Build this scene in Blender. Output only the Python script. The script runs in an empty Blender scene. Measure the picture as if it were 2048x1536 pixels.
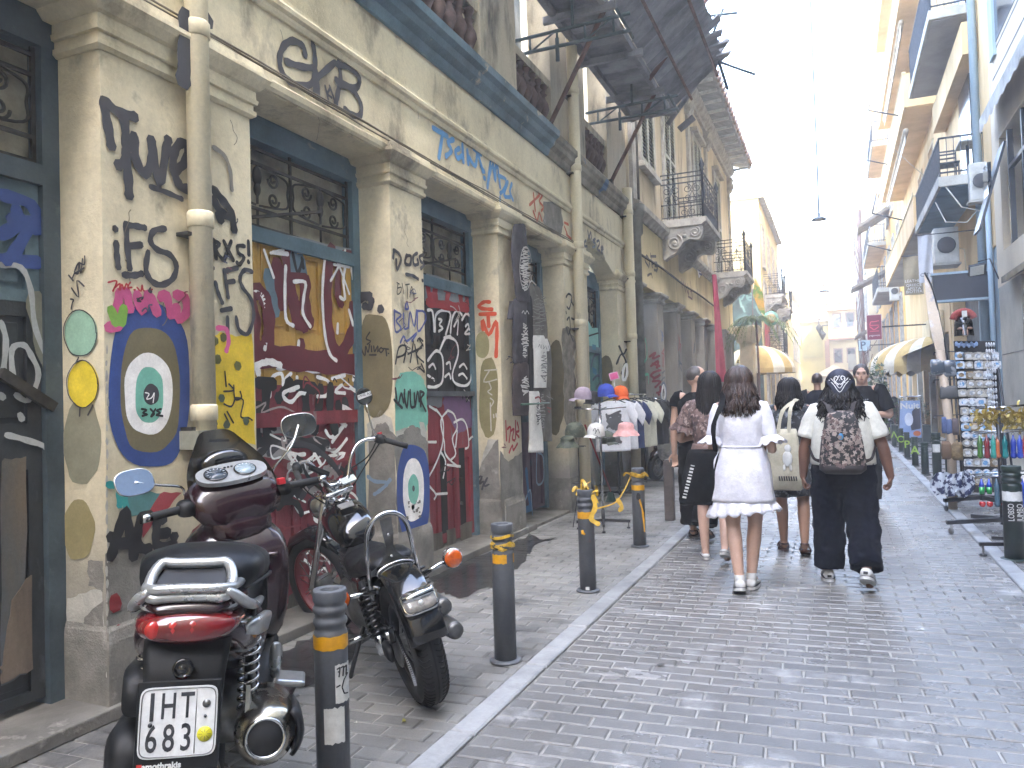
import bpy, bmesh, math, random
import numpy as np
from mathutils import Vector, Matrix, noise as mnoise
R_ = math.radians
random.seed(7)
sc = bpy.context.scene
COL = sc.collection
# ------------------------------------------------------------ camera
YAW, PIT, ROL, FPX, CH = R_(22.9), 0.024, 0.03, 1538.0, 1.45
CF = Vector((-math.sin(YAW)*math.cos(PIT), math.cos(YAW)*math.cos(PIT), math.sin(PIT)))
_r = Vector((math.cos(YAW), math.sin(YAW), 0)); _u = _r.cross(CF)
CR = _r*math.cos(ROL) - _u*math.sin(ROL); CU = _r*math.sin(ROL) + _u*math.cos(ROL)
CP = Vector((0, 0, CH))
cam_d = bpy.data.cameras.new('camera'); cam = bpy.data.objects.new('camera', cam_d); COL.objects.link(cam)
M3 = Matrix((CR, CU, -CF)).transposed()
cam.matrix_world = Matrix.Translation(CP) @ M3.to_4x4()
cam_d.sensor_width = 36; cam_d.lens = 36*FPX/2048; cam_d.clip_start = .05; cam_d.clip_end = 2000
sc.camera = cam
# ------------------------------------------------------------ light
SUN_DIR = Vector((0.62, -0.50, 1.02)).normalized()     # towards the sun
w = bpy.data.worlds.new('World'); sc.world = w; w.use_nodes = True
nt = w.node_tree; bg = nt.nodes['Background']
sky = nt.nodes.new('ShaderNodeTexSky'); sky.sky_type = 'NISHITA'; sky.sun_disc = False
sky.sun_elevation = math.asin(SUN_DIR.z); sky.sun_rotation = math.atan2(SUN_DIR.x, SUN_DIR.y)
sky.dust_density = 4.0; sky.air_density = 1.0; sky.ozone_density = 1.0
nt.links.new(sky.outputs[0], bg.inputs[0]); bg.inputs[1].default_value = 0.15
sl = bpy.data.lights.new('sun', 'SUN'); so = bpy.data.objects.new('sun', sl); COL.objects.link(so)
sl.energy = 3.6; sl.angle = R_(.53); sl.color = (1, .95, .86)
so.rotation_euler = SUN_DIR.to_track_quat('Z', 'Y').to_euler(); so.location = (0, 0, 30)
sc.view_settings.view_transform = 'Standard'; sc.view_settings.look = 'None'
sc.view_settings.gamma = 1; sc.view_settings.use_curve_mapping = False
sc.view_settings.exposure = 4.55
sc.cycles.use_denoising = True
sc.cycles.max_bounces = 8; sc.cycles.diffuse_bounces = 4; sc.cycles.volume_bounces = 1
sc.cycles.use_adaptive_sampling = True; sc.cycles.sample_clamp_indirect = 6
# ------------------------------------------------------------ pixel -> point on a plane
def ray(x, y): return CF + CR*((x-1024)/FPX) + CU*((768-y)/FPX)
def at(ax, v, x, y):
    d = ray(x, y); i = 'xyz'.index(ax); return CP + d*((v-CP[i])/d[i])
# ------------------------------------------------------------ materials
_mats = {}
def lin(c):
    return tuple((x/12.92 if x <= .04045 else ((x+.055)/1.055)**2.4) for x in c)
def hx(h): return lin(tuple(int(h[i:i+2], 16)/255 for i in (0, 2, 4)))
def mat(name, c1, c2=None, r=.65, m=0, s=2.5, lo=.4, hi=.65, bump=.12, bs=45, streak=1, spec=.5, coat=0, rnd=0, c3=None, s3=9, lo3=.6, hi3=.7, emis=0, alpha=1, trans=0, rv=.12, dz=None):
    if name in _mats: return _mats[name]
    c1 = hx(c1) if isinstance(c1, str) else c1
    c2 = (hx(c2) if isinstance(c2, str) else c2) or tuple(x*.72 for x in c1)
    mt = bpy.data.materials.new(name); mt.use_nodes = True; n = mt.node_tree.nodes; L = mt.node_tree.links
    b = n['Principled BSDF']
    g = n.new('ShaderNodeNewGeometry'); mp = n.new('ShaderNodeMapping'); mp.inputs['Scale'].default_value = (1, 1, streak)
    L.new(g.outputs['Position'], mp.inputs[0])
    def nz(scale, det=6, src=None, rough=.6):
        t = n.new('ShaderNodeTexNoise'); t.inputs['Scale'].default_value = scale; t.inputs['Detail'].default_value = det; t.inputs['Roughness'].default_value = rough
        L.new(src or mp.outputs[0], t.inputs['Vector']); return t.outputs['Fac']
    def rng(f, a, bb, o0=0, o1=1):
        t = n.new('ShaderNodeMapRange'); t.inputs[1].default_value = a; t.inputs[2].default_value = bb; t.inputs[3].default_value = o0; t.inputs[4].default_value = o1
        L.new(f, t.inputs[0]); return t.outputs[0]
    def mix(f, a, bb, typ='MIX'):
        t = n.new('ShaderNodeMix'); t.data_type = 'RGBA'; t.blend_type = typ
        if isinstance(f, float): t.inputs[0].default_value = f
        else: L.new(f, t.inputs[0])
        for i, q in ((6, a), (7, bb)):
            if isinstance(q, tuple): t.inputs[i].default_value = (*q[:3], 1)
            else: L.new(q, t.inputs[i])
        return t.outputs[2]
    f1 = nz(s)
    col = mix(rng(f1, lo, hi), tuple(c1), tuple(c2))
    fine = nz(bs, 5, g.outputs['Position'], .7)
    if c3:
        c3 = hx(c3) if isinstance(c3, str) else c3
        col = mix(rng(nz(s3, 8, None, .65), lo3, hi3), col, tuple(c3))
    if dz:   # dirt that gathers below a height (wear with its own shape)
        sx = n.new('ShaderNodeSeparateXYZ'); L.new(g.outputs['Position'], sx.inputs[0])
        ad = n.new('ShaderNodeMath'); ad.operation = 'MULTIPLY_ADD'; ad.inputs[1].default_value = dz[1]; L.new(nz(2.2, 7), ad.inputs[0]); L.new(sx.outputs[2], ad.inputs[2])
        col = mix(rng(ad.outputs[0], dz[0]+dz[1]*.5-.25, dz[0]+dz[1]*.5+.25, 1, 0), col, tuple(hx(dz[2])))
    gv = rng(fine, .25, .75, .86, 1.1)
    vm = n.new('ShaderNodeMix'); vm.data_type = 'RGBA'; vm.blend_type = 'MULTIPLY'; vm.inputs[0].default_value = 1; L.new(col, vm.inputs[6]); L.new(gv, vm.inputs[7]); col = vm.outputs[2]
    if rnd:
        oi = n.new('ShaderNodeObjectInfo'); a = n.new('ShaderNodeMath'); a.operation = 'ADD'; L.new(oi.outputs['Random'], a.inputs[0]); L.new(g.outputs['Random Per Island'], a.inputs[1])
        fr = n.new('ShaderNodeMath'); fr.operation = 'FRACT'; L.new(a.outputs[0], fr.inputs[0])
        v2 = n.new('ShaderNodeMix'); v2.data_type = 'RGBA'; v2.blend_type = 'MULTIPLY'; v2.inputs[0].default_value = 1; L.new(col, v2.inputs[6]); L.new(rng(fr.outputs[0], 0, 1, 1-rnd, 1+rnd*.5), v2.inputs[7]); col = v2.outputs[2]
    L.new(col, b.inputs['Base Color'])
    if rv: L.new(rng(f1, .3, .7, max(.02, r-rv), min(1, r+rv)), b.inputs['Roughness'])
    else: b.inputs['Roughness'].default_value = r
    b.inputs['Metallic'].default_value = m; b.inputs['Specular IOR Level'].default_value = spec
    if coat: b.inputs['Coat Weight'].default_value = coat; b.inputs['Coat Roughness'].default_value = .06
    if trans: b.inputs['Transmission Weight'].default_value = trans
    if alpha < 1: b.inputs['Alpha'].default_value = alpha
    if emis: L.new(col, b.inputs['Emission Color']); b.inputs['Emission Strength'].default_value = emis
    if bump:
        bp = n.new('ShaderNodeBump'); bp.inputs['Strength'].default_value = bump; bp.inputs['Distance'].default_value = .02
        ad = n.new('ShaderNodeMath'); ad.operation = 'ADD'; L.new(fine, ad.inputs[0]); L.new(f1, ad.inputs[1])
        L.new(ad.outputs[0], bp.inputs['Height']); L.new(bp.outputs[0], b.inputs['Normal'])
    _mats[name] = mt; return mt
def flat(h, r=.6, m=0, **k):
    k.setdefault('bump', .03); k.setdefault('rv', .05); k.setdefault('s', 6); k.setdefault('lo', .35); k.setdefault('hi', .75)
    c = hx(h); return mat('%s_%.2f_%.1f%s' % (h, r, m, ''.join('%s%s' % q for q in sorted(k.items()))), c, tuple(x*.82 for x in c), r=r, m=m, **k)
# ------------------------------------------------------------ mesh building
Z = Vector((0, 0, 1))
def V(*a): return Vector(a)
def frame(d, up=Z):
    d = d.normalized()
    if abs(d.dot(up)) > .98: up = Vector((1, 0, 0)) if abs(d.x) < .9 else Vector((0, 1, 0))
    a = up.cross(d).normalized(); return a, d.cross(a).normalized(), d
def smooth(pts, n=4, closed=False):
    P = [Vector(p) for p in pts]
    if len(P) < 3: return P
    o = []; N = len(P)
    for i in range(N if closed else N-1):
        p0 = P[(i-1) % N] if (closed or i) else P[0]; p1 = P[i]; p2 = P[(i+1) % N]; p3 = P[(i+2) % N] if (closed or i+2 < N) else P[-1]
        for k in range(n):
            t = k/n
            o.append(.5*((2*p1)+(p2-p0)*t+(2*p0-5*p1+4*p2-p3)*t*t+(3*p1-p0-3*p2+p3)*t**3))
    if not closed: o.append(P[-1])
    return o
class MB:
    def __init__(s, sm=False): s.v = []; s.f = []; s.mi = []; s.ss = []; s.m = 0; s.sm = sm
    def add(s, vs, fs, sm=None):
        o = len(s.v); s.v += [Vector(q) for q in vs]
        for f in fs: s.f.append([i+o for i in f]); s.mi.append(s.m); s.ss.append(s.sm if sm is None else sm)
        return s
    def box(s, a, b):
        x0, y0, z0 = (min(a[i], b[i]) for i in range(3)); x1, y1, z1 = (max(a[i], b[i]) for i in range(3))
        return s.add([(x0,y0,z0),(x1,y0,z0),(x1,y1,z0),(x0,y1,z0),(x0,y0,z1),(x1,y0,z1),(x1,y1,z1),(x0,y1,z1)],
                     [(0,3,2,1),(4,5,6,7),(0,1,5,4),(1,2,6,5),(2,3,7,6),(3,0,4,7)], False)
    def cbox(s, c, d, rot=None):
        c = Vector(c); h = Vector(d)/2; o = len(s.v); s.box(-h, h)
        for i in range(o, o+8): s.v[i] = c + (rot @ s.v[i] if rot else s.v[i])
        return s
    def beam(s, p0, p1, w, h, up=Z):
        p0, p1 = Vector(p0), Vector(p1); a, b, d = frame(p1-p0, up); vs = []
        for p in (p0, p1):
            for i, j in ((-1,-1),(1,-1),(1,1),(-1,1)): vs.append(p + a*(i*w/2) + b*(j*h/2))
        return s.add(vs, [(0,3,2,1),(4,5,6,7),(0,1,5,4),(1,2,6,5),(2,3,7,6),(3,0,4,7)], False)
    def loft(s, rings, c0=True, c1=True, close=True, sm=None):
        n = len(rings[0]); vs = [p for r in rings for p in r]; fs = []
        for i in range(len(rings)-1):
            for j in range(n if close else n-1):
                a, b = i*n+j, i*n+(j+1) % n; fs.append((a, b, b+n, a+n))
        if c0: fs.append(tuple(range(n))[::-1])
        if c1: fs.append(tuple(range((len(rings)-1)*n, len(rings)*n)))
        return s.add(vs, fs, sm)
    def tube(s, pts, r, n=8, caps=True, up=Z, sq=1, closed=False):
        P = [Vector(p) for p in pts]; N = len(P); rs = r if isinstance(r, (list, tuple)) else [r]*N; rings = []; pa = None
        for i, p in enumerate(P):
            d = (P[(i+1) % N]-P[i-1]) if closed else (P[min(i+1, N-1)]-P[max(i-1, 0)])
            if d.length < 1e-9: d = Vector((0,0,1))
            if pa is None: a, b, d = frame(d, up)
            else:
                d.normalize(); a = pa - d*pa.dot(d)
                a = a.normalized() if a.length > 1e-5 else frame(d, up)[0]; b = d.cross(a)
            pa = a
            rings.append([p + (a*math.cos(6.28318*k/n) + b*sq*math.sin(6.28318*k/n))*rs[i] for k in range(n)])
        if closed: rings.append(rings[0])
        return s.loft(rings, caps and not closed, caps and not closed, True, n > 4)
    def lathe(s, prof, org=(0,0,0), ax=Z, n=16, up=Z, sm=True, cap=True):
        org = Vector(org); a, b, d = frame(Vector(ax), up)
        return s.loft([[org + d*z + (a*math.cos(6.28318*k/n)+b*math.sin(6.28318*k/n))*max(r, 1e-4) for k in range(n)] for r, z in prof], cap, cap, True, sm)
    def ell(s, c, r, n=12, m=8, rot=None, z0=-1, z1=1):
        c = Vector(c); r = r if isinstance(r, (tuple, list)) else (r, r, r); rings = []
        for i in range(m+1):
            t = math.asin(z0) + (math.asin(z1)-math.asin(z0))*i/m; ring = []
            for k in range(n):
                q = Vector((r[0]*max(math.cos(t), .001)*math.cos(6.28318*k/n), r[1]*max(math.cos(t), .001)*math.sin(6.28318*k/n), r[2]*math.sin(t)))
                ring.append(c + (rot @ q if rot else q))
            rings.append(ring)
        return s.loft(rings, True, True, True, True)
    def prism(s, poly, t):
        P = [Vector(p) for p in poly]; t = Vector(t); n = len(P)
        return s.add(P+[p+t for p in P], [tuple(range(n))[::-1], tuple(range(n, 2*n))]+[(i, (i+1) % n, (i+1) % n+n, i+n) for i in range(n)], False)
    def profile(s, prof, y0, y1, x0=0):   # moulding along y: prof = (out, z)
        return s.prism([(x0+a, y0, b) for a, b in prof], (0, y1-y0, 0))
    def sheet(s, fn, nu, nv, sm=True, t=0):
        vs = [Vector(fn(i/nu, j/nv)) for j in range(nv+1) for i in range(nu+1)]
        fs = [(j*(nu+1)+i, j*(nu+1)+i+1, (j+1)*(nu+1)+i+1, (j+1)*(nu+1)+i) for j in range(nv) for i in range(nu)]
        s.add(vs, fs, sm)
        return s
    def ribbon(s, pts, w, nrm, off=0., rise=.00012):
        nrm = Vector(nrm).normalized(); P = [Vector(p)+nrm*(off+rise*i) for i, p in enumerate(pts)]
        if len(P) == 1: P = [P[0], P[0]+nrm.orthogonal()*.001]
        L = []; Rr = []
        for i in range(len(P)):
            d = P[min(i+1, len(P)-1)]-P[max(i-1, 0)]; d -= nrm*d.dot(nrm)
            if d.length < 1e-7: d = nrm.orthogonal()
            d.normalize(); q = nrm.cross(d); ww = w*(.5+.07*math.sin(i*1.7))
            if i == 0:
                for k in (-.5, -.17, .17, .5): pass
            L.append(P[i]+q*ww); Rr.append(P[i]-q*ww)
        d0 = (P[0]-P[1]).normalized()*w*.42; d1 = (P[-1]-P[-2]).normalized()*w*.42
        L = [P[0]+d0+(L[0]-P[0])*.55]+L+[P[-1]+d1+(L[-1]-P[-1])*.55]; Rr = [P[0]+d0+(Rr[0]-P[0])*.55]+Rr+[P[-1]+d1+(Rr[-1]-P[-1])*.55]
        n = len(L); return s.add(L+Rr, [(i+n, i+1+n, i+1, i) for i in range(n-1)], False)
    def build(s, name, mats, parent=None, world=True, bev=0, loc=None, auto=True, mw=None):
        vs = s.v
        if parent is not None and world:
            iv = WM[parent.name].inverted(); vs = [iv @ q for q in vs]
        elif parent is None and loc is not None and world:
            vs = [q-Vector(loc) for q in vs]
        me = bpy.data.meshes.new(name); me.from_pydata([tuple(q) for q in vs], [], s.f)
        ml = mats if isinstance(mats, (list, tuple)) else [mats]
        for q in ml: me.materials.append(q)
        me.polygons.foreach_set('material_index', s.mi); me.polygons.foreach_set('use_smooth', s.ss); me.update()
        o = bpy.data.objects.new(name, me); COL.objects.link(o)
        if parent is not None: o.parent = parent; WM[o.name] = WM[parent.name]
        else:
            if loc is not None: o.location = loc
            WM[o.name] = Matrix.Translation(loc or (0,0,0))
        if bev:
            md = o.modifiers.new('bevel', 'BEVEL'); md.width = bev; md.segments = 2; md.limit_method = 'ANGLE'; md.angle_limit = R_(40)
        return o
WM = {}
def tag(o, label, cat, group=None):
    o['label'] = label; o['category'] = cat
    if group: o['group'] = group
    return o
def thing(name, label, cat, loc=(0,0,0), rz=0, group=None, rot=None):
    o = bpy.data.objects.new(name, None); COL.objects.link(o); o.empty_display_size = .1
    M = Matrix.Translation(loc) @ (rot.to_4x4() if rot else Matrix.Rotation(rz, 4, 'Z'))
    o.matrix_world = M; WM[o.name] = M
    return tag(o, label, cat, group)
def struct(o): o['kind'] = 'structure'; return o
def copy_tree(o, parent=None, loc=None, rz=None, label=None):
    c = o.copy(); COL.objects.link(c)
    if parent: c.parent = parent
    if loc is not None:
        M = Matrix.Translation(loc) @ Matrix.Rotation(rz or 0, 4, 'Z'); c.matrix_world = M; WM[c.name] = M
    if label: c['label'] = label
    for ch in list(o.children): copy_tree(ch, c)
    return c
def text(name, s, size, org, xd, yd, mt, parent=None, align='CENTER', ext=.0008, sx=1, bold=0):
    cu = bpy.data.curves.new(name, 'FONT'); cu.body = s; cu.size = size; cu.align_x = align; cu.align_y = 'CENTER'; cu.extrude = ext; cu.resolution_u = 3; cu.offset = bold
    tmp = bpy.data.objects.new(name+'_t', cu); me = bpy.data.meshes.new_from_object(tmp); bpy.data.objects.remove(tmp)
    xd = Vector(xd).normalized(); yd = Vector(yd).normalized(); zd = xd.cross(yd).normalized()
    M = Matrix((xd*sx, yd, zd)).transposed().to_4x4(); M.translation = Vector(org)
    if parent is not None: M = WM[parent.name].inverted() @ M
    me.transform(M); me.materials.clear(); me.materials.append(mt); me.name = name
    o = bpy.data.objects.new(name, me); COL.objects.link(o)
    if parent is not None: o.parent = parent; WM[o.name] = WM[parent.name]
    return o
def zm(zz, x, y): return zz[0]+x/zz[2], zz[1]+y/zz[2]
def parse(st): return [[tuple(map(float, q.split(','))) for q in k.split()] for k in st.split(';') if k.strip()]
_lay = [0]
def spray(pl, parent, mt, wd, zz, st, name='graffiti_tag', off=.0055, n=4, mb=None):
    ax, v = pl; m_ = mb or MB(); nr = Vector((1,0,0)) if ax == 'x' else Vector((0,-1,0))
    for k in parse(st):
        _lay[0] += 1
        P = smooth([at(ax, v, *zm(zz, *q)) for q in k], n)
        m_.ribbon(P, wd, nr, off+(_lay[0] % 12)*.0004)
    return m_ if mb else m_.build(name, mt, parent)
def blob(cx, cy, rx, ry, n=28, p=2.0, jit=0, a0=0):
    o = []
    for i in range(n):
        t = 6.28318*i/n; c, s_ = math.cos(t), math.sin(t); q = 1+jit*mnoise.noise(Vector((c*1.7+cx, s_*1.7+cy, a0)))
        o.append((cx+rx*q*math.copysign(abs(c)**(2/p), c), cy+ry*q*math.copysign(abs(s_)**(2/p), s_)))
    return o
def fill(pl, parent, mt, poly, off=.0035, name='paint_patch', mb=None, th=0, zz=(0,0,1)):
    ax, v = pl; nr = Vector((1,0,0)) if ax == 'x' else Vector((0,-1,0)); m_ = mb or MB()
    P = [at(ax, v, *zm(zz, *q))+nr*off for q in poly]
    nn = sum(((P[i]-P[0]).cross(P[i+1]-P[0]) for i in range(1, len(P)-1)), Vector())
    if nn.dot(nr) < 0: P = P[::-1]
    if th: m_.prism(P, nr*th)
    else: m_.add(P, [tuple(range(len(P)))])
    return m_ if mb else m_.build(name, mt, parent)
def jag(poly, amp, n=3, seed=0):   # roughen a pixel polygon's outline
    rr = random.Random(seed); o = []
    for i in range(len(poly)):
        a, b = poly[i], poly[(i+1) % len(poly)]
        for k in range(n):
            t = k/n; o.append((a[0]+(b[0]-a[0])*t+rr.uniform(-amp, amp), a[1]+(b[1]-a[1])*t+rr.uniform(-amp, amp)))
    return o
# ============================================================ GROUND
m_ground = mat('ground_soil', '6d6c68', '55544f')
m_bed = mat('mortar', 'a5a39c', '7d7b76', s=1.3, lo=.35, hi=.7, bump=.3, bs=90, c3='4a4946', s3=.9, lo3=.5, hi3=.62)
m_pav = mat('grey_paver', '7b7a77', '646361', r=.31, rv=.2, s=1.1, lo=.3, hi=.7, bump=.22, bs=110, rnd=.18, c3='adacaa', s3=2.2, lo3=.56, hi3=.72, spec=.6)
m_pavl = mat('side_paver', '85847f', '6a6966', r=.6, rv=.2, s=.9, lo=.35, hi=.65, bump=.3, bs=110, rnd=.2, c3='4b4b4a', s3=1.4, lo3=.55, hi3=.66)
m_kerb = mat('kerb_marble', '979898', '7d7f7f', r=.55, s=3, bump=.2, rnd=.12, c3='777876', s3=4, lo3=.6, hi3=.72)
ground = struct(MB().add([(-400,-60,-.09),(400,-60,-.09),(400,900,-.09),(-400,900,-.09)], [(0,1,2,3)]).build('ground', m_ground))
def paver_mesh(name, a, b, h, mt, c=.006):
    m = MB(); x, y = a/2, b/2
    m.add([(-x,-y,-h),(x,-y,-h),(x,y,-h),(-x,y,-h),(-x,-y,-c),(x,-y,-c),(x,y,-c),(-x,y,-c),(-x+c,-y+c,0),(x-c,-y+c,0),(x-c,y-c,0),(-x+c,y-c,0)],
          [(0,1,5,4),(1,2,6,5),(2,3,7,6),(3,0,4,7),(4,5,9,8),(5,6,10,9),(6,7,11,10),(7,4,8,11),(8,9,10,11)])
    o = m.build(name, mt); me = o.data; bpy.data.objects.remove(o); return me
def seen(p, mg=60):
    d = Vector(p)-CP; z = d.dot(CF)
    if z < .3: return None
    x = 1024+FPX*d.dot(CR)/z; y = 768-FPX*d.dot(CU)/z
    return z if -mg < x < 2048+mg and -mg < y < 1536+mg else None
PB = .108
def pave(base, x0, x1, y0, y1, mt, skew, name, lim=300, yfar=30):
    full = paver_mesh(name, .207, .099, .04, mt); half = paver_mesh(name, .099, .099, .04, mt)
    items = []; rr = random.Random(3); ny = int((y1-y0)/PB)
    for j in range(ny):
        y = y0+j*PB; x = x0 + .004
        first = (.108 if j % 2 else .216)
        xs = x
        while xs < x1-.03:
            wd = first if xs == x else .216
            wd = min(wd, x1-xs); cx = xs+wd/2
            items.append((cx, y+skew*(cx-x0), wd)); xs += wd
    vis = [(seen((c[0], c[1], 0)), c) for c in items]; vis = [q for q in vis if q[0]]
    vis.sort(key=lambda q: q[0]); near = vis[:lim]; far = [q[1] for q in vis[lim:]]
    hid = set(id(q[1]) for q in vis); far += [c for c in items if id(c) not in hid and -1.2 < c[1] < 8]
    for z, (cx, cy, wd) in near:
        me = full if wd > .19 else half
        o = bpy.data.objects.new(name, me); COL.objects.link(o); o.parent = base
        o.location = (cx, cy, rr.uniform(-.003, .002)); o.rotation_euler = (rr.uniform(-.012, .012), rr.uniform(-.008, .008), skew*.9+rr.uniform(-.012, .012))
        if .04 < wd < .19: o.scale.x = (wd-.009)/.099
        elif wd <= .04: o.scale.x = .3
    mb = MB(); proto = full
    V0 = [v.co.copy() for v in full.vertices]; F0 = [tuple(p.vertices) for p in full.polygons]
    for cx, cy, wd in far:
        if cy > yfar: continue
        M = Matrix.Translation((cx, cy, rr.uniform(-.003, .002))) @ Matrix.Rotation(skew*.9+rr.uniform(-.01, .01), 4, 'Z') @ Matrix.Rotation(rr.uniform(-.01, .01), 4, 'X'); sx = (wd-.009)/.207
        mb.add([M @ Vector((v.x*sx, v.y, v.z)) for v in V0], F0 if cy < 14 else F0[4:])
    o = mb.build('paving', mt, base); o['kind'] = 'stuff'
def bed(name, x0, x1, y0, y1, z=-.0075):
    return struct(MB().box((x0, y0, -.088), (x1, y1, z)).build(name, m_bed))
road = bed('road', -1.515, 1.16, -3, 30); pave(road, -1.515, 1.16, -1.2, 30, m_pav, .055, 'paver')
far_road = struct(MB().box((-1.515, 30, -.088), (1.16, 110, -.002)).build('road', m_pav))
lpav = bed('pavement', -3.6, -1.645, -3, 28); pave(lpav, -3.22, -1.645, -1.2, 28, m_pavl, .05, 'paver')
struct(MB().box((-3.6, 28, -.088), (-1.645, 110, -.002)).build('pavement', m_pavl))
rpav = bed('pavement', 1.29, 2.62, -3, 28); pave(rpav, 1.29, 2.62, 4, 28, m_pav, .055, 'paver')
struct(MB().box((1.29, 28, -.088), (2.62, 110, -.002)).build('pavement', m_pav))
def kerb(x0, x1, y0, y1):
    k = struct(MB().box((x0-.002, y0, -.088), (x1+.002, y1, -.014)).build('kerb', m_bed)); rr = random.Random(int(x0*10)); y = y0; i = 0
    rest = MB()
    while y < y1-.1:
        L = rr.choice((.3, .45, .6, .75, .9)) if y < 9 else .8; L = min(L, y1-y); dz = rr.uniform(-.002, .004)
        mb = MB() if y < 24 else rest
        a = rr.uniform(-.006, .006); c = .008
        P = [(x0+.004+a, y+.005), (x1-.004+a, y+.005+rr.uniform(-.01, .01)), (x1-.004, y+L-.005), (x0+.004, y+L-.005+rr.uniform(-.01, .01))]
        cx, cy = (x0+x1)/2, y+L/2
        mb.loft([[Vector((q[0], q[1], -.06)) for q in P], [Vector((q[0], q[1], .002+dz)) for q in P], [Vector((q[0]+math.copysign(c, cx-q[0]), q[1]+math.copysign(c, cy-q[1]), .010+dz)) for q in P]], sm=False)
        if mb is not rest: mb.build('kerb_stone', m_kerb, k)
        y += L; i += 1
    o = rest.build('kerb_stones', m_kerb, k); o['kind'] = 'stuff'
kerb(-1.645, -1.515, -.4, 60); kerb(1.16, 1.29, 4.2, 60)
# wet patch by the wall
m_wet = mat('wet_film', '1d1e1f', '2a2b2c', r=.12, rv=.06, s=2, bump=.05, alpha=.72)
def wet(poly, seed, amp=5):
    P = [at('z', .0065, *q) for q in jag(poly, amp, 6, seed)]
    struct(MB().add(P, [tuple(range(len(P)))[::-1]]).build('water_puddle', m_wet))
wet([(860,1155),(985,1100),(1060,1072),(1110,1078),(1065,1090),(1040,1130),(990,1175),(905,1195),(870,1180)], 3)
wet([(560,1300),(640,1265),(720,1230),(745,1260),(700,1330),(640,1360),(560,1400)], 5, 7)
# litter
m_leaf = flat('8f8a3a', .7); m_pap = flat('c9c8c2', .8)
for (px, py, s_, mt, lb) in ((808,1442,.035,m_leaf,'small yellowed leaf on the paving behind the motorcycle tyre'),(711,1445,.016,m_pap,'tiny white paper scrap beside the nearest bollard'),(1320,1330,.05,flat('4a4a48',.8),'dark twig lying on the middle of the road'),(1840,1259,.05,m_pap,'pale crumpled scrap on the right side of the road'),(1261,1258,.014,m_pap,'tiny white dot of litter on the left side of the road')):
    p = at('z', .006, px, py); mb = MB(); a = random.uniform(0, 6)
    mb.sheet(lambda u, v: (p.x+(u-.5)*s_*math.cos(a)-(v-.5)*s_*.5*math.sin(a), p.y+(u-.5)*s_*math.sin(a)+(v-.5)*s_*.5*math.cos(a), p.z+.004*math.sin(u*5+v*3)+.002), 4, 3)
    o = mb.build('litter_scrap', mt, loc=(p.x, p.y, 0)); tag(o, lb, 'litter', 'scraps of litter on the paving')
# ============================================================ LEFT BUILDING WITH GRAFFITI
XF, XD = -3.25, -3.57
m_pla = mat('cream_plaster', 'dbd1b3', 'b9ae91', r=.85, s=1.3, lo=.42, hi=.68, streak=.5, bump=.25, bs=38, c3='7f776a', s3=2.6, lo3=.54, hi3=.72)
m_plaP = mat('pillar_plaster', 'd9cfb2', 'b6ab8f', r=.85, s=1.6, lo=.42, hi=.68, streak=.8, bump=.3, bs=30, c3='7a7568', s3=2.6, lo3=.6, hi3=.74, dz=(.75, .55, '85827a'))
m_upper = mat('upper_plaster', 'b8ae96', '928a79', r=.9, s=1.2, streak=.35, bump=.3, c3='57534c', s3=2.2, lo3=.55, hi3=.7)
m_bare = mat('bare_mortar', '84817a', '6a6862', r=.95, s=5, bump=.5, bs=60, c3='9d9a92', s3=6)
m_white = mat('lime_skin', 'b9b7ad', 'a3a098', r=.9, s=6, bump=.3)
m_blue = mat('blue_paint', '5d7884', '47606c', r=.6, s=3, bump=.2, c3='8d968f', s3=5, lo3=.62, hi3=.7)
m_bluc = mat('blue_cornice', '54707e', '3d5561', r=.5, s=2, streak=1, bump=.25, c3='9a9683', s3=3, lo3=.6, hi3=.66)
m_iron = mat('old_iron', '3a3833', '2a2825', r=.7, m=.3, s=12, bump=.2)
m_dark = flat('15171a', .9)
m_tile = mat('soot_soffit', '8f8875', '6b6557', r=.9, s=2, bump=.2)
B1 = thing('graffiti_building', 'old cream plaster shop building covered in graffiti, pillars between shuttered doors', 'building', (XF, 5, 0))
PIL = [(.15,1.15),(2.65,3.69),(5.28,5.80),(7.41,7.92),(9.53,10.57),(12.2,13.0)]
BAY = [(1.15,2.65),(3.69,5.28),(5.80,7.41),(7.92,9.53),(10.57,12.2)]
rj = random.Random(11)
def rect(a, b, x0, x1, z, o=0, j=0):
    q = [(x1+o, a-o), (x1+o, (a+b)/2), (x1+o, b+o), (x0, b+o), (x0, a-o)]
    return [Vector((x+rj.uniform(-j, j), y+rj.uniform(-j, j), z+(rj.uniform(-j, j)))) for x, y in q]
for a, b in PIL:
    mb = MB(); zs = [.0]+[.45+.2*i for i in range(15)]
    zs = [z for z in zs if z < 3.24]+[3.24]
    mb.loft([rect(a, b, XD-.25, XF, z, 0, .0018 if 0 < z < 3.2 else 0) for z in zs], sm=False)
    mb.build('pillar', m_plaP, B1)
    pr = [(3.235,.012),(3.25,.03),(3.275,.03),(3.28,.018),(3.315,.018),(3.32,.035),(3.345,.04),(3.35,.03),(3.40,.03),(3.41,.05),(3.45,.085),(3.475,.1),(3.50,.1),(3.505,.07),(3.56,.06)]
    mb = MB(); mb.loft([rect(a, b, XD+.001, XF, z, o, .0015) for z, o in pr], sm=False); mb.build('capital', m_pla, B1)
    mb = MB(); mb.loft([rect(a, b, XD+.002, XF, z, o, .004) for z, o in ((0,.02),(.36,.018),(.41,.012),(.44,.002))], sm=False); mb.build('plinth', m_bare, B1)
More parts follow.
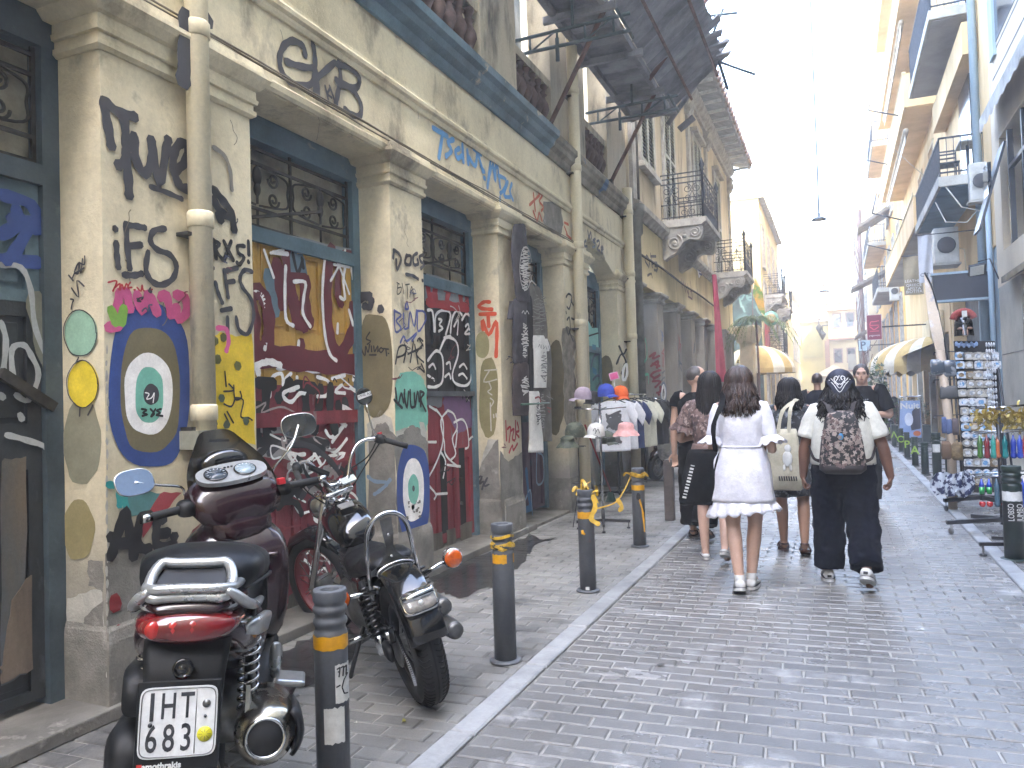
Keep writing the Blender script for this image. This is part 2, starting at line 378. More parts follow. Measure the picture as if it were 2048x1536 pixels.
# broken lintel over bay 4: arch-like hole
mb = MB(); mb.box((XD-.2, -2, 3.46), (XF, 10.57, 4.6)); mb.box((XD-.2, 12.2, 3.46), (XF, 13.2, 4.6))
hole = [(10.57,3.46),(10.6,3.72),(10.72,3.86),(10.85,3.8),(11.05,3.83),(11.25,3.74),(11.45,3.72),(11.6,3.62),(11.8,3.56),(12.0,3.48),(12.2,3.46)]
P = [(XF, y+rj.uniform(-.02,.02)*(0 < i < 10), z) for i, (y, z) in enumerate(hole)]
mb.prism([(XF-.001, 12.2, 4.6), (XF-.001, 10.57, 4.6)]+[(XF-.001, q[1], q[2]) for q in P], (-.3, 0, 0))
mb.build('lintel_wall', m_pla, B1)
mb = MB(); mb.box((XD-.6, 10.57, 3.9), (XD-.25, 12.2, 3.46)); mb.build('broken_lintel', m_bare, B1)
# string moulding, cables
mb = MB(); mb.profile([(-.01,3.98),(.02,3.98),(.03,4.0),(.03,4.02),(.055,4.035),(.06,4.06),(.05,4.08),(.035,4.09),(.035,4.11),(.02,4.12),(.0,4.14),(-.01,4.14)], -2, 12.95, XF); mb.build('string_course', m_pla, B1)
mb = MB(); mb.profile([(-.01,3.47),(.015,3.47),(.03,3.49),(.03,3.53),(.012,3.55),(-.01,3.56)], -2, 9.6, XF); mb.build('string_course', m_pla, B1)
mb = MB(); mb.profile([(-.01,4.52),(.03,4.52),(.05,4.56),(.06,4.6),(.12,4.64),(.14,4.70),(.19,4.73),(.2,4.80),(.12,4.86),(-.01,4.9)], -2, 9.0, XF); mb.build('cornice', m_bluc, B1)
mb = MB(); mb.profile([(-.01,4.52),(.03,4.52),(.05,4.56),(.06,4.6),(.11,4.64),(.12,4.70),(.15,4.73),(.15,4.80),(.1,4.86),(-.01,4.9)], 9.0, 13.1, XF); mb.build('cornice', mat('worn_cornice', '8d8676', '5e594f', r=.9, s=3, bump=.5, c3='47607a', s3=2, lo3=.62, hi3=.66), B1)
for k in range(3):
    pts = []; y = -2
    while y < 10.2:
        pts.append((XF+.045+.006*k+rj.uniform(-.004,.004), y, 3.565+.012*k+.02*mnoise.noise(Vector((y*.9, k*5, 0))))); y += .3
    MB().tube(pts, .006, 5).build('wall_cable', mat('painted_cable','7d7465','5f574b',r=.7), B1)
# upper wall with balustrade openings
WIN = [(3.6,4.85),(5.85,7.2),(8.17,9.35),(10.81,12.0)]
mb = MB(); mb.box((XF-.34, -2, 4.601), (XF-.02, 13.2, 5.0))
ed = [-2]+[q for ww in WIN for q in ww]+[13.2]
for i in range(0, len(ed), 2): mb.box((XF-.33, ed[i], 5.0), (XF-.03, ed[i+1], 7.6))
mb.box((XF-.34, -2, 7.6), (XF-.02, 13.2, 7.9)); mb.build('upper_wall', m_upper, B1)
m_bal = mat('balustrade_brown', '5a4742', '40322f', r=.8, s=8, bump=.3)
for a, b in WIN:
    bl = MB().box((XF-.16, a, 5.52), (XF-.05, b, 5.62)).build('balustrade', m_upper, B1)
    n = 6
    for i in range(n):
        y = a+(i+.5)*(b-a)/n
        MB().lathe([(.06,5.0),(.06,5.03),(.035,5.05),(.035,5.09),(.06,5.15),(.085,5.21),(.075,5.27),(.045,5.33),(.035,5.37),(.06,5.395),(.035,5.42),(.045,5.46),(.06,5.49),(.06,5.52)], (XF-.11, y, 0), Z, 12).build('baluster', m_bal, bl)
    MB().box((XF-.25, a, 5.0), (XF-.24, b, 5.62)).build('back_panel', flat('2a2222', .9), bl)
    if a > 8: 
        mb = MB().box((XF-.5, a, 5.62), (XF-.42, b, 7.6)); mb.build('boarded_window', mat('grey_sheet', 'b5b9bb', '8d9194', s=2), B1)
    else: MB().box((XF-.34, a, 5.62), (XF-.3, b, 7.6)).build('boarded_window', m_dark, B1)
# step along the wall
st = MB(); rs = random.Random(4)
L = [(XF+.035, -2)]; y = -2
st.prism([(XF+.05,-2,0),(XF+.05,8.2,0),(XD-.2,8.2,0),(XD-.2,-2,0)], (0,0,.065)); o = st.build('step', mat('worn_step', '77756f', '5b5954', r=.85, s=2.5, bump=.5, bs=40, c3='8f8d86', s3=5), B1, bev=.008)
MB().prism([(XF-.002,8.2,0),(XF-.002,13,0),(XD-.2,13,0),(XD-.2,8.2,0)], (0,0,.03)).build('step', m_bare, B1)
# downpipes
m_pipe = mat('cream_pipe', 'dad0b2', 'c6bc9e', r=.5, s=3, streak=.3, bump=.08, c3='8c8573', s3=4, lo3=.62, hi3=.75)
def downpipe(px, z1, r, parent, zb=.3, pt=500, x=None):
    c = at('x', XF+r+.02, px, pt); pts = []
    o = MB().lathe([(r, zb), (r, z1)], (c.x, c.y, 0), Z, 20).build('downpipe', m_pipe, parent)
    for zc in np.arange(1.45, z1, 1.05):
        MB().lathe([(r+.001, zc-.05), (r+.009, zc-.045), (r+.009, zc+.03), (r+.002, zc+.04)], (c.x, c.y, 0), Z, 20).build('pipe_collar', m_pipe, o)
        MB().box((XF-.001, c.y-r-.03, zc-.1), (c.x, c.y+r+.03, zc-.08)).build('bracket', m_iron, o)
    return c, o
pc1, pipe1 = downpipe(402, 7.6, .062, B1, 1.0)
MB().box((XF, pc1.y-.1, 1.25), (XF+.14, pc1.y+.09, 1.35)).build('pipe_clamp', flat('8f8f80', .7), pipe1)
pc2, pipe2 = downpipe(1156, 7.6, .075, B1, 0)
pc3, pipe3 = downpipe(1261, 5.0, .085, B1, 0, 600)

# ---------------------------------------------------------------- doors
def lintel_box(a, b, name='frame_head'): pass
m_rot = mat('rotten_wood', '6f6a60', '4b4741', r=.95, s=6, streak=.2, bump=.6, bs=50)
def scroll(cx, cz, r, turns=1.6, a0=0, sgn=1, n=22):
    return [(cx+r*(1-.8*i/n)*math.cos(a0+sgn*6.28318*turns*i/n), cz+r*(1-.8*i/n)*math.sin(a0+sgn*6.28318*turns*i/n)) for i in range(n+1)]
def grille(par, x, y0, y1, z0, z1, r=.009, nleaf=2):
    g = MB().box((x-.006, y0, z0), (x+.006, y1, z0+.03)).build('grille', m_iron, par)
    mb = MB()
    for z in (z0+.14, z1-.04, z1-.14): mb.beam((x, y0, z), (x, y1, z), .012, .022)
    for i in range(nleaf*2+1):
        y = y0+(y1-y0)*i/(nleaf*2); 
        if i % 2 == 0: mb.beam((x, y, z0), (x, y, z1), .022, .014)
        else: mb.beam((x, y, z0), (x, y, z0+.14), .016, .01)
    mb.beam((x,y0+.1,z0+.02),(x+.22,(y0+y1)/2+.05,z0+.18),.03,.02); 
    mb.build('grille_bar', m_iron, g)
    for k in range(nleaf):
        a = y0+(y1-y0)*k/nleaf; b = y0+(y1-y0)*(k+1)/nleaf; c = (a+b)/2; h = (z1-z0-.3); zc = z0+.16+h/2; q = (b-a)/4
        s_ = MB()
        for sy in (-1, 1):
            for sz in (-1, 1):
                pts = scroll(c+sy*q*.95, zc+sz*h*.24, min(q*.85, h*.2), 1.5, math.pi/2*(1+sz)+ (0 if sy > 0 else math.pi), sy*sz)
                s_.tube([(x, p[0], p[1]) for p in pts], r, 6)
            s_.tube([(x, p[0], p[1]) for p in smooth([(c+sy*.02, zc-h*.48, 0), (c+sy*q*1.7, zc-h*.35, 0), (c+sy*q*1.8, zc, 0), (c+sy*q*1.7, zc+h*.35, 0), (c+sy*.02, zc+h*.48, 0)], 5)], r*.9, 6)
        s_.tube([(x, c, zc-h*.45), (x, c, zc+h*.45)], r, 6); s_.ell((x, c, zc+h*.2), (.02,.045,.07), 8, 6); s_.ell((x, c, zc-h*.1), (.02,.03,.05), 8, 6)
        s_.build('scrollwork', m_iron, g)
    return g
def doorset(bay, zt, z_tr, leaves, mt_up, mt_lo, zmid, mt_frame, parent, fan=True, name='door', zb=.1, rows=((.13,.9),(1.05,1.9),(2.0,2.55))):
    a, b = bay; d = MB()
    d.box((XD-.1, a, .065), (XD+.03, a+.09, zt)); d.box((XD-.1, b-.09, .065), (XD+.03, b, zt)); d.box((XD-.1, a+.09, zt-.13), (XD+.03, b-.09, zt)); d.box((XD-.1, a+.09, z_tr), (XD+.035, b-.09, z_tr+.1))
    d.box((XD-.13, a, zt), (XD+.0, b, 3.46+.05))
    D = d.build(name, mt_frame, parent)
    y0, y1 = a+.09, b-.09; lw = (y1-y0)/leaves
    for k in range(leaves):
        ya, yb = y0+k*lw+.004, y0+(k+1)*lw-.004
        for (za, zc, mt) in ((zb, zmid, mt_lo), (zmid+.002, z_tr, mt_up)):
            mb = MB(); mb.box((XD-.045, ya, za), (XD-.022, yb, zc))     # field
            rw = [q for q in rows if q[0] >= za-.05 and q[1] <= zc+.05]
            mb.box((XD-.022, ya, za), (XD, ya+.07, zc)); mb.box((XD-.022, yb-.07, za), (XD, yb, zc))
            zz = [za]+[v for q in rw for v in q]+[zc]
            for i in range(0, len(zz)-1, 2):
                if zz[i+1]-zz[i] > .01: mb.box((XD-.022, ya+.07, zz[i]), (XD, yb-.07, zz[i+1]))
            mb.build('door_leaf', mt, D)
            for (r0, r1) in rw:
                MB().box((XD-.0219, ya+.1, r0+.03), (XD-.010, yb-.1, r1-.03)).build('door_panel', mt, D, bev=.006)
    if fan:
        MB().box((XD-.09, y0, z_tr+.1), (XD-.07, y1, zt-.13)).build('fanlight_board', mat('fan_board', 'a9a28a', '6a665a', s=3, bump=.2), D)
        grille(D, XD-.02, y0+.01, y1-.01, z_tr+.1, zt-.13)
    return D
m_och = mat('ochre_door', 'c79f50', 'a9843f', r=.6, s=4, streak=.3, bump=.2, c3='6c5330', s3=5)
m_mar = mat('maroon_door', '853640', '6b2b33', r=.65, s=4, streak=.25, bump=.25, c3='8a8480', s3=5, lo3=.6, hi3=.68)
D1 = doorset(BAY[1], 3.40, 2.58, 4, m_och, m_mar, 1.62, m_blue, B1, True)
MB().box((XD+.002, BAY[1][0]+.09, 1.33), (XD+.03, BAY[1][1]-.09, 1.43)).build('door_bar', m_mar, D1)
m_redp = mat('red_door', '8e323c', '702831', r=.65, s=4, streak=.25, bump=.25, c3='746d6a', s3=6, lo3=.6, hi3=.68)
m_blk = mat('black_paint_door', '26282b', '1a1b1d', r=.6, s=4, streak=.3, bump=.2)
D2 = doorset(BAY[2], 3.40, 2.58, 4, m_blk, m_redp, 1.55, m_blue, B1, True)
for k in range(3): MB().box((XD-.01, BAY[2][0]+.4+.4*k, .2), (XD+.006, BAY[2][0]+.52+.4*k, 1.0)).build('door_gap', m_dark, D2)
MB().box((XD+.0, BAY[2][0]+.09, 1.53), (XD+.05, BAY[2][1]-.09, 1.58)).build('door_rail', mat('grey_rail','5c6064','47494c'), D2)
D3 = doorset(BAY[3], 3.40, 2.55, 4, mat('teal_grey', '4b5d66', '37464e', s=4, bump=.2), mat('plum_door', '5d4a58', '453a48', s=3, bump=.2, c3='3f5a6c', s3=2), 1.2, m_blue, B1, True)
D4 = doorset(BAY[4], 3.36, 2.2, 3, mat('turq_door', '5c8f8b', '47706e', s=2, bump=.2), mat('pale_door', '88897f', '6d7a86', s=3, bump=.2), 1.4, m_blue, B1, True)
MB().box((XD-.7, -2, 0), (XD-.35, 13.2, 3.5)).build('leak_backing', m_dark, B1)  # added dark backing that blocks sky light leaking past the doors
m_d0 = mat('dark_door', '30363a', '23282b', r=.6, s=4, streak=.4, bump=.2, c3='4b5358', s3=4)
D0 = doorset(BAY[0], 3.40, 2.58, 2, mat('pale_blue_door', '5f747c', '4a5f69', s=4, bump=.2), m_d0, 2.0, mat('slate_frame','46545c','37434a',r=.6,s=3,bump=.2,c3='5f6a6c',s3=5,lo3=.62,hi3=.7), B1, True, rows=((.15,1.2),(1.42,1.93),(2.06,2.5)))
# strap hinge / bolt across dark door, peeled board
MB().beam(at('x', XD+.03, 0, 745), at('x', XD+.03, 108, 815), .03, .05).build('door_bolt', m_iron, D0)
mb = MB(); fill(('x', XD+.004), D0, None, jag([(0,920),(50,915),(50,1160),(62,1340),(0,1370)], 3, 5, 2), mb=mb, th=.004); mb.build('peeling_board', mat('peeled_board', '4f565a', '6a5f50', s=3, streak=.3, bump=.3), D0)
mb = MB(); fill(('x', XD+.0045), D0, None, jag([(22,1200),(58,1150),(62,1340),(0,1365),(0,1330)], 3, 5, 3), mb=mb, th=.008); mb.build('peeling_board', mat('raw_board', '75685a', '5b5047', s=5, streak=.2, bump=.4), D0)
# ============================================================ GRAFFITI AND WORN PATCHES (paint on the walls)
def ink(h): return mat('spray_'+h, hx(h), tuple(x*1.25+.01 for x in hx(h)), r=.6, s=9, lo=.4, hi=.7, bump=.02, bs=80)
K, KG, WH, PK, MR, BL, TQ, RD, OR, YL = (ink(h) for h in ('1c1c1e','35353a','e4e2df','b04a78','5e1f2a','2d4683','6fae9c','a3282f','c04a26','d6b92a'))
ZA, ZB, ZC, ZD, ZF, ZG, ZH, ZJ = (0,0,2),(0,768,2),(480,0,2.56),(960,0,2.56),(480,500,3.072),(960,500,3.072),(1060,440,6.983),(1240,480,5.486)
F1 = ('x', XF)
def fy(i): return ('y', PIL[i][0])
# ---- pillar 1 front
spray(F1, B1, KG, .055, ZA, "412,405 425,490 442,585;415,405 470,450 535,468;492,470 500,560 500,640 468,662;500,600 508,700 512,782;532,545 540,640 575,695 603,640 600,560;600,560 632,735 660,600 668,560;690,690 690,620 715,575 745,585 735,650 695,690 715,745 748,758")
spray(F1, B1, KG, .03, ZA, "598,748 660,770 722,797;632,735 632,760")
spray(F1, B1, KG, .1, ZA, "692,80 690,200 680,335;690,210 730,140 775,92", off=.09)
spray(F1, B1, KG, .034, ZA, "457,913 459,918;462,972 464,1020 470,1070;500,895 505,980 515,1075;500,900 540,905 575,912;510,985 560,980;492,1100 530,1102 562,1095;655,915 610,925 597,965 625,1000 675,1020 700,1065 685,1115 640,1140 600,1125 577,1080 585,1010")
spray(F1, B1, RD, .009, ZA, "428,1130 462,1125 446,1165;455,1150 475,1135 470,1160;475,1160 482,1138 490,1158 500,1135 508,1155;522,1150 505,1150 515,1130;530,1160 535,1160;545,1150 560,1165 565,1140 572,1165 605,1158")
spray(F1, B1, PK, .055, ZA, "468,1240 475,1180 500,1170 515,1235;545,1180 560,1240 590,1180;600,1190 625,1250;640,1190 660,1180 680,1260;700,1180 735,1190 740,1250 712,1275 700,1230;430,1310 470,1300")
spray(F1, B1, ink('6f9a3a'), .05, ZA, "440,1240 460,1290;490,1235 480,1290")
def eye(pl, par, layers, pup, mts, zz=(0,0,1)):
    mb = MB()
    for i, (q, p) in enumerate(layers):
        mb.m = i; fill(pl, par, None, blob(*q, 40, p, .06), .003+.0006*i, mb=mb, zz=zz)
    return mb.build('painted_eye', mts, par)
m_olive = ink('6b6348')
eye(F1, B1, [((298,772,82,165),2.6),((299,780,60,127),2.5),((296,788,48,82),2.4),((297,790,28,55),2.6),((301,789,16,21),2)], 0, [BL, m_olive, WH, TQ, KG])
spray(F1, B1, WH, .006, ZB, "575,35 590,40 580,60 600,55 610,35 605,75", off=.007)
spray(F1, B1, K, .011, ZB, "560,100 580,104 565,115 582,122 562,128;595,100 610,118 600,130;618,100 600,130;640,100 622,106 636,115 620,124 645,128", off=.007)
spray(F1, B1, ink('2f8a88'), .035, ZB, "430,402 470,408 515,408;470,375 472,430 475,485;475,450 490,440 500,490;565,395 580,420 605,400")
fill(F1, B1, ink('4c7a7a'), jag([(255,970),(330,990),(320,1020),(255,1035),(245,1000)], 3, 4, 1), .003)
fill(F1, B1, ink('9a3f46'), jag([(318,985),(362,985),(330,1020),(285,1075),(278,1050)], 2, 4, 2), .0035)
spray(F1, B1, K, .055, ZB, "440,690 470,590 495,510 515,600 530,690;450,640 515,635;600,530 565,530 545,590 550,650 590,660;650,540 625,550 620,600 625,650 690,645;630,600 665,595;690,610 693,612;440,610 442,612")
fill(F1, B1, m_bare, jag([(211,1110),(255,1090),(300,1110),(345,1070),(372,1110),(372,1330),(211,1380)], 4, 5, 7), .0022, 'bare_patch')
spray(F1, B1, ink('7a2026'), .06, ZB, "455,860 460,890;470,985 490,1010 520,1040;505,1030 520,1000")
mb = MB()
for i in range(26):
    y0 = 700+i*26; fill(F1, B1, None, blob(212.5+random.uniform(-1,2), y0, random.uniform(1.5,3.5), random.uniform(6,16), 8, 2, .5, i), .0045, mb=mb)
mb.build('chipped_edge', m_white, B1)
# ---- pillar 1 left side
S1 = fy(1)
for h, q in (('8fb39c', (163,666,33,46)), ('d9c233', (168,768,31,47))): fill(S1, B1, ink(h), blob(*q, 28, 2, .05), .003)
fill(S1, B1, ink('7f7d6a'), blob(165,885,37,82, 28, 2.3, .1), .0028); fill(S1, B1, ink('8a8059'), blob(158,1060,32,58, 28, 2.2, .12), .003)
for q in ((163,666,33,46),(168,768,31,47)): spray(S1, B1, KG, .006, (0,0,1), ' '.join('%.1f,%.1f' % p for p in blob(*q, 28, 2, .05)+[blob(*q, 28, 2, .05)[0]]), n=1)
spray(S1, B1, KG, .009, (0,540,2.74), "398,215 405,180 412,165 395,160;400,100 440,150 430,60 470,90;385,30 410,60;420,20 470,-10;440,480 425,510;448,760 446,800;515,740 487,795", n=3)
spray(S1, B1, KG, .009, (0,0,2.74), "415,1495 400,1530;430,1450 415,1490 435,1500 440,1450;420,1480 440,1440 450,1500 460,1420;440,1440 470,1450 472,1405")
fill(S1, B1, m_white, jag([(135,1195),(170,1185),(208,1175),(208,1330),(150,1330),(136,1260)], 3, 4, 5), .003, 'bare_patch')
fill(S1, B1, m_bare, jag([(175,1120),(208,1120),(208,1185),(180,1170)], 3, 4, 6), .0034, 'bare_patch'); fill(S1, B1, m_bare, jag([(170,1235),(209,1200),(209,1335),(165,1330)], 3, 4, 9), .0036, 'bare_patch')
# ---- pillar 1 right strip
spray(F1, B1, K, .055, ZA, "852,760 885,800 920,850 932,920;850,800 880,850 920,870;868,860 880,880")
spray(F1, B1, ink('77726a'), .03, ZA, "850,590 890,620 915,680 922,760")
spray(F1, B1, K, .026, ZA, "850,960 860,1035;848,965 872,975 858,1000 885,1040;890,965 928,1042;922,965 893,1042;975,985 948,985 950,1012 972,1030 955,1058 943,1050;990,965 992,1020;990,1045 991,1050")
spray(F1, B1, KG, .028, ZA, "846,1070 848,1074;858,1130 868,1170 885,1212;893,1080 900,1130 908,1190;895,1085 945,1072;900,1130 932,1125;1004,1088 975,1080 955,1110 965,1150 1000,1200 1008,1270 985,1335 950,1320 938,1270;880,1242 920,1235;905,1270 905,1330")
fill(F1, B1, YL, jag([(418,680),(440,665),(470,672),(503,668),(508,760),(509,890),(470,880),(440,890),(418,890)], 1.5, 4, 3), .003)
spray(F1, B1, ink('5b5a28'), .05, ZA, "855,1360 858,1366;890,1348 892,1352;862,1440 870,1436;945,1460 950,1466")
spray(F1, B1, ink('4d5640'), .045, ZB, "850,155 855,160;900,165 906,160;978,145 982,150;880,55 884,58")
spray(F1, B1, K, .011, ZB, "895,-50 900,10;890,30 930,25 910,0;930,5 935,60 960,55 955,30;935,60 920,90 890,80;935,55 970,65 960,130 990,135 1005,145;895,120 910,150;905,110 930,155")
spray(F1, B1, PK, .03, ZA, "780,1320 815,1325 825,1370 815,1410", off=.16)
# ---- lintel tags
spray(F1, B1, KG, .05, ZC, "330,285 320,240 270,210 220,235 197,300 210,370 260,425 340,440 400,390 480,320;230,315 300,340 370,350;368,225 380,300 375,400 380,480;380,350 390,430 395,495;500,320 510,400 495,480 485,535;490,330 560,350 605,400 590,450 520,430 485,410;500,430 570,460 612,530 610,590 570,590 530,560")
spray(F1, B1, KG, .02, ZC, "430,440 450,530;460,450 445,480 465,500;455,440 490,540")
tb = ink('4d86b8')
spray(F1, B1, tb, .05, ZC, "985,655 1060,700;1035,680 1015,810;1090,715 1060,730 1080,770 1050,800;1120,760 1100,775 1110,810 1130,800;1135,740 1140,830;1160,770 1165,840;1165,800 1200,850 1210,780;1190,760 1230,790;1215,790 1240,880;1245,910 1250,915;1265,960 1285,800 1300,870 1330,800")
spray(F1, B1, tb, .045, ZD, "0,850 20,880;35,950 60,850 75,930 80,810 100,960;90,900 130,920 120,970 100,990;140,930 120,1000 150,1010;160,940 150,980 165,1025;100,1010 100,1130 140,1110;110,1080 180,1130;95,1060 150,1070")
spray(F1, B1, ink('b0563c'), .035, ZD, "250,1050 290,1010 300,1000;270,990 280,1080;295,985 315,1000 300,1030 320,1060 310,1080;270,1080 290,1130 300,1090 315,1130;430,1160 445,1200;440,1200 465,1225;430,1140 450,1150")
fill(F1, B1, m_bare, jag([(1088,400),(1120,410),(1128,440),(1123,470),(1100,465),(1085,440)], 3, 4, 8), .0035, 'bare_patch')
spray(F1, B1, ink('4a4f58'), .04, ZH, "775,290 755,310 755,360 790,370;800,150 815,260;815,260 840,170 850,260;905,265 870,290 900,330 895,370 865,380;925,300 955,290 960,340 930,410 965,430;1005,370 985,390 995,460;1000,370 1015,400 990,420")
# ---- pillar 2 left side / front
S2 = fy(2)
fill(S2, B1, m_olive, blob(752,730,33,105, 30, 2.6, .12), .003); 
spray(S2, B1, KG, .06, ZF, "735,310 780,290 810,310 800,350 770,345;865,355 867,370;745,280 800,280")
spray(S2, B1, K, .012, ZF, "800,505 778,545 805,560 785,580;745,600 770,650 775,590 790,630 800,580;810,590 812,625;825,590 830,625 850,590 850,625;870,600 858,615 870,630 885,612 870,600;885,605 915,610;900,610 905,650;915,635 917,637;800,645 840,645")
fill(S2, B1, m_white, jag([(735,850),(762,820),(785,840),(788,900),(750,930),(735,900)], 2, 5, 4), .003, 'bare_patch'); fill(S2, B1, m_bare, jag([(737,880),(752,850),(770,845),(790,870),(795,1100),(737,1120)], 2, 5, 5), .0036, 'bare_patch')
spray(S2, B1, ink('6d8296'), .03, ZF, "790,1390 830,1420 910,1430 860,1480 830,1500;910,1430 925,1410")
spray(F1, B1, KG, .03, ZF, "940,0 970,20 985,60 960,120 955,60;1020,30 1010,80 1040,90 1045,40 1020,35;1085,20 1060,40 1065,90 1090,85 1085,60;1125,30 1100,40 1105,70 1125,90 1105,115;1015,150 1060,160 1090,180;1115,185 1117,190;940,10 935,50")
spray(F1, B1, K, .01, ZF, "965,205 960,270 980,260 985,230 962,235;990,205 1000,270;1010,215 1035,210;1020,215 1025,300;1040,290 1050,225 1060,260 1068,310;960,200 975,210")
spray(F1, B1, ink('46508a'), .02, ZF, "945,370 950,500 985,480 955,435 985,400 945,375;1000,390 1005,480 1025,480;1015,330 1010,360 1030,360 1020,320;1030,480 1040,380 1065,470 1080,370;1085,380 1090,500 1135,430 1125,380 1085,375;980,570 1000,530 1020,560 1080,510 1050,560")
spray(F1, B1, K, .018, ZF, "950,700 970,600 1010,590 1005,640 960,660;1020,600 1000,690;1060,560 1040,690;1025,640 1110,600;1070,580 1090,700;1120,580 1080,640 1125,690;1100,540 1120,560;1110,700 1130,750 1095,720;1085,560 1095,545 1120,590")
fill(F1, B1, TQ, jag([(789,770),(800,745),(825,742),(845,755),(852,780),(855,840),(852,865),(835,855),(820,850),(800,870),(790,868)], 1.5, 4, 6), .003)
spray(F1, B1, K, .024, ZF, "950,850 965,950 985,880 1000,940 1005,860;1005,900 1020,970 1030,870;1040,860 1045,960 1070,960;1065,880 1070,960 1085,870 1095,930;1100,870 1105,960;1100,870 1125,880 1105,920 1135,990;940,920 990,970")
fill(F1, B1, m_bare, jag([(790,875),(815,858),(828,838),(842,858),(855,885),(858,1080),(800,1105),(792,1000)], 2, 5, 7), .0026, 'bare_patch')
fill(F1, B1, m_white, jag([(838,842),(846,846),(854,868),(854,880),(842,868)], 1.2, 3, 8), .004, 'bare_patch'); fill(F1, B1, m_white, jag([(791,862),(812,855),(806,868),(792,874)], 1.2, 3, 9), .004, 'bare_patch')
eye(F1, B1, [((826,983,33,96),2.5),((826,980,21,64),2.3),((826,978,11,30),2),((826,977,2.6,6),2)], 0, [BL, WH, TQ, KG])
mb = MB()
for i in range(14): fill(F1, B1, None, jag(blob(random.uniform(812,842), random.uniform(1000,1040), random.uniform(1,4), random.uniform(2,5), 6), .8, 2, i), .0055, mb=mb)
mb.build('flaked_patch', m_bare, B1)
# ---- pillar 3 side, pillar 4, 5
S3 = fy(3)
spray(S3, B1, OR, .04, ZF, "1535,320 1500,320 1470,345 1490,360 1550,365;1475,395 1570,392;1525,395 1530,470;1495,490 1490,430 1530,520 1575,440 1580,530 1575,655")
fill(S3, B1, ink('8f8a62'), blob(965,690,14,27, 20, 2.2, .1), .003); fill(S3, B1, ink('7d7650'), blob(977,795,19,80, 24, 2.4, .1), .003)
spray(S3, B1, ink('b0ab9c'), .014, ZF, "1505,740 1580,735;1535,740 1500,810 1580,795;1530,810 1545,850 1525,870 1550,890;1540,910 1560,930 1545,960;1540,940 1545,1110;1560,1010 1562,1030;1575,1005 1577,1025")
spray(S3, B1, KG, .02, ZF, "1460,1400 1490,1390 1470,1440 1500,1420 1490,1470;1520,1400 1500,1450 1530,1440", n=3)
fill(S3, B1, m_bare, jag([(960,940),(975,885),(996,880),(1002,1060),(962,1070)], 2, 5, 3), .0036, 'bare_patch'); fill(S3, B1, m_white, jag([(962,930),(975,880),(994,878),(980,900)], 1.5, 4, 4), .004, 'bare_patch')
fill(F1, B1, m_bare, jag([(1000,900),(1015,925),(1042,905),(1046,1030),(1004,1055)], 2, 5, 5), .0026, 'bare_patch')
spray(F1, B1, RD, .028, ZG, "155,1050 160,1170;165,1100 185,1090 175,1180;190,1110 205,1100 195,1160 210,1170;215,1050 215,1160;225,1060 235,1110 215,1120 235,1150;175,1245 195,1200 200,1230 225,1190")
S4 = fy(4)
fill(S4, B1, m_olive, jag(blob(1112,775,17,90, 24, 2.6, .15), .5, 1, 1), .003)
fill(F1, B1, mat('rough_mortar', '8f887a', '6b655a', r=1, s=8, bump=.9, bs=30), jag([(1122,660),(1135,650),(1148,680),(1150,760),(1152,880),(1130,850),(1126,760)], 3, 5, 6), .004, 'bare_patch')
spray(F1, B1, K, .03, ZG, "525,290 540,270 560,290 545,360 530,350;555,310 570,340;575,290 590,360 580,400;525,380 526,390;530,430 545,415 550,470;560,420 585,440 575,500;530,480 540,520 555,480;545,500 570,560")
S5 = fy(5)
fill(S5, B1, m_olive, blob(1212,745,14,35, 20, 2.4, .1), .003); spray(S5, B1, K, .03, ZG, "855,590 880,640 900,610;840,700 870,640 900,700 890,800;870,760 890,700")
spray(S5, B1, WH, .04, ZG, "880,800 880,740 900,700 905,760 890,800")
spray(F1, B1, ink('2f8a6a'), .05, ZG, "945,550 955,600 955,660 940,690;945,770 965,770 965,820", off=.2)
spray(F1, B1, K, .03, ZH, "680,1300 690,1230 735,1190;690,1290 710,1250 735,1270", off=.175); fill(F1, B1, ink('1f6f8a'), [(1158,690),(1166,692),(1166,702),(1158,700)], .19); fill(F1, B1, ink('1f6f8a'), [(1158,735),(1167,740),(1167,752),(1159,747)], .19)
# ---- door 1 piece
G1 = ('x', XD+.004)
def g(mt, w_, st, off=.004, par=D1, zz=ZF, pl=G1): return spray(pl, par, mt, w_, zz, st, off=off)
fill(G1, D1, ink('7f868a'), jag([(505,455),(712,500),(712,512),(690,512),(640,492),(600,490),(560,478),(506,470)], 2, 4, 3), .003)
g(MR, .12, "95,250 140,290 170,400 165,560 120,620;225,90 240,230 255,330;290,40 295,140 320,300;330,320 345,430 390,460;400,190 395,320 420,440;560,0 535,160 530,320 545,520 590,640;690,350 700,420 680,520 620,640;640,40 700,60")
g(MR, .17, "90,640 300,665 520,690 720,705")
g(MR, .08, "300,170 400,180;60,300 95,420 90,560;430,430 420,460;540,560 590,680 640,600;620,330 600,280 600,100;375,570 370,640 360,660")
g(ink('5f7480'), .1, "330,40 340,140;370,60 380,150;170,150 190,280 210,380"); g(K, .03, "320,20 350,140 380,60;375,50 385,110")
g(WH, .03, "85,260 130,280 155,380 155,540 145,610;325,195 395,200 385,290 380,390 425,470;275,100 270,220 275,420 320,465;520,5 505,160 500,320 515,520 545,640 585,680;595,455 592,510;358,560 350,640;200,15 290,25;405,10 520,15;690,40 680,110 690,180;610,290 640,300 630,200 640,110;665,370 690,460", .0055)
g(WH, .022, "545,0 600,90 665,270;570,90 665,105;550,190 600,100 640,0;140,0 200,170;180,20 260,0", .007)
g(WH, .05, "85,720 140,690 190,690 240,710;230,720 330,715 440,735 560,740 715,750;110,760 100,700", .0045)
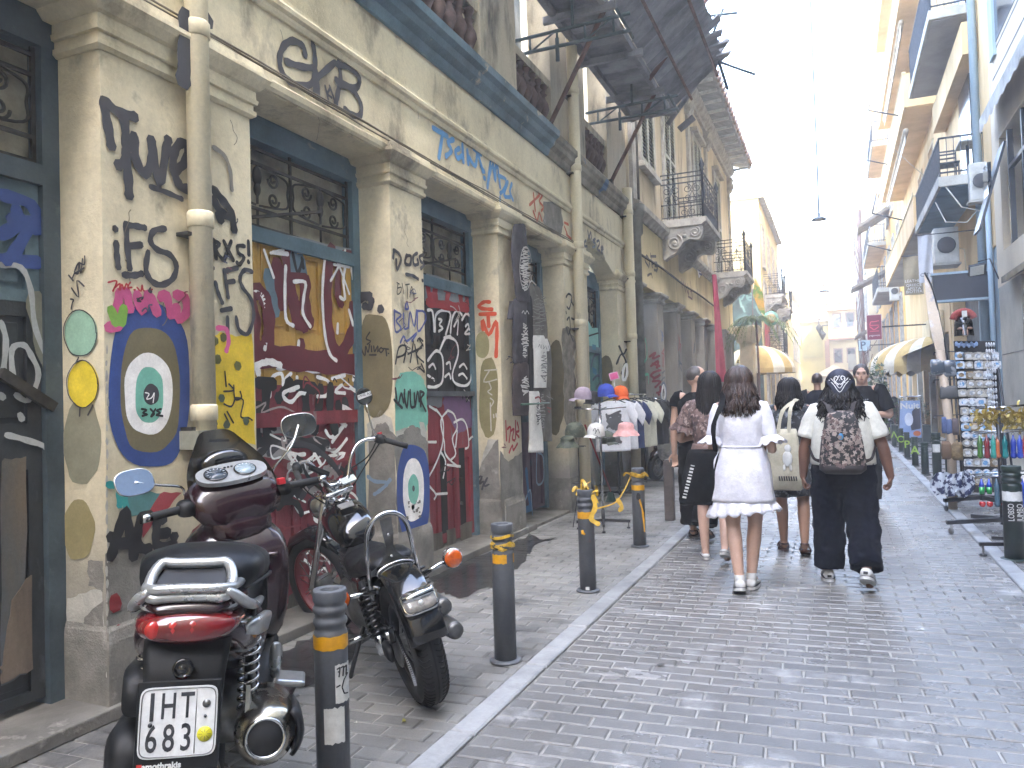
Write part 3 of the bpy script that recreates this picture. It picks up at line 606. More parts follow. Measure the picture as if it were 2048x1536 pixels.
g(WH, .028, "180,900 190,790 250,760 260,830;310,760 270,800 290,860 340,850 345,780;470,780 540,810 530,890 470,900;560,790 640,770;620,830 580,870 640,880;700,740 690,800;560,1050 640,1050;520,1110 560,1150 640,1060;520,1200 580,1240 650,1160;640,1070 560,1180;380,1010 400,1100 350,1150;540,1270 640,1250 560,1330;250,1100 300,1030 320,1120;440,1060 470,1120", .0048)
g(K, .085, "105,815 200,825;160,830 150,1000 160,1130;300,810 270,870 230,910;340,830 450,850;390,850 400,980 380,1110;470,1000 450,1110;545,985 580,1110;550,840 545,960;110,960 100,1150;600,950 610,1020;490,850 480,970;640,930 650,1000", .0055)
g(K, .07, "95,1185 200,1170 330,1185 460,1180 530,1195;90,1300 120,1400 100,1500;330,1430 350,1500 380,1440;200,1500 260,1420", .0058)
g(KG, .05, "170,1250 250,1195 350,1190 450,1220 560,1310 640,1430;370,1520 440,1430 520,1420 580,1520", .0062)
g(ink('8d8a88'), .07, "110,1250 160,1240 300,1260;300,1330 420,1350;100,1420 180,1430;420,1460 470,1500;520,1350 600,1390;140,1100 260,1090", .0046)
g(WH, .02, "1540,1500 1560,1400 1640,1370 1690,1430 1690,1500;1700,1480 1720,1360 1790,1330 1850,1400;1720,1500 1800,1440 1830,1470", .006, zz=(200,780,4.04))
g(K, .05, "1250,420 1400,400 1600,410;1270,520 1400,440 1560,400 1700,430 1800,480;1500,1330 1700,1250 1850,1190;1430,950 1500,900 1580,920 1620,1000;1410,780 1440,870 1530,850 1600,720", .0056, zz=(200,780,4.04))
g(ink('6b2a32'), .07, "1620,820 1700,900 1690,1050;1480,560 1550,640 1540,720", .0044, zz=(200,780,4.04))
g(K, .012, "570,805 575,790 590,810;620,790 640,800 630,820;660,790 665,815;690,780 705,790", .006)
# ---- door 2
g2 = lambda mt, w_, st, off=.004: g(mt, w_, st, off, D2)
fill(G1, D2, ink('7d8488'), jag([(850,545),(945,575),(944,620),(850,600)], 2, 4, 2), .003)
g2(ink('9c2a33'), .09, "1150,190 1160,280 1200,290;1200,200 1190,300;1250,230 1320,240;1280,240 1270,330 1340,350;1350,270 1360,340 1400,350;1150,320 1250,340 1390,360;1390,280 1400,330")
g2(WH, .03, "1150,370 1180,380 1190,500;1195,500 1200,400 1250,370 1290,400 1260,520;1290,510 1300,420 1330,370 1360,400;1360,430 1390,390 1420,440 1425,560 1420,760 1390,830 1320,820 1300,760 1335,640 1320,560 1260,540 1220,620;1150,680 1200,620 1240,660 1240,800 1200,840 1150,840;1250,540 1290,530", .005)
g2(WH, .026, "1215,425 1235,430 1220,460 1240,480 1215,500;1310,470 1335,430 1330,520;1380,470 1395,455 1400,480 1375,515 1405,515;1405,488 1407,490;1155,720 1180,700 1195,730;1265,700 1285,690 1290,730;1345,720 1370,700 1390,730;1150,770 1180,790 1190,800;1255,780 1280,760 1290,790;1340,770 1365,760 1390,790", .0058)
fill(G1, D2, ink('75547a'), jag([(885,785),(940,790),(945,850),(915,870),(888,820)], 3, 5, 4), .003); fill(G1, D2, ink('75777a'), jag([(853,790),(884,786),(884,815),(853,812)], 2, 4, 5), .003)
g2(WH, .024, "1200,980 1240,1040 1245,1140 1230,1230 1190,1330 1150,1400;1270,990 1230,1050 1250,1180 1260,1260 1330,1330;1270,985 1310,1010 1330,1090 1300,1160 1320,1250 1290,1290;1310,1060 1360,1040 1390,1090 1400,1200 1380,1220;1400,1170 1430,1150 1440,1260;1330,1110 1320,1210;1150,1180 1200,1180;1230,1240 1260,1300 1245,1400;1200,1500 1270,1495;1150,1440 1200,1500 1190,1530;1270,1320 1350,1330;1160,960 1200,985", .0052)
g2(WH, .02, "985,985 1020,1010 1050,1070 1090,1200;1000,1300 1040,1200", .0055)
g2(K, .014, "1360,880 1365,915;1375,890 1385,910;1390,885 1385,935 1410,890 1425,930;1400,910 1430,905", .006)
for (x, y) in ((1355,1390),(1370,1320)): pass
MB().box(at('x', XD+.002, 918, 955), at('x', XD+.03, 926, 962)).build('door_latch', m_iron, D2); MB().box(at('x', XD+.002, 920, 1003), at('x', XD+.03, 927, 1010)).build('door_latch', m_iron, D2)
fill(G1, D2, m_rot, jag([(862,1070),(885,1062),(886,1112),(864,1122)], 2, 4, 6), .003, 'rotten_patch'); fill(G1, D2, m_rot, jag([(893,1062),(912,1055),(913,1096),(895,1103)], 2, 4, 7), .003, 'rotten_patch'); fill(G1, D2, m_rot, jag([(920,1050),(944,1042),(945,1080),(922,1090)], 2, 4, 8), .003, 'rotten_patch')
fill(G1, D1, m_rot, jag([(575,1190),(640,1165),(700,1145),(702,1185),(575,1235)], 3, 5, 6), .0042, 'rotten_patch')
# ---- door 3 / 4 / 0
g(ink('7d93a8'), .03, "1075,905 1085,915 1085,960 1072,965 1072,905;1050,1000 1060,980 1064,1030;1090,940 1096,960 1096,1010", .005, D3, (0,0,1)); g(ink('2f5f86'), .08, "1052,940 1056,985 1060,1010;1050,1020 1062,1015", .004, D3, (0,0,1))
g(ink('7fb5ae'), .2, "655,470 700,520 740,500;660,560 740,590", .003, D4, ZG); g(ink('3d4a63'), .04, "680,720 700,650 740,650 755,720 740,850;690,800 720,770 740,800 710,850;650,860 670,820", .005, D4, ZG)
g(BL, .06, "0,390 60,410 75,460 40,440 20,440;0,470 60,440 30,500 10,520;30,420 35,450;0,520 75,525", .005, D0, (0,0,1)); g(ink('9fa2a3'), .028, "0,530 40,535 60,580 70,660 110,760 125,820;25,760 22,700 45,690 60,710 75,750 55,800 30,790;0,645 10,680 5,740;12,870 50,880 95,900 110,960 105,1050", .005, D0, (0,0,1)); g(ink('9fa2a3'), .03, "0,790 4,795;38,830 42,838", .005, D0, (0,0,1))
g(ink('6f7063'), .1, "70,600 85,680 110,760", .0035, D0, (0,0,1))

rc = random.Random(21)
def wander(x, y, n, sx, sy, dr=0): 
    o = []
    for k in range(n): o.append('%.1f,%.1f' % (x, y)); x += rc.uniform(-sx, sx); y += rc.uniform(-sy, sy)+dr
    return ' '.join(o)
for k in range(34):   # loose scribbles over the lower door
    g([WH, ink('9a8f8c'), K, WH, ink('7d3038')][k % 5], rc.choice((.014,.02,.03)), wander(rc.uniform(525,690), rc.uniform(760,1120), 7, 34, 26), .0062, D1, (0,0,1))
for k in range(9): g([K, ink('b9b3ad'), ink('5b2a30')][k % 3], .012, wander(rc.uniform(865,935), rc.uniform(600,1010), 6, 14, 16), .006, D2, (0,0,1))
m_crk = ink('6d6453')
for x, y in ((640,230),(900,330),(1020,420),(560,60),(700,110),(1100,380),(840,200),(260,420),(330,600),(460,240),(810,450),(250,520)):   # hairline cracks and runs
    spray(F1, B1, m_crk, .005, (0,0,1), wander(x, y, 6, 7, 5, 9), 'hairline_crack', off=.002)
for x0, x1, y0, y1, n in ((225,375,560,640,4),(790,848,520,760,6),(425,500,420,640,3),(1002,1040,640,900,3)):
    for k in range(n): spray(F1, B1, [KG, ink('6a3a44'), ink('4a4f66')][k % 3], .008, (0,0,1), wander(rc.uniform(x0,x1), rc.uniform(y0,y1), 7, 9, 8))
# ============================================================ SCAFFOLD CANOPY OVER THE PAVEMENT
m_bd = mat('weathered_board', '8f9094', '6c6e73', r=.9, s=3, streak=1, bump=.4, rnd=.25)
m_pole = mat('rusty_pole', '6a4c44', '4d3a36', r=.8, s=10, bump=.3)
m_gst = mat('green_steel', '46565a', '343f42', r=.6, s=8, bump=.1)
SC = thing('scaffold_canopy', 'timber and steel scaffold canopy jutting out over the pavement', 'scaffold', (-3.0, 10, 6.3))
y = 6.0; k = 0
while y < 12.95:     # deck boards lie across, inclined fan boards too
    wd = .235
    MB().box((-3.2, y+.004, 6.34+random.uniform(0,.008)), (-2.42, y+wd-.004, 6.37)).build('deck_board', m_bd, SC)
    dz = random.uniform(0, .012); L = random.uniform(-.05, .04) + (0.1 if k % 7 == 3 else 0)
    MB().beam((-2.41, y+wd/2, 6.37+dz), (-1.55+L, y+wd/2, 7.02+dz+L*.75), wd-.008, .024, Z).build('fan_board', m_bd, SC)
    y += wd; k += 1
mb = MB()
for x, z in ((-3.1,6.30),(-2.46,6.30)): MB().beam((x, 5.9, z), (x, 13.1, z), .07, .08).build('timber_beam', m_bd, SC)
for x, z in ((-2.1,6.58),(-1.66,6.90)): MB().tube([(x, 5.9, z-.06), (x, 13.2, z-.06)], .024, 8).build('scaffold_pole', m_pole, SC)
for y in (7.3, 9.1, 10.5, 11.95, 12.9):
    MB().beam((-3.24, y-.06, 6.24), (-2.3, y-.06, 6.24), .06, .09).build('timber_beam', m_bd, SC)
for y in (9.1, 11.95):
    MB().tube([(XF+.02, y, 4.92), (-2.42, y+.02, 6.33)], .032, 8).build('strut', m_pole, SC)
    MB().tube([(-2.44, y-.5, 6.26), (-1.55, y-.4, 7.35)], .035, 8).build('strut', m_pole, SC)
    MB().box((XF, y-.05, 4.85), (XF+.06, y+.06, 4.97)).build('foot_plate', m_iron, SC)
for y, z in ((8.7,5.72),(11.6,5.80)):
    t = MB(); 
    for dz in (0, .2): t.tube([(-3.5, y, z+dz*.9), (-2.05, y, z+dz)], .022, 6)
    for x in (-3.3,-2.95,-2.6,-2.25): t.tube([(x, y, z), (x, y, z+.2)], .014, 6)
    t.tube([(-3.3, y, z), (-2.95, y, z+.2)], .012, 6); t.tube([(-2.6, y, z), (-2.25, y, z+.2)], .012, 6)
    t.tube([(-2.75, y, z+.2), (-2.75, y, 6.3)], .02, 6); t.tube([(-2.95, y, z-.18), (-2.95, y, z+.1)], .025, 6); t.tube([(-2.12, y-.35, z+.1), (-2.12, y+.4, z+.1)], .02, 6)
    o = t.build('outrigger', m_gst, SC)
for a, b, r in (((-1.82,13,7.79),(-1.28,13,7.73),.022),((-1.69,13,7.45),(-1.5,13,7.85),.022),((-1.75,13,6.96),(-1.45,13,7.33),.05),((-1.58,13,6.97),(-1.04,13,6.66),.022),((-1.68,12.9,7.3),(-1.48,13.02,6.5),.026),((-2.3,13.05,5.98),(-2.05,13.05,6.15),.06),((-2.5,13.1,6.12),(-1.62,13.1,7.2),.045)):
    MB().tube([a, b], r, 8).build('loose_pole', m_gst if r < .04 else m_bd, SC)
for k in range(3):
    MB().beam((-1.85, 11.9+.4*k, 6.86+.02*k), (-1.42, 12.0+.45*k, 7.0+.02*k), .2, .03).build('fan_board', mat('pale_board', '85868a', '6c6d72', s=4, bump=.3), SC)

# ============================================================ SECOND LEFT BUILDING (SHUTTERS AND BALCONIES)
m_b2 = mat('buff_render', 'bfb194', '9f937b', r=.9, s=1.1, streak=.3, bump=.3, c3='6a6256', s3=1.8, lo3=.55, hi3=.7)
m_b2l = mat('yellow_render', 'c9b98d', 'ab9e7b', r=.9, s=1.1, streak=.3, bump=.25, c3='77705f', s3=1.6, lo3=.57, hi3=.7)
m_pil2 = mat('grey_pillar', '9a968d', '827e77', r=.9, s=2, streak=.4, bump=.3)
m_stone = mat('pale_stone', 'a8a49a', '84817a', r=.85, s=5, bump=.3)
m_shut = mat('shutter_paint', 'a5a597', '8a8b80', r=.7, s=4, bump=.1); m_void = flat('1c1f24', .9)
m_balc = mat('balcony_iron', '2c323a', '23282f', r=.6, m=.2, s=10, bump=.1)
B2 = thing('balcony_building', 'weathered two storey building with louvred shutters, carved balconies and a row of grey pillars', 'building', (XF, 20, 0))
yE = 27.6
MB().box((XF-6, 13.25, 4.78), (XF, yE, 9.3)).build('upper_wall', m_b2, B2)
MB().box((XF-.5, 13.25, 3.56), (XF, yE, 4.78)).build('lower_wall', m_b2l, B2)
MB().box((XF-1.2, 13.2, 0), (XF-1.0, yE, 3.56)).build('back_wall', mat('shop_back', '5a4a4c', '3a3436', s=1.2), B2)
MB().box((XF-1.2, yE-.3, 0), (XF, yE, 3.56)).build('side_wall', m_b2l, B2)
mb = MB(); mb.profile([(-.01,4.74),(.04,4.74),(.07,4.8),(.16,4.86),(.17,4.95),(.05,4.99),(-.01,5.0)], 13.3, yE, XF); mb.build('string_course', m_stone, B2)
mb = MB(); mb.tube([(XF+.04, y, 4.09+.015*math.sin(y*1.3)) for y in np.arange(13.4, 24, .4)], .022, 6); mb.build('wall_cable', m_iron, B2)
pys = [(13.35,13.85),(15.29,15.83),(17.2,17.75),(19.15,19.65),(21.1,21.6),(23.05,23.55),(25.0,25.5),(27.0,27.55)]
for i, (a, b) in enumerate(pys):
    MB().box((XF-1.0, a, 0), (XF, b, 3.36)).build('pillar', m_pil2, B2, bev=.012)
    mb = MB(); mb.loft([rect(a, b, XF-1.0, XF, z, o, .002) for z, o in [(3.361,.015),(3.39,.05),(3.42,.05),(3.43,.03),(3.47,.05),(3.5,.1),(3.54,.11),(3.558,.09)]], sm=False); mb.build('capital', m_stone, B2)
# pilasters and frieze on the upper wall
for y in (13.3, 19.3, 22.2, 27.3):
    MB().box((XF, y, 5.0), (XF+.07, y+.28, 8.5)).build('pilaster', m_stone, B2)
    mb = MB(); mb.profile([(.0,8.5),(.1,8.5),(.16,8.6),(.1,8.75),(.2,8.95),(.0,8.99)], y-.06, y+.34, XF); mb.ell((XF+.12, y+.14, 8.7), (.1,.17,.16), 8, 6); mb.build('carved_capital', m_stone, B2)
mb = MB(); mb.profile([(0,9.0),(.08,9.0),(.1,9.1),(.2,9.16),(.25,9.3),(.0,9.32)], 13.2, yE+.1, XF); mb.build('cornice', m_stone, B2)
rf = MB().prism([(XF+.75, 13.0, 9.32), (XF-3, 13.0, 10.5), (XF-3, 13.0, 10.6), (XF+.78, 13.0, 9.42)], (0, yE-13.0+.3, 0)).build('roof', mat('eave_board', '6d6a68', '575453', s=4, bump=.3), B2)
for i in range(40):
    y = 13.1+i*.37
    MB().tube([(XF+.84, y, 9.42), (XF+.3, y, 9.6)], .09, 7, False).build('roof_tile', mat('clay_tile', '8c7160', '6d5a50', s=6), rf)
    if i % 2: MB().beam((XF+.02, y, 9.27), (XF+.7, y, 9.31), .08, .07).build('rafter_end', m_stone, rf)
def shutter(par, y0, y1, z0, z1, x=XF):
    f = MB(); t = .05
    f.box((x+.02, y0, z0), (x+.06, y0+t, z1)); f.box((x+.02, y1-t, z0), (x+.06, y1, z1))
    for z in (z0, (z0+z1)/2-t/2, z1-t): f.box((x+.02, y0+t, z), (x+.06, y1-t, z+t))
    o = f.build('shutter', m_shut, par); MB().box((x+.006, y0+t, z0+t), (x+.012, y1-t, z1-t)).build('dark_gap', m_void, o)
    mb = MB(); z = z0+.1
    me = None
    while z < z1-.1:
        if abs(z-(z0+z1)/2) > .06:
            if me is None:
                q = MB().beam((x+.024, 0, 0), (x+.056, 0, -.028), y1-y0-2*t, .009, Z).build('slat', m_shut, o); me = q.data; b0 = q.location.copy()
            else: q = bpy.data.objects.new('slat', me); COL.objects.link(q); q.parent = o; WM[q.name] = WM[o.name]
            q.location = (0, (y0+y1)/2, z)
        z += .075
    return o
for ya, z0, z1 in ((14.15,5.95,8.2),(16.35,5.15,8.2),(20.2,5.95,8.2),(23.9,5.15,8.2)):
    w_ = MB(); w_.box((XF, ya-.14, z0-.1), (XF+.05, ya, z1+.12)); w_.box((XF, ya+1.1, z0-.1), (XF+.05, ya+1.24, z1+.12)); w_.box((XF, ya, z1), (XF+.05, ya+1.1, z1+.12)); w_.box((XF, ya-.2, z0-.2), (XF+.14, ya+1.3, z0-.1)); w_.box((XF, ya-.2, z1+.121), (XF+.18, ya+1.3, z1+.22))
    W_ = w_.build('window', m_stone, B2)
    for k in range(2): shutter(W_, ya+.55*k+.004, ya+.55*k+.546, z0-.02, z1)
def iron_balcony(par, y0, y1, x0, x1, z, h=.95, br=True):
    mb = MB(); mb.profile([(0,z),(x1-x0-.1,z),(x1-x0-.04,z+.05),(x1-x0,z+.06),(x1-x0,z+.16),(0,z+.16)], y0, y1, x0); o = mb.build('balcony', m_stone, par)
    if br:
        for yb in (y0+.04, y1-.3):
            P = smooth([(0,z,0),(0,z-.62,0),(.12,z-.6,0),(.3,z-.5,0),(.42,z-.33,0),(.55,z-.27,0),(.72,z-.3,0),(.8,z-.2,0),(.82,z-.05,0),(.8,z,0)], 3)
            c = MB(); c.prism([(x0+p[0]*(x1-x0)/.9, yb, p[1]) for p in P], (0,.24,0))
            for (cx, cz, r) in ((.25,z-.32,.17),(.66,z-.14,.11)):
                c.tube([(x0+p[0]*(x1-x0)/.9, yb-.012, p[1]) for p in scroll(cx, cz, r, 1.7, 1.2, -1, 22)], .022, 6)
            c.ell((x0+.25*(x1-x0)/.9, yb-.012, z-.32), (.05,.03,.05), 8, 5); c.ell((x0+.45*(x1-x0)/.9, yb-.01, z-.2), (.05,.03,.04), 8, 5)
            c.build('carved_bracket', m_stone, o)
    zt = z+.16; r = MB(); cor = [(x0, y0+.05), (x1-.06, y0+.05), (x1-.06, y1-.05), (x0, y1-.05)]
    for dz in (.05, .32, h-.2, h-.09, h):
        for i in range(3): r.beam((*cor[i], zt+dz), (*cor[i+1], zt+dz), .02, .022)
    for i in (1, 2): r.lathe([(.03,zt),(.03,zt+h),(.05,zt+h+.02),(.03,zt+h+.05),(.06,zt+h+.12),(.03,zt+h+.2),(.008,zt+h+.27)], (*cor[i], 0), Z, 8)
    rl = r.build('railing', m_balc, o); bars = MB(); sc_ = MB()
    for i in range(3):
        a, b = Vector((*cor[i], 0)), Vector((*cor[i+1], 0)); n = max(4, int((b-a).length/.11))
        for k in range(n+1):
            p = a.lerp(b, k/n); full = k % 3 == 0
            bars.beam((p.x, p.y, zt), (p.x, p.y, zt+(h if full else .32)), .014, .014)
        m = max(1, int((b-a).length/.42)); d = (b-a)/m
        for k in range(m):
            for sg in (-1, 1):
                c = a+d*(k+.5+sg*.22)
                for zz, rr_, s2 in ((.62,.1,1),(.43,.075,-1)):
                    sc_.tube([c+d.normalized()*q[0]+V(0,0,zt+q[1]) for q in scroll(0, zz*h/.95, rr_, 1.4, 1.57*s2, sg*s2, 16)], .008, 5)
                sc_.tube([c+d*.0+V(0,0,zt+.33), c-d*sg*.2+V(0,0,zt+.55), c+V(0,0,zt+h-.2)], .008, 5)
    bars.build('railing_bars', m_balc, rl); sc_.build('scrollwork', m_balc, rl)
    return o
iron_balcony(B2, 15.95, 18.05, XF, -2.33, 4.98); iron_balcony(B2, 23.35, 25.5, XF, -2.3, 4.95)
F2 = ('x', XF)
spray(F2, B2, KG, .05, ZJ, "290,170 320,230 310,300;290,170 270,220 300,280;330,150 350,300;330,180 390,180;350,260 400,250 400,330 370,330;300,390 340,370 350,410;380,280 410,300 400,350", off=.004)
spray(F2, B2, ink('5a3440'), .05, ZJ, "670,430 680,520;690,450 720,570;710,470 745,590;740,480 750,600;770,460 790,630;770,560 790,560;745,620 790,650", off=.004)
spray(F2, B2, ink('7a2c36'), .045, (1260,700,5.906), "235,80 300,30 270,100 345,70;250,190 330,130 320,210;270,160 350,190;360,240 290,260 250,300 300,330 360,290 280,340;270,370 360,370 300,440;360,430 355,490 320,505;340,525 342,527", off=.75) if 0 else None
spray(('y', 15.29), B2, ink('7a2c36'), .045, (1260,700,5.906), "235,80 300,30 270,100 345,70;250,190 330,130 320,210;270,160 350,190;360,240 290,260 250,300 300,330 360,290 280,340;270,370 360,370 300,440;360,430 355,490 320,505;340,525 342,527")
spray(F2, B2, KG, .03, ZJ, "205,500 230,560 200,620 240,680;210,700 250,760 215,820;230,520 250,580;240,900 215,1000 260,1060;215,1100 255,1180", off=.004)
for i, (a, b) in enumerate(pys[1:6]):
    pl = F2; ym = (a+b)/2
    def pp(yy, zz):
        d = Vector((XF, yy, zz))-CP; q = d.dot(CF); return 1024+FPX*d.dot(CR)/q, 768-FPX*d.dot(CU)/q
    rr = random.Random(i)
    for kk in range(5):
        c = ['5a6b8a','8a3a40','46505a','8f8f88','50505c'][(kk+i) % 5]; z0 = 2.7-.45*kk; st = ' '.join('%f,%f' % pp(ym+rr.uniform(-.2,.2), z0+rr.uniform(-.22,.22)) for _ in range(7)); spray(pl, B2, ink(c), .035, (0,0,1), st)
    if i in (0, 2):
        c = pp(ym, 1.55); mb = MB(); mb.m = 0; fill(pl, B2, None, blob(c[0], c[1], 6, 23), .005, mb=mb); mb.m = 1; fill(pl, B2, None, blob(c[0], c[1], 4.4, 18), .0056, mb=mb); mb.m = 2; fill(pl, B2, None, blob(c[0], c[1], 2, 9), .0062, mb=mb); mb.build('painted_eye', [ink('4a5a78'), WH, KG], B2)
    for kk, hcol in enumerate(('77715a','7d7f78','6a6650')):
        yy = a; d0 = pp(ym, .9+.5*kk)
    fill(('y', a), B2, ink('7a755c'), blob(*(lambda q: (q[0], q[1]))((lambda p_: (1024+FPX*(p_-CP).dot(CR)/(p_-CP).dot(CF), 768-FPX*(p_-CP).dot(CU)/(p_-CP).dot(CF)))(Vector((XF-.45, a, 1.2)))), 9, 16), .004)
# paper cone hung on wall, striped
fill(F2, B2, WH, [(1393,540),(1397,525),(1403,536),(1396,556)], .02, 'stuck_poster', th=.02); spray(F2, B2, ink('3c4f78'), .05, (0,0,1), "1394,532 1403,537;1393,541 1402,543;1395,547 1400,550", off=.045)
# dark gap and cables where the two buildings meet
MB().tube([(XF+.05, 13.62, .0), (XF+.05, 13.6, 2.5), (XF+.07, 13.66, 5.2), (XF+.04, 13.62, 9.0)], .03, 7).build('wall_cable', m_iron, B2)
MB().lathe([(.08,0),(.08,4.3),(.12,4.35),(.12,4.6),(.16,4.7),(.16,4.85)], (XF+.1, 13.28, 0), Z, 12).build('rainwater_hopper', mat('grey_hopper', '7b7a72', '5f5e58', s=6), B2)
# pink cloth banner
bn = MB(); bn.sheet(lambda u, v: (XF+.28+.06*math.sin(u*9)+.2*(1-v)*0+.35*v*v*0, 21.0+.25+ (1.9*u-.2)*(.12+.88*v) , 4.75-2.9*v), 10, 12)
bn = bn.build('cloth_banner', mat('pink_cloth', 'b0405c', '94334d', r=.8, s=3, bump=.1), loc=(XF+.3, 21.5, 1.8)); tag(bn, 'long pink cloth banner draped beside the last grey pillars under the balcony', 'banner')

# ============================================================ FAR LEFT ROW
m_b3 = mat('pale_yellow_wall', 'c4b384', 'ae9d72', r=.9, s=.6, streak=.4, bump=.1); m_b3w = mat('white_wall', 'c6b896', 'b0a484', r=.9, s=.6, streak=.4, bump=.1)
m_glass = mat('dark_glass', '2b323a', '1d2228', r=.1, rv=.03, s=2, bump=0, spec=.8)
def facade(name, label, x, y0, y1, h, mt, side=1, depth=7, floors=(), win=None, bays=3, wm=None, fr=None, shut=None, cat='building', group=None):
    """simple far building; side=+1 faces +x (left row), -1 faces -x (right row)"""
    b = thing(name, label, cat, (x, (y0+y1)/2, 0), 0, group)
    MB().box((x, y0, 0), (x-side*depth, y1, h)).build('wall', mt, b)
    mb = MB(); mb.box((x+side*.25, y0-.1, h-.001), (x-side*depth, y1+.1, h+.18)); mb.build('cornice', fr or m_stone, b)
    for z0, z1 in floors:
        for k in range(bays):
            L = (y1-y0)/bays; a = y0+L*(k+.5)-.55; c = a+1.1
            f = MB(); f.box((x+side*.003, a-.1, z0-.1), (x+side*.06, a, z1+.1)); f.box((x+side*.003, c, z0-.1), (x+side*.06, c+.1, z1+.1)); f.box((x+side*.003, a, z1), (x+side*.06, c, z1+.1)); f.box((x+side*.003, a, z0-.1), (x+side*.09, c, z0))
            W_ = f.build('window', fr or m_stone, b)
            MB().box((x+side*.002, a, z0), (x+side*.02, c, z1)).build('pane', shut or m_glass, W_); MB().box((x+side*.021, (a+c)/2-.03, z0), (x+side*.045, (a+c)/2+.03, z1)).build('mullion', fr or m_stone, W_)
    return b
B3 = facade('pale_yellow_building', 'tall pale yellow building with a mural on its side wall beyond the balcony building', -2.95, 36, 48, 10.3, m_b3, 1, 6, ((1,2.6),(4.6,6.7),(7.4,9.2)), bays=4)
iron_balcony(B3, 37.2, 39.6, -2.95, -2.1, 5.9, .95); iron_balcony(B3, 43.4, 45.6, -2.95, -2.1, 5.9, .95); iron_balcony(B3, 37.2, 39.6, -2.95, -2.1, 3.2, .95)
MB().box((-8.8, 35.93, 0), (-3.0, 35.99, 6.2)).build('mural', mat('teal_mural', '1d352f', '152622', r=.8, s=1.6, c3='34504a', s3=1.2, lo3=.56, hi3=.62), B3)
spray(('y', 35.92), B3, ink('4f6a60'), .08, (1400,480,4.8), "400,570 430,520 440,500;450,540 470,515 500,520 505,560 480,580 455,560 450,540;465,550 495,545;410,640 430,690;540,640 560,690 590,720;380,560 400,640", off=.01)
MB().box((-3.6, 27.65, 0), (-9, 35.9, 2.6)).build('yard_wall', mat('beige_wall', 'c2b499', 'a3977f', s=1), B3)
mb = MB(); mb.sheet(lambda u, v: (-2.9+.12*math.sin(u*8), 36.3+2.6*u*.5, 5.0-1.9*v), 8, 6); mb.build('red_drape', mat('red_drape', 'a03a3e', '7e2c30', s=2), B3)
B4 = facade('white_far_building', 'white rendered building with climbing plants, farther down the left side', -3.4, 48.2, 62, 8.2, m_b3w, 1, 6, ((1,2.6),(4.2,5.8)), bays=4)
B5 = facade('cream_far_building', 'cream building at the far end of the left row', -3.0, 62.3, 74, 9.2, m_b3, 1, 6, ((1,2.6),(4.2,5.8),(6.6,8.2)), bays=4)
def leaves(mb, c, r, n, sz, seed=0, flat_=.0, mats=1):
    rr = random.Random(seed)
    for i in range(n):
        while True:
            p = Vector((rr.uniform(-1,1), rr.uniform(-1,1), rr.uniform(-1,1)))
            if p.length < 1: break
        p = Vector((p.x*r[0], p.y*r[1], p.z*r[2]))+Vector(c); d = Vector((rr.uniform(-1,1), rr.uniform(-1,1), rr.uniform(-.6,.8))).normalized(); a, b, _ = frame(d); s_ = sz*rr.uniform(.6,1.3); mb.m = rr.randrange(mats)
        mb.add([p-a*s_*.3, p+d*s_*.5, p+a*s_*.3, p+d*s_*1.1+b*s_*.1], [(0,1,3),(1,2,3)] if 0 else [(0,1,2),(0,2,3)])
m_lf = [mat('leaf_a', '4f6a2e', '3b5224', r=.5, s=8), mat('leaf_b', '6a8238', '50662a', r=.5, s=8), mat('leaf_c', '8a9a3e', '6c7c30', r=.5, s=8)]
iv = MB(); leaves(iv, (-3.0, 50, 6.2), (.5, 1.4, .9), 500, .22, 2, mats=3); iv = iv.build('climbing_plant', m_lf, loc=(-3.0, 50, 5.2)); tag(iv, 'bright green climbing plant spilling from the white far building', 'plant')
# ---- end of the street
E1 = thing('end_building', 'pale yellow sunlit building closing the end of the street', 'building', (-1.4, 78, 0))
MB().box((-3.6, 78, 0), (-.6, 84, 8.2)).build('wall', mat('sunlit_yellow', '9c8c50', '877840', s=.5), E1); MB().box((-2.9, 77.9, 4.8), (-1.1, 77.99, 7.8)).build('shutter_door', mat('corrugated_yellow', '8a8047', '756c3a', s=1), E1); MB().box((-3.7, 77.7, 8.2), (-.5, 84, 8.4)).build('cornice', m_stone, E1)
for k in range(12): MB().box((-2.88+k*.148, 77.86, 4.85), (-2.82+k*.148, 77.9, 7.75)).build('shutter_rib', mat('corrugated_yellow', '8a8047', '756c3a', s=1), E1)
E2 = thing('end_building', 'white house with small dark windows closing the right end of the street', 'building', (2, 76, 0))
MB().box((-.55, 76, 0), (4.5, 83, 9.6)).build('wall', mat('end_white', 'aca07c', '988d6c', s=.5), E2); MB().box((-.7, 75.6, 9.6), (4.7, 83, 9.8)).build('cornice', m_stone, E2)
for k in range(4):
    for z in (4.2, 7.4): W_ = MB().box((-.2+k*1.1, 75.93, z-.08), (.6+k*1.1, 75.99, z+1.3)).build('window', mat('brown_frame', '7c6152', '5f4a40'), E2); MB().box((-.1+k*1.1, 75.9, z), (.5+k*1.1, 75.929, z+1.2)).build('pane', m_glass, W_)
E3 = thing('grey_tower_block', 'plain grey block rising behind the end of the street', 'building', (1.5, 96, 0))
MB().box((-.2, 96, 0), (3.6, 104, 17.6)).build('wall', mat('grey_block', '5c5f5b', '4e514e', s=.5), E3); MB().box((-.3, 95.9, 12.6), (3.7, 95.99, 12.8)).build('ledge', m_stone, E3)
E4 = thing('ochre_house', 'ochre house front with a wide band of windows in the middle of the far end', 'building', (-5, 88, 0)); MB().box((-9, 88, 0), (-1, 94, 12.5)).build('wall', mat('sunlit_yellow', '9c8c50', '877840', s=.5), E4)
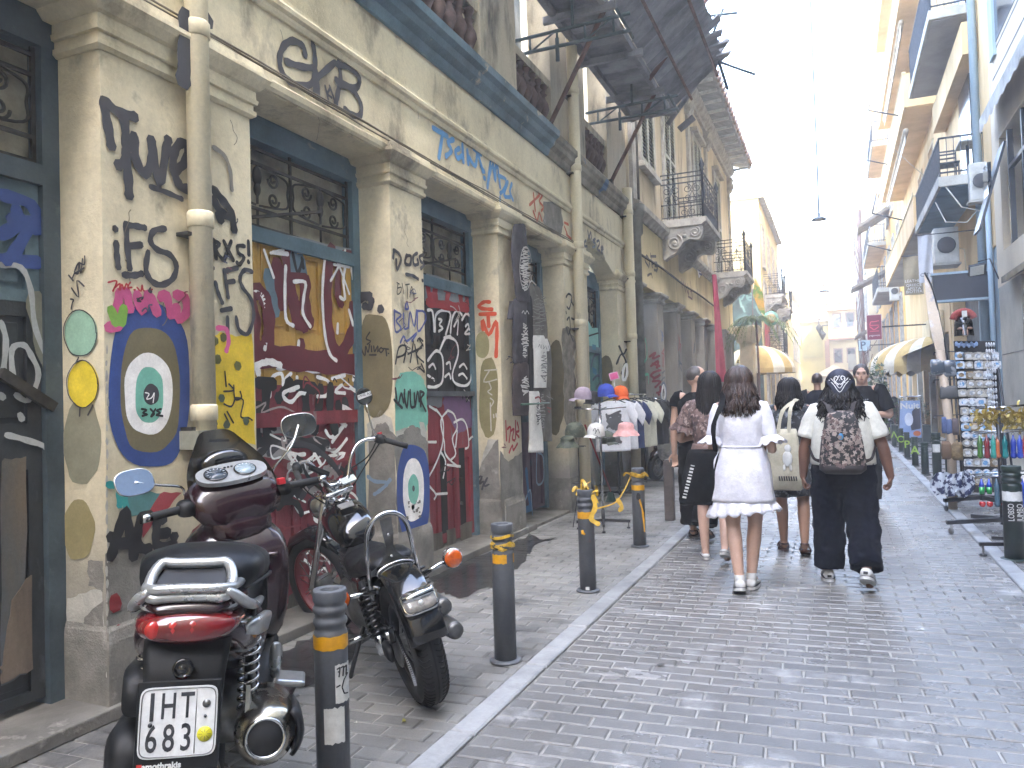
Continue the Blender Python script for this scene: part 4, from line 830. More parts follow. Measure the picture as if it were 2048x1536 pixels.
for k in range(4): W_ = MB().box((-4.6+k*.95, 87.93, 9.6), (-3.9+k*.95, 87.99, 11.2)).build('window', m_stone, E4); MB().box((-4.5+k*.95, 87.9, 9.7), (-4.0+k*.95, 87.929, 11.1)).build('pane', m_glass, W_)

m_brn = mat('brown_beam', '6a4a36', '553a2b')
for z in (3.3, 6.2, 8.9): MB().box((-.75, 75.4, z), (4.6, 75.98, z+.16)).build('ledge', m_brn, E2)
MB().box((-.9, 75.3, 2.0), (-.5, 75.9, 6.2)).build('timber_post', m_brn, E2); MB().box((1.0, 75.7, 3.5), (1.7, 75.92, 4.9)).build('awning_blind', mat('grey_blind','5f5f58','4c4c46'), E2)
E5 = thing('ochre_roof_house', 'small ochre house with a tiled roof stacked behind the white end house', 'building', (-.5, 85, 0)); MB().box((-2.2, 85, 0), (1.2, 90, 12.6)).build('wall', mat('ochre_wall','7d6440','68522f'), E5); MB().prism([(-2.5,84.6,12.6),(1.5,84.6,12.6),(1.0,84.6,13.4),(-2.0,84.6,13.4)], (0,6,0)).build('roof', mat('clay_tile','8c7160','6d5a50',s=6), E5)
for k in range(3): W_ = MB().box((-1.9+k*1.0, 84.93, 10.6), (-1.3+k*1.0, 84.99, 11.9)).build('window', m_brn, E5); MB().box((-1.8+k*1.0, 84.9, 10.7), (-1.4+k*1.0, 84.929, 11.8)).build('pane', m_glass, W_)
um = thing('market_umbrella', 'beige market umbrella standing at the far end of the street', 'umbrella', (-.2, 62, 0)); MB().loft([[V(-.2+x*r, 62+y*r, z) for x, y in ((-1,-1),(1,-1),(1,1),(-1,1))] for r, z in ((1.5,2.5),(1.5,2.7),(.05,3.5))], sm=False).build('canopy', mat('beige_canvas','a08f6c','8a7a5b'), um); MB().tube([(-.2,62,0),(-.2,62,2.6)], .04, 6).build('pole', m_pole, um)
for k, (px, py) in enumerate(((1638,655),(1645,668))):
    q = at('y', 70, px, py); wl = thing('wall_lantern', ('upper','lower')[k]+' old street lantern by the white end house', 'lamp', q, 0, 'lanterns at the end of the street'); MB().lathe([(.05,-.5),(.25,-.1),(.3,0),(.05,.3)], q, Z, 8).build('lantern', m_iron, wl); MB().tube([q+V(0,0,.3), q+V(0,0,.7), q+V(.5,1,.8)], .05, 5).build('arm', m_iron, wl)
# ============================================================ RIGHT ROW
XR = 2.6
m_r1 = mat('warm_grey_render', 'c6b89f', 'b0a38c', r=.8, s=.9, streak=.4, bump=.12); m_r1p = mat('grey_panel', 'a39e90', '8d897d', r=.6, s=1.2, bump=.08)
m_lblue = mat('light_blue_paint', '8c9da6', '778993', r=.6, s=2, streak=.3, bump=.1); m_alu = mat('dark_frame', '34383c', '25282b', r=.4, s=3, bump=.02)
m_cream = mat('cream_balcony', 'cdb080', 'b59a6e', r=.85, s=1.1, streak=.4, bump=.12); m_soff = mat('soffit_grey', '8f8f90', '7a7a7c', r=.9, s=1, bump=.1); m_sofb = mat('soffit_blue', '50748a', '456474', r=.8, s=2, bump=.1)
m_conc = mat('pale_concrete', 'a8a69c', '8f8d84', r=.9, s=3, bump=.2)
R1 = thing('panel_building', 'near right hand building with grey stone shopfront and a big window under a short awning', 'building', (XR, 10, 0))
MB().box((XR, -2, 5.55), (XR+6, 15.35, 22)).build('upper_wall', m_r1, R1); MB().box((XR, -2, 3.15), (XR+6, 15.35, 3.7)).build('fascia', m_r1, R1)
MB().box((XR, 14.75, 3.7), (XR+6, 15.35, 5.55)).build('pier', m_r1, R1); MB().box((XR+.001, 13.6, 0), (XR+.6, 15.3, 3.15)).build('pillar', m_r1p, R1)
for z in (.9, 2.0): MB().box((XR-.004, 13.6, z), (XR+.01, 15.3, z+.012)).build('joint', m_alu, R1)
MB().box((XR+.5, -2, 0), (XR+.6, 13.6, 3.15)).build('shop_glass', m_glass, R1); MB().box((XR+.3, -2, 3.7), (XR+.35, 14.75, 5.55)).build('window_glass', m_glass, R1)
for y in (14.2, 13.2, 12.2):
    W_ = MB().box((XR+.02, y, 3.72), (XR+.1, y+.07, 5.53)).build('window_frame', m_alu, R1); MB().box((XR+.02, y-.93, 4.9), (XR+.09, y, 4.96)).build('glazing_bar', m_alu, W_)
sh = MB().prism([(XR-.02, 14.6, 5.3), (XR-.42, 14.5, 3.95), (XR-.46, 14.5, 3.95), (XR-.05, 14.6, 5.32)], (0,-.55,0)).build('open_casement', m_alu, R1); MB().box((XR-.3, 14.0, 4.5), (XR-.25, 14.4, 5.0)).build('pane', m_glass, sh)
for z in (6.6, 7.0, 8.2): MB().box((XR-.004, 4, z), (XR+.01, 15.0, z+.03)).build('joint', mat('joint_dark','5f5a52','4a463f'), R1)
MB().box((XR+.003, 14.6, 6.9), (XR-.05, 14.95, 12)).build('blue_frame', m_lblue, R1); MB().box((XR-.01, 9, 7.1), (XR+.02, 14.6, 10.5)).build('window_glass', m_glass, R1)
aw = MB(); aw.sheet(lambda u, v: (XR-.02-.22*v, 14.9-3.4*u, 6.2-.25*v+.01*math.sin(u*30)*v), 24, 4); aw.sheet(lambda u, v: (XR-.242, 14.9-3.4*u, 5.95-.2*v-.06*v*abs(math.sin(u*24))), 48, 3); aw.build('awning', mat('grey_awning', '8d8980', '75726a', s=3), R1)
MB().prism([(XR-.03, 14.3, 3.15), (XR-.03, 11, 3.15), (XR-.2, 11, 3.06), (XR-.2, 13.9, 3.06)], (0,0,.1)).build('door_canopy', m_alu, R1)
MB().prism([(XR-.01, -2, 0), (XR-.35, -2, 0), (XR-.35, 15.3, 0), (XR-.01, 15.3, 0)], (0,0,.16)).build('step', mat('cream_marble', 'c9c1b0', 'aea696', s=3), R1)
fl = thing('flood_light', 'square grey flood light on a bracket above the black shop sign', 'lamp', (XR-.3, 15.2, 3.45))
MB().cbox((XR-.32, 15.2, 3.48), (.26,.08,.2), Matrix.Rotation(.5, 3, 'X') @ Matrix.Rotation(.3,3,'Z')).build('housing', m_alu, fl, bev=.01); MB().tube([(XR, 15.25, 3.3), (XR-.12, 15.25, 3.66), (XR-.3, 15.22, 3.62)], .012, 6).build('bracket', m_iron, fl); MB().cbox((XR-.33, 15.15, 3.46), (.22,.01,.16), Matrix.Rotation(.5, 3, 'X') @ Matrix.Rotation(.3,3,'Z')).build('lens', flat('b9b9b0',.3), fl)

R2 = thing('blue_soffit_building', 'building with iron railed balconies, blue painted soffit and light blue drainpipe', 'building', (XR, 18.5, 0))
MB().box((XR, 15.36, 3.9), (XR+6, 21.4, 22)).build('upper_wall', m_cream, R2); MB().box((XR+.3, 15.36, 0), (XR+6, 21.4, 3.9)).build('shop_wall', mat('dark_shop','3c4046','2b2e33'), R2)
MB().box((XR+.02, 15.5, .0), (XR+.29, 15.75, 3.9)).build('pier', m_lblue, R2); MB().box((XR+.02, 21.1, 0), (XR+.29, 21.4, 3.9)).build('pier', m_cream, R2); 
for y in (16.6, 17.6, 18.6): MB().box((XR+.2, y, 0), (XR+.29, y+.12, 3.9)).build('shop_mullion', m_lblue, R2)
MB().lathe([(.07,2.2),(.07,22)], (XR-.09, 16.15, 0), Z, 12).build('downpipe', m_lblue, R2); MB().lathe([(.045,0),(.045,5.2)], (XR-.06, 15.6, 0), Z, 10).build('downpipe', m_lblue, R2)
def bar_balcony(par, y0, y1, x1, z, h=.8, sof=m_soff, solid=None, edge=m_conc, blue=None, x0=XR):
    mb = MB(); mb.box((x0, y0, z+.02), (x1, y1, z+.2)); o = mb.build('balcony', edge, par); MB().box((x0, y0+.05, z), (x1+.05, y1-.05, z+.019)).build('soffit', sof, o)
    zt = z+.2
    if solid:
        mb = MB(); mb.box((x1, y0, zt), (x1+.05, y1, zt+h)); mb.box((x1+.051, y0, zt), (x0, y0+.05, zt+h)); mb.box((x1+.051, y1-.05, zt), (x0, y1, zt+h)); p = mb.build('parapet', solid, o); MB().box((x1-.02, y0-.02, zt+h), (x1+.07, y1+.02, zt+h+.04)).build('coping', m_b3w, p); return o
    r = MB(); cor = [(x0, y0+.04), (x1+.04, y0+.04), (x1+.04, y1-.04), (x0, y1-.04)]
    for i in range(3):
        for dz in (.08, h): r.beam((*cor[i], zt+dz), (*cor[i+1], zt+dz), .03 if dz > .2 else .02, .03)
    rl = r.build('railing', m_balc, o); bars = MB()
    for i in range(3):
        a, b = Vector((*cor[i], 0)), Vector((*cor[i+1], 0)); n = int((b-a).length/.1)
        for k in range(n+1): p = a.lerp(b, k/n); bars.beam((p.x, p.y, zt), (p.x, p.y, zt+h), .012, .012)
    bars.build('railing_bars', m_balc, rl)
    if blue: MB().box((x1+.055, y0+.05, zt+.05), (x1+.06, y1-.05, zt+h-.02)).build('reed_screen', blue, o)
    return o
bar_balcony(R2, 16.5, 20.8, 1.86, 8.47, .95, blue=mat('blue_screen', '5d6f7e', '4b5b68', s=3, streak=4)); bar_balcony(R2, 16.1, 20.65, 1.86, 5.17, .72, m_sofb); bar_balcony(R2, 16.5, 20.8, 1.86, 11.7, .95)
MB().box((XR-.02, 17.2, 5.37), (XR+.01, 18.6, 7.6)).build('balcony_door', m_glass, R2); MB().box((XR-.02, 17.2, 8.68), (XR+.01, 18.6, 10.9)).build('balcony_door', m_glass, R2); MB().box((XR-.25, 16.2, 7.6), (XR, 20.9, 8.2)).build('beam', m_cream, R2)
# balcony furniture
ch = thing('balcony_chair', 'dark metal chair on the blue soffit balcony', 'chair', (2.05, 17.0, 5.37)); mb = MB()
for x in (1.95, 2.3): mb.tube([(x, 17.2, 5.37), (x, 17.2, 6.1)], .014, 6); mb.tube([(x, 16.85, 5.37), (x, 16.85, 5.8)], .014, 6)
for z in (5.9, 5.98, 6.06, 6.12): mb.beam((1.95, 17.2, z), (2.3, 17.2, z), .012, .03)
mb.build('chair_frame', m_balc, ch); MB().box((1.93, 16.83, 5.79), (2.32, 17.22, 5.82)).build('seat', m_balc, ch)
tb_ = thing('balcony_table', 'small table beside the metal balcony chair', 'table', (2.4, 16.6, 5.37)); MB().box((2.25, 16.3, 6.02), (2.58, 16.9, 6.05)).build('table_top', m_conc, tb_); MB().lathe([(.12,5.37),(.03,5.42),(.03,6.02)], (2.42, 16.6, 0), Z, 8).build('leg', m_balc, tb_)
m_ac = mat('ac_white', 'b3b3ab', '9c9c95', r=.6, s=4, bump=.05)
def aircon(x0, x1, y0, y1, z0, z1, label):
    a = thing('air_conditioner', label, 'air conditioner', ((x0+x1)/2, y0, z0), 0, 'air conditioners on the right hand fronts')
    MB().box((x0, y0, z0), (x1, y1, z1)).build('casing', m_ac, a, bev=.015); r = min(x1-x0, z1-z0)*.38; c = ((x0+x1)/2, y0-.004, (z0+z1)/2)
    MB().lathe([(r,0),(r,.01),(r*.9,.012)], c, (0,-1,0), 18).build('fan_ring', m_alu, a); g_ = MB()
    for k in range(9): g_.box((c[0]-r, y0-.012, c[2]-r+2*r*k/8-.004), (c[0]+r, y0-.006, c[2]-r+2*r*k/8+.004))
    g_.build('grille', m_ac, a); MB().box((x0-.03, y0-.02, z0-.04), (x1+.03, y1+.02, z0-.005)).build('bracket', m_conc, a); MB().tube([(x1, y0+.1, z0+.3), (x1+.1, y0+.05, z0+.25), (x1+.12, y0+.1, z0-.2)], .015, 6).build('pipe', m_b3w, a)
aircon(2.33, 2.68, 15.9, 16.1, 4.83, 5.5, 'white air conditioner on the wall below the blue balcony rail'); aircon(1.95, 2.4, 18.0, 18.6, 4.05, 4.78, 'dusty air conditioner hung under the blue soffit')
aircon(2.2, 2.55, 36, 36.4, 5.3, 6.0, 'small air conditioner on the yellow facade far down the right side')
bs = thing('shop_sign', 'plain black box sign over the souvenir shop door', 'sign', (2.15, 16, 3.3)); MB().box((1.68, 15.95, 3.08), (2.6, 16.1, 3.54)).build('panel', flat('2a2d33',.5), bs); mb = MB(); mb.box((1.66, 15.93, 3.54), (2.62, 16.12, 3.58)); mb.box((1.66, 15.93, 3.04), (2.62, 16.12, 3.08)); mb.build('sign_frame', m_lblue, bs)
MB().tube([(1.9, 17, 5.1), (2.0, 16.5, 4.6), (2.3, 16.2, 4.5), (2.52, 16.1, 4.75)], .012, 6).build('wall_cable', m_conc, R2); MB().tube([(1.9, 16.2, 5.35), (2.2, 16.0, 4.75), (2.55, 15.9, 4.6)], .012, 6).build('wall_cable', m_conc, R2)
def cloth_sign(name, label, x0, x1, y, z0, z1, mt, lines, col, sz, wave=.03):
    t = thing(name, label, 'banner', ((x0+x1)/2, y, z0)); mb = MB(); mb.sheet(lambda u, v: (x0+(x1-x0)*u, y+wave*math.sin(u*7+v*3), z1+(z0-z1)*v), 8, 8); mb.build('cloth', mt, t); MB().tube([(x0-.03, y, z1+.01), (2.6, y, z1+.01)], .012, 6).build('rod', m_alu, t)
    for s_, z in lines: text('lettering', s_, sz, ((x0+x1)/2, y-wave-.01, z), (1,0,0), (0,0,1), col, t)
m_txt = flat('d8d4cc', .6)
cloth_sign('cloth_banner', 'beige hanging banner with printed lines under the cream balcony', 1.52, 1.92, 20, 3.66, 4.56, mat('beige_banner', 'a39472', '6f6653', s=1.2), (('LEATHER',3.98),('GREECE',3.88),('APISTA',3.80),('BIOTITA',3.73)), m_txt, .09)
cloth_sign('cloth_banner', 'white cloth banner hung below the blue soffit balcony', 1.6, 1.85, 17.4, 3.6, 4.55, mat('white_banner', 'b3b4b6', '9b9da0', s=1.5), (('CITY',3.75),), m_alu, .1)

R3 = thing('cream_balcony_building', 'cream apartment building with long solid balcony parapets and rolled awnings', 'building', (XR, 26, 0))
MB().box((XR, 21.41, 2.9), (XR+6, 34, 19)).build('upper_wall', m_cream, R3); MB().box((XR+.3, 21.41, 0), (XR+6, 34, 2.9)).build('shop_wall', mat('dark_shop','3c4046','2b2e33'), R3)
bar_balcony(R3, 22.2, 33, 1.86, 8.75, .7, m_cream, m_cream, m_cream); bar_balcony(R3, 20.9, 32.5, 1.86, 5.38, .55, m_soff, m_cream, m_cream); bar_balcony(R3, 22, 33, 1.86, 11.6, .7, m_cream, m_cream, m_cream); bar_balcony(R3, 22, 33, 1.86, 14.6, .7, m_cream, m_cream, m_cream)
for z in (11.35, 8.4):
    MB().tube([(1.95, 23, z), (1.95, 31, z-.03)], .07, 8).build('rolled_awning', mat('awning_canvas', 'a3977f', '857a66', s=4), R3)
    w_ = MB(); w_.sheet(lambda u, v: (1.93, 23+8*u, z-.05-.2*v-.05*v*abs(math.sin(u*40))), 60, 2); w_.build('awning_fringe', mat('awning_canvas', 'a3977f', '857a66', s=4), R3)
    for y in (24, 29): MB().tube([(1.9, y, z-2.2), (1.1, y, z-1.9), (1.3, y+1.5, z-1.0)], .02, 6).build('awning_arm', m_alu, R3)
for z0 in (6.2, 9.6, 12.4):
    for y in (23, 26, 29): W_ = MB().box((XR-.03, y, z0), (XR+.01, y+1.2, z0+1.9)).build('balcony_door', m_b3w, R3); MB().box((XR-.035, y+.1, z0+.1), (XR-.031, y+1.1, z0+1.8)).build('pane', m_glass, W_)
for i, y in enumerate((21.45, 23.0, 24.6, 26.4, 28.2, 30.2, 32.2, 33.7)):
    MB().box((XR, y, 0), (XR+.3, y+.35, 2.9)).build('pier', mat('shop_pier', 'b1ab9f', '96917f', s=2) if i % 2 else m_cream, R3)
    if i < 7: MB().box((XR+.15, y+.35, .15), (XR+.2, y+1.5, 2.7)).build('roller_shutter', mat('roller', '56585c', '44464a', s=3, streak=6), R3)
MB().prism([(XR-.01, 18, 0), (XR-.3, 18, 0), (XR-.3, 34, 0), (XR-.01, 34, 0)], (0,0,.15)).build('step', mat('cream_marble', 'c9c1b0', 'aea696', s=3), R3)
for k in range(2): MB().box((XR-.08, 22.5+k*2.6, 2.75), (XR-.01, 24.6+k*2.6, 3.5)).build('sign_board', mat('pale_sign', 'c7b48d', 'b3a27f', s=3), R3)
aw = MB(); aw.sheet(lambda u, v: (XR-.9*v, 22+5*u, 2.75-.35*v), 10, 3); aw.build('awning', mat('dark_awning', '4f5148', '3f4139', s=3), R3)
R4 = facade('yellow_building', 'tall warm yellow facade with many windows and folding awnings far down the right side', XR, 34.1, 56, 20.5, mat('warm_yellow', 'd2a656', 'ba9048', r=.9, s=.6, streak=.4, bump=.1), -1, 6, ((.8,2.6),(3.6,5.4),(6.6,8.4),(9.6,11.4),(12.6,14.4),(15.6,17.4)), bays=7, shut=mat('ochre_shutter', '8d7448', '77623c'))
bar_balcony(R4, 36.5, 42, 1.75, 5.7, .9, m_soff); bar_balcony(R4, 44, 52, 1.75, 9, .9, m_cream, None); bar_balcony(R4, 36.5, 42, 1.75, 12, .9, m_cream)
m_aw2 = mat('brown_awning', '7a7266', '5f594f', s=4)
for y, z, x1 in ((45, 7.9, .9), (40, 10.2, 1.2), (50, 5.6, 1.1)): MB().prism([(XR, y, z), (x1, y, z-.8), (x1, y, z-.95), (XR, y, z-.15)], (0,2.2,0)).build('awning', m_aw2, R4)
R5 = facade('ivory_building', 'narrow ivory building with a drainpipe past the yellow facade', XR-.5, 56.2, 72, 14.5, m_b3w, -1, 6, ((.8,2.6),(3.6,5.4),(6.6,8.4),(9.6,11.4)), bays=5)
MB().tube([(XR-.8, 58, 0), (XR-.8, 58, 11), (XR-.75, 58.2, 14)], .12, 8).build('downpipe', m_pole, R5); iron_balcony(R5, 60, 62, XR-.5, XR-.9, 8, br=False) if 0 else None
# ============================================================ STREET FURNITURE
m_gb = mat('grey_bollard', '55585c', '44474b', r=.5, s=4, streak=.5, bump=.12, c3='6a4a40', s3=7, lo3=.66, hi3=.72)
m_ydark = mat('dark_groove', '303234', '242628', r=.7)
m_ytape = mat('yellow_band', 'd79c12', 'b9840f', r=.45, s=12, bump=.1, c3='7c735f', s3=14, lo3=.66, hi3=.7)
m_ytie = mat('yellow_tape', 'cfa838', 'a98724', r=.35, s=14, bump=.2)
m_white_s = mat('sticker_white', 'd2d2cd', 'bcbcb6', r=.6, s=8)
def bollard(loc, label, h=.77, r=.0625, mt=None, group='grey bollards along the left kerb'):
    t = thing('bollard', label, 'bollard', loc, 0, group); mt = mt or m_gb; x, y, _ = loc
    pr = [(r*1.0,0),(r,h-.165),(r*.97,h-.155),(r*.9,h-.15),(r*.9,h-.135),(r*1.0,h-.128),(r*1.02,h-.118),(r,h-.11),(r*.9,h-.105),(r*.9,h-.09),(r,h-.083),(r*1.02,h-.073),(r,h-.065),(r*.9,h-.06),(r*.9,h-.052),(r*.97,h-.045),(r,h-.04),(r*1.0,h-.006),(r*.97,h),(r*.62,h),(r*.58,h-.006),(r*.56,h-.03)]
    MB().lathe(pr, loc, Z, 28).build('post', mt, t); MB().lathe([(r*1.45,0),(r*1.45,.006),(r*1.3,.012),(r*1.02,.014)], (x, y, .004), Z, 24).build('base_ring', mt, t)
    return t
def wrap(par, c, r, z0, z1, a0, a1, mt, name, wob=0, n=14):
    mb = MB(); mb.sheet(lambda u, v: (c[0]+(r+.0015)*math.cos(a0+(a1-a0)*u), c[1]+(r+.0015)*math.sin(a0+(a1-a0)*u), z0+(z1-z0)*v+wob*(mnoise.noise(Vector((u*7, v*3, z0*9))))), n, 4); return mb.build(name, mt, par)
bpos = [(-1.79,2.41,0),(-1.77,3.98,0),(-1.80,5.63,0),(-1.84,7.46,0)]
blab = ['nearest grey bollard with two torn white stickers, beside the scooter','grey bollard with yellow tape wound round its neck, right of the motorcycle','grey bollard with a bunch of yellow tape on top, in front of cap rack','grey bollard with a yellow tape strip hanging from it, beside the clothes rail']
BO = [bollard(p, l) for p, l in zip(bpos, blab)]
ca = lambda p: math.atan2(-p[1], -p[0])      # towards the camera
for i, p in enumerate(bpos):
    a = ca(p); wrap(BO[i], p, .0625, .555, .605, a-1.5+(.4 if i == 1 else 0), a+(1.45 if i != 1 else .35), m_ytape, 'reflective_band', .006)
    if i in (1,): wrap(BO[i], p, .0625, .555, .605, a+1.1, a+1.5, m_ytape, 'reflective_band', .004)
wrap(BO[0], bpos[0], .0625, .36, .50, ca(bpos[0])+.2, ca(bpos[0])+1.4, m_white_s, 'sticker', .006); wrap(BO[0], bpos[0], .0625, .215, .345, ca(bpos[0])-.5, ca(bpos[0])+.75, m_white_s, 'sticker', .01)
def onb(p, r, pts, wd, mt, par, name='marker_scrawl'):
    mb = MB(); a = ca(p)
    for st in pts:
        P = [Vector((p[0]+(r+.003)*math.cos(a+q[0]), p[1]+(r+.003)*math.sin(a+q[0]), q[1])) for q in st]
        for k in range(len(P)-1): mb.beam(P[k], P[k+1], wd, .0012, V(math.cos(a), math.sin(a), 0))
    return mb.build(name, mt, par)
onb(bpos[0], .0625, [[(.3,.485),(.5,.49),(.42,.455)],[(.55,.488),(.75,.49),(.68,.455)],[(.8,.485),(1.0,.49),(.93,.455)],[(.25,.42),(.5,.425)],[(1.1,.46),(.75,.44),(.6,.415),(.75,.39),(1.1,.385)],[(.36,.475),(1.05,.47)]], .005, K, BO[0])
onb(bpos[1], .0645, [[(-1.4,.70),(-.6,.695),(0,.70),(.7,.71),(1.3,.7)],[(-1.4,.66),(-.5,.65),(.3,.66),(.9,.65),(1.4,.66)],[(-1.3,.645),(0,.63),(1.3,.65)],[(-1.2,.67),(-.2,.64),(.8,.67),(1.4,.64)]], .016, m_ytie, BO[1], 'tape_winding')
tp = MB(); rr = random.Random(8)
for k in range(18):
    a = rr.uniform(0, 6.28); q = rr.uniform(.01,.085); z = .73+rr.uniform(-.02,.09); c = Vector((bpos[2][0]+q*math.cos(a), bpos[2][1]+q*math.sin(a), z)); d = Vector((rr.uniform(-1,1), rr.uniform(-1,1), rr.uniform(-.8,.8))).normalized()
    tp.ribbon(smooth([c, c+d*.03+V(0,0,.015), c+d*.06+V(0,0,rr.uniform(-.04,.015))], 3), .022, V(rr.uniform(-1,1), rr.uniform(-1,1), .4), 0)
tp.ribbon(smooth([(bpos[2][0]+.07, bpos[2][1]-.02, .72), (bpos[2][0]+.085, bpos[2][1]-.03, .64), (bpos[2][0]+.06, bpos[2][1]-.06, .56), (bpos[2][0]+.11, bpos[2][1]-.05, .52)], 4), .035, V(.4,-1,.2), 0); tp.build('tape_bunch', m_ytie, BO[2])
tp = MB(); b3 = bpos[3]
for z in (.70,.715,.69): tp.tube([(b3[0]+.068*math.cos(t), b3[1]+.068*math.sin(t), z+.01*math.sin(t*2)) for t in np.arange(0, 6.4, .4)], .008, 5)
for k in range(6): tp.ribbon(smooth([(b3[0]+.05*(k%3-1), b3[1]-.06, .71), (b3[0]+.09*(k%3-1), b3[1]-.09, .73), (b3[0]+.12*(k%3-1), b3[1]-.08, .70)], 3), .02, V(0,-1,.3), 0)
tp.ribbon(smooth([(b3[0]-.06, b3[1]-.03, .69), (b3[0]-.12, b3[1]-.1, .55), (b3[0]-.2, b3[1]-.2, .44), (b3[0]-.4, b3[1]-.5, .40), (-2.1, 6.6, .42)], 5), .013, V(.3,-1,.1), 0); tp.ribbon(smooth([(b3[0]-.17, b3[1]-.14, .47), (b3[0]-.13, b3[1]-.15, .41), (b3[0]-.15, b3[1]-.15, .37)], 3), .04, V(.2,-1,0), 0); tp.build('tape_streamer', m_ytie, BO[3])
onb(b3, .0625, [[(-.15,.5),(-.1,.47),(.1,.47),(.2,.5),(.0,.53),(-.15,.5)]], .02, m_ydark, BO[3], 'black_mark'); onb(b3, .0625, [[(.1,.47),(.5,.38),(.8,.2)],[(.2,.47),(.75,.33),(.85,.15)]], .012, m_ytape, BO[3], 'yellow_drip'); onb(bpos[2], .0625, [[(-.5,.47),(-.4,.44),(-.2,.45)]], .02, m_ytape, BO[2], 'yellow_drip'); wrap(BO[2], bpos[2], .0625, .02, .045, ca(bpos[2])-.3, ca(bpos[2])+.15, m_white_s, 'sticker')
m_sq = mat('brown_post', '4f4742', '3b3531', r=.7, s=6, bump=.2, c3='6a5c52', s3=8)
for p, lb in (((-1.88,9.15),'brown square steel post beside the clothes rail, nearer of two'), ((-1.95,11.1),'brown square steel post partly hidden behind the man in black, farther of two')):
    t = thing('square_post', lb, 'post', (*p, 0), 0, 'square posts along the left kerb'); MB().box((p[0]-.055, p[1]-.055, 0), (p[0]+.055, p[1]+.055, .70)).build('shaft', m_sq, t, bev=.008); MB().box((p[0]-.05, p[1]-.05, .70), (p[0]+.05, p[1]+.05, .712)).build('cap', m_sq, t)
m_green = mat('green_bollard', '1d2f28', '16241f', r=.45, s=5, bump=.06, c3='39453f', s3=7, lo3=.62, hi3=.7)
m_lime = flat('8fb03c', .6)
gb = [((2030,1120),.79,.075,''),((1905,1003),.8,.066,''),((1876,974),.81,.062,''),((1851,950),.56,.06,''),((1831,932),.56,.058,'A'),((1815,917),.56,.058,'P'),((1803,904),.56,.058,'O'),((1789,893),.56,.058,'Λ'),((1780,882),.56,.058,'Ψ'),((1771,874),.6,.058,''),((1764,867),.6,.058,'')]
glab = ['nearest dark green bollard with black and white stickers, in front of the souvenir racks','dark green bollard just behind the left end of the magnet rack','tall dark green bollard with a printed sticker, standing before the A-board row','short worn green bollard without a letter, nearest of the short row','short green bollard with a painted letter A','short green bollard with a painted letter P','short green bollard with a painted letter O','short green bollard with a painted letter like an upside down V','short green bollard with a painted letter like a trident','short green bollard with a yellow top band beyond the painted letters','last short green bollard beyond the painted letters']
GB = []
for ((px, py), h, r, ch), lb in zip(gb, glab):
    p = at('z', 0, px, py); p = (p.x, p.y, 0.0); GB.append((bollard(p, lb, h, r, m_green, 'green bollards along the right kerb'), p, h, r))
    if ch:
        a = ca(p); d = V(math.cos(a), math.sin(a), 0); text('painted_letter', ch, .22, Vector(p)+d*(r+.006)+V(0,0,.3), V(-math.sin(a), math.cos(a), 0), Z, m_lime, GB[-1][0], bold=.004)
b0, p0, h0, r0 = GB[0]; a = ca(p0); wrap(b0, p0, r0, .50, .58, a-1.2, a+1.2, m_white_s, 'sticker', .004); wrap(b0, p0, r0, .33, .49, a-1.2, a+1.2, flat('17191a',.5), 'sticker')
dv = V(math.cos(a+.15), math.sin(a+.15), 0); tv = V(-dv.y, dv.x, 0)
for s_, o_ in (('LOBSO', -.033), ('JUMBO', .03)): text('sticker_lettering', s_, .062, Vector(p0)+dv*(r0+.012)+tv*(o_+.01)+V(0,0,.41), Z, -tv if 0 else tv*-1, m_white_s, b0, sx=.75)
wrap(GB[9][0], GB[9][1], .058, .5, .56, 0, 6.28, m_ytape, 'reflective_band'); wrap(GB[2][0], GB[2][1], .062, .52, .64, ca(GB[2][1])-.9, ca(GB[2][1])+.9, m_white_s, 'sticker')

# ------------------------------------------------------------ garments
def garment(name, rows, pl, mt, parent=None, th=.05, wob=.012, nn=20, off=.03, loc=None, seed=0, zz=(0,0,1), n=3):
    ax, v = pl; nr = Vector((1,0,0)) if ax == 'x' else Vector((0,-1,0)); P = smooth([Vector(q) for q in rows], n); rings = []
    for i, (yy, xl, xr) in enumerate(P):
        a = at(ax, v, *zm(zz, xl, yy))+nr*off; b = at(ax, v, *zm(zz, xr, yy))+nr*off; ring = []
        for k in range(nn):
            t = 6.28318*k/nn; u = (1-math.cos(t))/2; w_ = math.sin(t)*th*(1 if math.sin(t) > 0 else .3)
            q = a.lerp(b, u); w_ += wob*mnoise.noise(Vector((u*6+seed, i*.10, seed)))*2
            ring.append(q+nr*w_)
        rings.append(ring)
    mb = MB(True); mb.loft(rings); return mb.build(name, mt, parent, loc=loc)
def shirt(label, rows, mt, pl=('x', XF), group='shirts hung on the wall', pr=None, sleeves=(), hanger=True, off=.03, seed=0, name='hanging_shirt', cat='shirt', th=.05):
    c = at(pl[0], pl[1], rows[0][1], rows[0][0]); c1 = at(pl[0], pl[1], rows[-1][1], rows[-1][0])
    t = thing(name, label, cat, (c1.x+(.05 if pl[0] == 'x' else 0), c1.y, c1.z), 0, group); garment('shirt_body', rows, pl, mt, t, off=off, seed=seed, th=th)
    for s_ in sleeves: garment('sleeve', s_, pl, mt, t, off=off-.01, seed=seed+1, th=th*.7, nn=12)
    if pr:
        for col, wd, st in pr: spray(pl, t, ink(col), wd, (0,0,1), st, 'print', off=off+th+.022)
    return t
dk, dk2, gr, wt = (mat(n_, a, b, r=.9, s=6, bump=.3) for n_, a, b in (('charcoal_cotton','434147','302f34'), ('black_cotton','1d1d20','151517'), ('grey_cotton','716e68','5a5751'), ('white_cotton','e6e5e0','d2d1cc')))
rr = random.Random(5)
